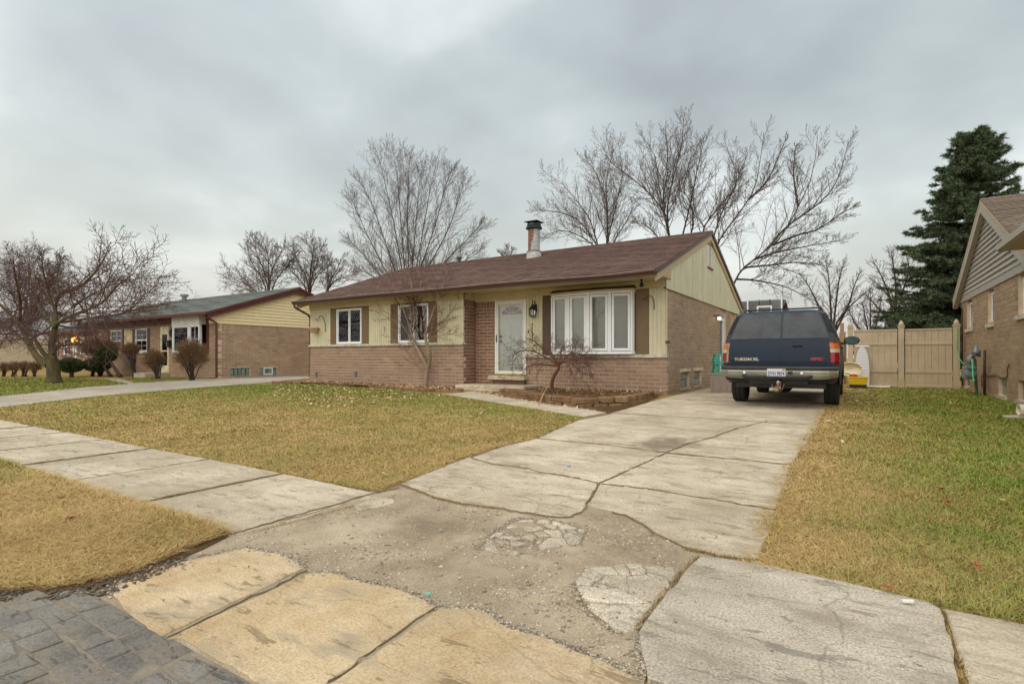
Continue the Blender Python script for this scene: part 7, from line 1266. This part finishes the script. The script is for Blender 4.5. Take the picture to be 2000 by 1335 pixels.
def leaves(name, label, poly, n, dz, size, seed):
    P, rg = scatter(poly, n, 14, seed); n = len(P); s = size * (0.6 + 0.8 * rg.random(n)); a = rg.random(n) * 6.28; c, s_ = np.cos(a), np.sin(a); base = np.array([[-1, 0, 0.12], [-0.2, -0.62, 0.0], [0.35, -0.45, 0.1], [1.0, 0, 0.18], [0.3, 0.5, 0.05], [-0.3, 0.6, 0.22]]); V = base[None] * s[:, None, None] * (1 + 0.3 * rg.standard_normal((n, 6, 1))); tx = rg.normal(0, 0.35, n)[:, None]; X = V[:, :, 0] * c[:, None] - V[:, :, 1] * s_[:, None] + P[:, :1]; Y_ = V[:, :, 0] * s_[:, None] + V[:, :, 1] * c[:, None] + P[:, 1:]; Zz = V[:, :, 2] + V[:, :, 0] * tx + (gzv(P[:, 1]) + dz)[:, None] + 0.3 * s[:, None]
    f = np.array([[0, 1, 5], [1, 2, 5], [2, 4, 5], [2, 3, 4]]); o = npmesh(name, np.stack([X, Y_, Zz], 2).reshape(-1, 3), (f[None] + 6 * np.arange(n)[:, None, None]).reshape(-1, 3), 'leaf'); o['kind'] = 'stuff'; tag(o, label, 'leaves')
leaves('fallen_leaves', 'tan fallen leaves strewn over the lawn before the left bed', GP([(545, 752), (632, 753), (707, 759), (773, 765), (835, 769), (880, 775), (820, 778), (760, 790), (640, 800), (520, 775)]), 700, 0.04, 0.036, 1); leaves('fallen_leaves', 'thin scatter of pale leaves over the whole front lawn', FRONT[1:-6], 90, 0.04, 0.026, 2)
leaves('fallen_leaves', 'brown leaves lying in the left garden bed', [(p[0], p[1]) for p in BEDL], 900, 0.045, 0.042, 3); leaves('fallen_leaves', 'dark leaf litter covering the soil of the right garden bed', [(p[0], p[1]) for p in BEDR], 750, 0.075, 0.034, 4); leaves('fallen_leaves', 'leaf litter between the front path and the edging blocks', GP([(925, 765), (957, 771), (1000, 780), (1047, 789), (1100, 795), (1180, 806), (1130, 797), (1060, 788), (1000, 776), (960, 766)]), 420, 0.01, 0.03, 5); leaves('fallen_leaves', 'few leaves scattered over the side lawn', RIGHT, 60, 0.05, 0.028, 6)
mrd = plain('red_leaf', S(150, 88, 60), 0.8)
def leaf_thing(px_, py_, s, label, mt, dz=0.05):
    g = G(px_, py_); mb = MB(); n = 10; a0 = RN.random() * 6; pts = [((1 if i % 2 == 0 else 0.45) * s * math.cos(a0 + i * 2 * math.pi / n), (1 if i % 2 == 0 else 0.45) * s * math.sin(a0 + i * 2 * math.pi / n)) for i in range(n)]
    mb.add([(g[0] + a, g[1] + b, gz(g[1]) + dz + RN.uniform(0, 0.018)) for a, b in pts] + [(g[0], g[1], gz(g[1]) + dz)], [(i, (i + 1) % n, n) for i in range(n)]); o = mb.build('fallen_leaf', mt, None, origin=(g[0], g[1], gz(g[1]) + dz)); o.modifiers.new('thick', 'SOLIDIFY').thickness = 0.0015; tag(o, label, 'leaf', 'red fallen leaves')
for a in ((1839, 966, 0.042, 'largest red maple leaf on the side lawn'), (1850, 993, 0.034, 'red maple leaf just below the largest one on the side lawn'), (1734, 1166, 0.03, 'red leaf at the lawn edge above the rough grey slab'), (1905, 1122, 0.03, 'reddish leaf on the side lawn near the right edge'), (138, 1026, 0.032, 'pinkish leaf in the middle of the straw verge'), (120, 983, 0.03, 'small brown leaf on the far half of the straw verge')): leaf_thing(*a, mrd)
def scrap(px_, py_, w_, d_, mt, label, dz=0.03, rot=0.3):
    g = G(px_, py_); c, s = math.cos(rot), math.sin(rot); z = gz(g[1]) + dz; q = [(-w_, -d_), (w_ * 0.7, -d_ * 1.2), (w_, d_ * 0.8), (0, d_ * 1.3), (-w_ * 0.9, d_)]; o = MB().prism([(g[0] + a * c - b * s, g[1] + a * s + b * c) for a, b in q], 0, 0.008, lambda a, b, h: (a, b, z + h + 0.1 * (a - g[0]))).build('litter', mt, None, origin=(g[0], g[1], z), fixn=True); tag(o, label, 'litter')
scrap(1774, 1190, 0.026, 0.010, 'whitetrim', 'crumpled pale wrapper at the far edge of the rough grey slab', 0.036); scrap(1111, 914, 0.02, 0.008, plain('blue_bit', S(60, 150, 220), 0.5, bump=0), 'tiny blue scrap on the cracked driveway slab', 0.018); scrap(836, 1172, 0.014, 0.004, plain('cyan_bit', S(110, 206, 200), 0.5, bump=0), 'tiny cyan shards at the end of the apron crack', 0.03); scrap(1618, 827, 0.035, 0.03, 'whitetrim', 'white stone on the grass beside the driveway edge', 0.045)
# weed stems and dry grass tufts in beds and joints
Tw = Wood()
for px_, py_, n_, hh in ((655, 742, 14, 0.5), (672, 744, 10, 0.4), (1160, 772, 16, 0.28), (1135, 775, 24, 0.16), (1185, 775, 5, 0.3)):
    b = onground(px_, py_, 0.06)
    for i in range(n_): grow(Tw, (b[0] + RN.gauss(0, 0.12), b[1] + RN.gauss(0, 0.06), b[2]), nrm3((RN.gauss(0, 0.35), RN.gauss(0, 0.3), 1)), hh * RN.uniform(0.5, 1.1), 0.004, 2, dict(k=[4, 4, 3, 3], wob=0.15, up=[0, 0, 0, 0], rmin=0.0025, trunk=-1, max=3, n=[3, 3, 3], t0=[0.3], ang=35, ratio=[0.4, 0.4, 0.4]))
wd_ = Tw.build(1, 'dry_weeds', 'twig_brown', None); wd_['kind'] = 'stuff'; tag(wd_, 'dry weed stems standing in the two garden beds', 'weeds')
sk = MB().tube([onground(1052, 793, 0.02), onground(1062, 788, 0.22), tuple(np.array(onground(1075, 776, 0.40)))], [0.016, 0.013, 0.01], 6).build('wooden_stake', 'wood', None); tag(sk, 'thin pale stick leaning on the edging blocks under the dwarf maple', 'stick')
# dead grass packed in the sidewalk joints
def jointgrass(lines, n, hh, seed):
    rg = np.random.default_rng(seed); P = []
    for (x0, y0), (x1, y1), k in lines:
        q = rg.random(k); P.append(np.stack([x0 + (x1 - x0) * q + 0.012 * rg.standard_normal(k), y0 + (y1 - y0) * q + 0.012 * rg.standard_normal(k)], 1))
    P = np.vstack(P); n = len(P); a = rg.random(n) * 6.28; h = hh * (0.3 + rg.random(n)); l = 0.035 * rg.random(n); V = np.empty((n, 3, 3)); z = gzv(P[:, 1]); V[:, 0] = np.stack([P[:, 0] - 0.002, P[:, 1], z], 1); V[:, 1] = np.stack([P[:, 0] + 0.002, P[:, 1], z], 1); V[:, 2] = np.stack([P[:, 0] + l * np.cos(a), P[:, 1] + l * np.sin(a), z + h], 1); col = np.where(rg.random((n, 1)) < 0.35, BRN * 0.6, STRAW1 * 0.8) * (0.6 + 0.6 * rg.random((n, 1)))
    o = npmesh('joint_grass', V.reshape(-1, 3), np.arange(3 * n).reshape(-1, 3), 'grass', None, np.repeat(col, 3, 0)); o['kind'] = 'stuff'; tag(o, 'dead grass growing in the sidewalk and drive joints', 'grass')
J = [((xs[1], SWN + 0.05), (xs[1], SWN + 0.85), 1500), ((xs[2], SWN + 0.3), (xs[2], SWF - 0.1), 900), ((xs[3], SWN), (xs[3], SWF), 300), ((-3.3, SWN + 0.1), (-3.2, SWF), 700), ((0.32, 2.4), (0.32, 3.1), 250), ((-3.4, 3.3), (-3.5, 3.6), 500)]
for pl_ in ([G(1240, 1232), G(1290, 1178), G(1330, 1128), G(1365, 1090)], [G(785, 950), G(850, 975), G(905, 988), G(975, 996)], [G(1340, 1075), G(1405, 1090), G(1475, 1098)]): J += [(p, q, 260) for p, q in zip(pl_, pl_[1:])]
jointgrass(J, 0, 0.028, 8)

P, rg = scatter([(-4.6, 0.80), (-3.4, 0.78), (-3.15, 0.98), (-3.02, 1.12), (-3.05, 1.3), (-3.1, 1.5), (-3.22, 1.6), (-3.24, 1.3), (-3.34, 1.05), (-4.6, 0.95)], 1700, 3.0, 31); stx_ = stones('wet_grit', P, rg, 0.004, 0.016, plain('wet_grit', S(100, 87, 74), 0.85, var=0.4, scale=40), None, 0.012); tag(stx_, 'dark wet grit between the verge grass and the pavers', 'grit')
# far-off wood that closes the horizon behind the houses
Tf = Wood(); PFar = dict(k=[4, 3, 3], wob=0.1, up=[0.05, 0.04], rmin=0.035, trunk=-1, max=2, n=[9, 6], t0=[0.3, 0.2], ang=36, ratio=[0.45, 0.5])
for i in range(110):
    a = R(-75 + 200 * i / 110 + RN.uniform(-1, 1)); d_ = RN.uniform(110, 170); grow(Tf, (d_ * math.cos(a + R(40)), 20 + d_ * abs(math.sin(a + R(40))), 0.2), (RN.gauss(0, 0.05), RN.gauss(0, 0.05), 1), RN.uniform(7, 11), 0.16, 0, PFar)
fw_ = Tf.build(1, 'distant_woods', 'twig_grey', None); fw_['kind'] = 'stuff'; tag(fw_, 'hazy line of bare woods along the horizon behind the houses', 'woods')

# bare trees on the far side of the street, behind the viewer (they show in the window reflections)
Ts = Wood(); PSt = dict(k=[5, 4, 3, 3], wob=0.1, up=[0.05, 0.05, 0.04], rmin=0.012, trunk=-1, max=3, n=[12, 7, 4], t0=[0.25, 0.15], ang=40, ratio=[0.5, 0.5, 0.5], shrink=0.5)
for x_, y_, h_ in ((-14, -16, 10), (-4, -20, 11), (6, -15, 9), (-24, -18, 11), (14, -19, 10)): grow(Ts, (x_, y_, 0), (0, 0, 1), h_, 0.22, 0, PSt)
ts = Ts.build(1, 'trees_across_street', 'twig_grey', None); ts['kind'] = 'stuff'; tag(ts, 'bare trees across the street reflected in the panes', 'trees')
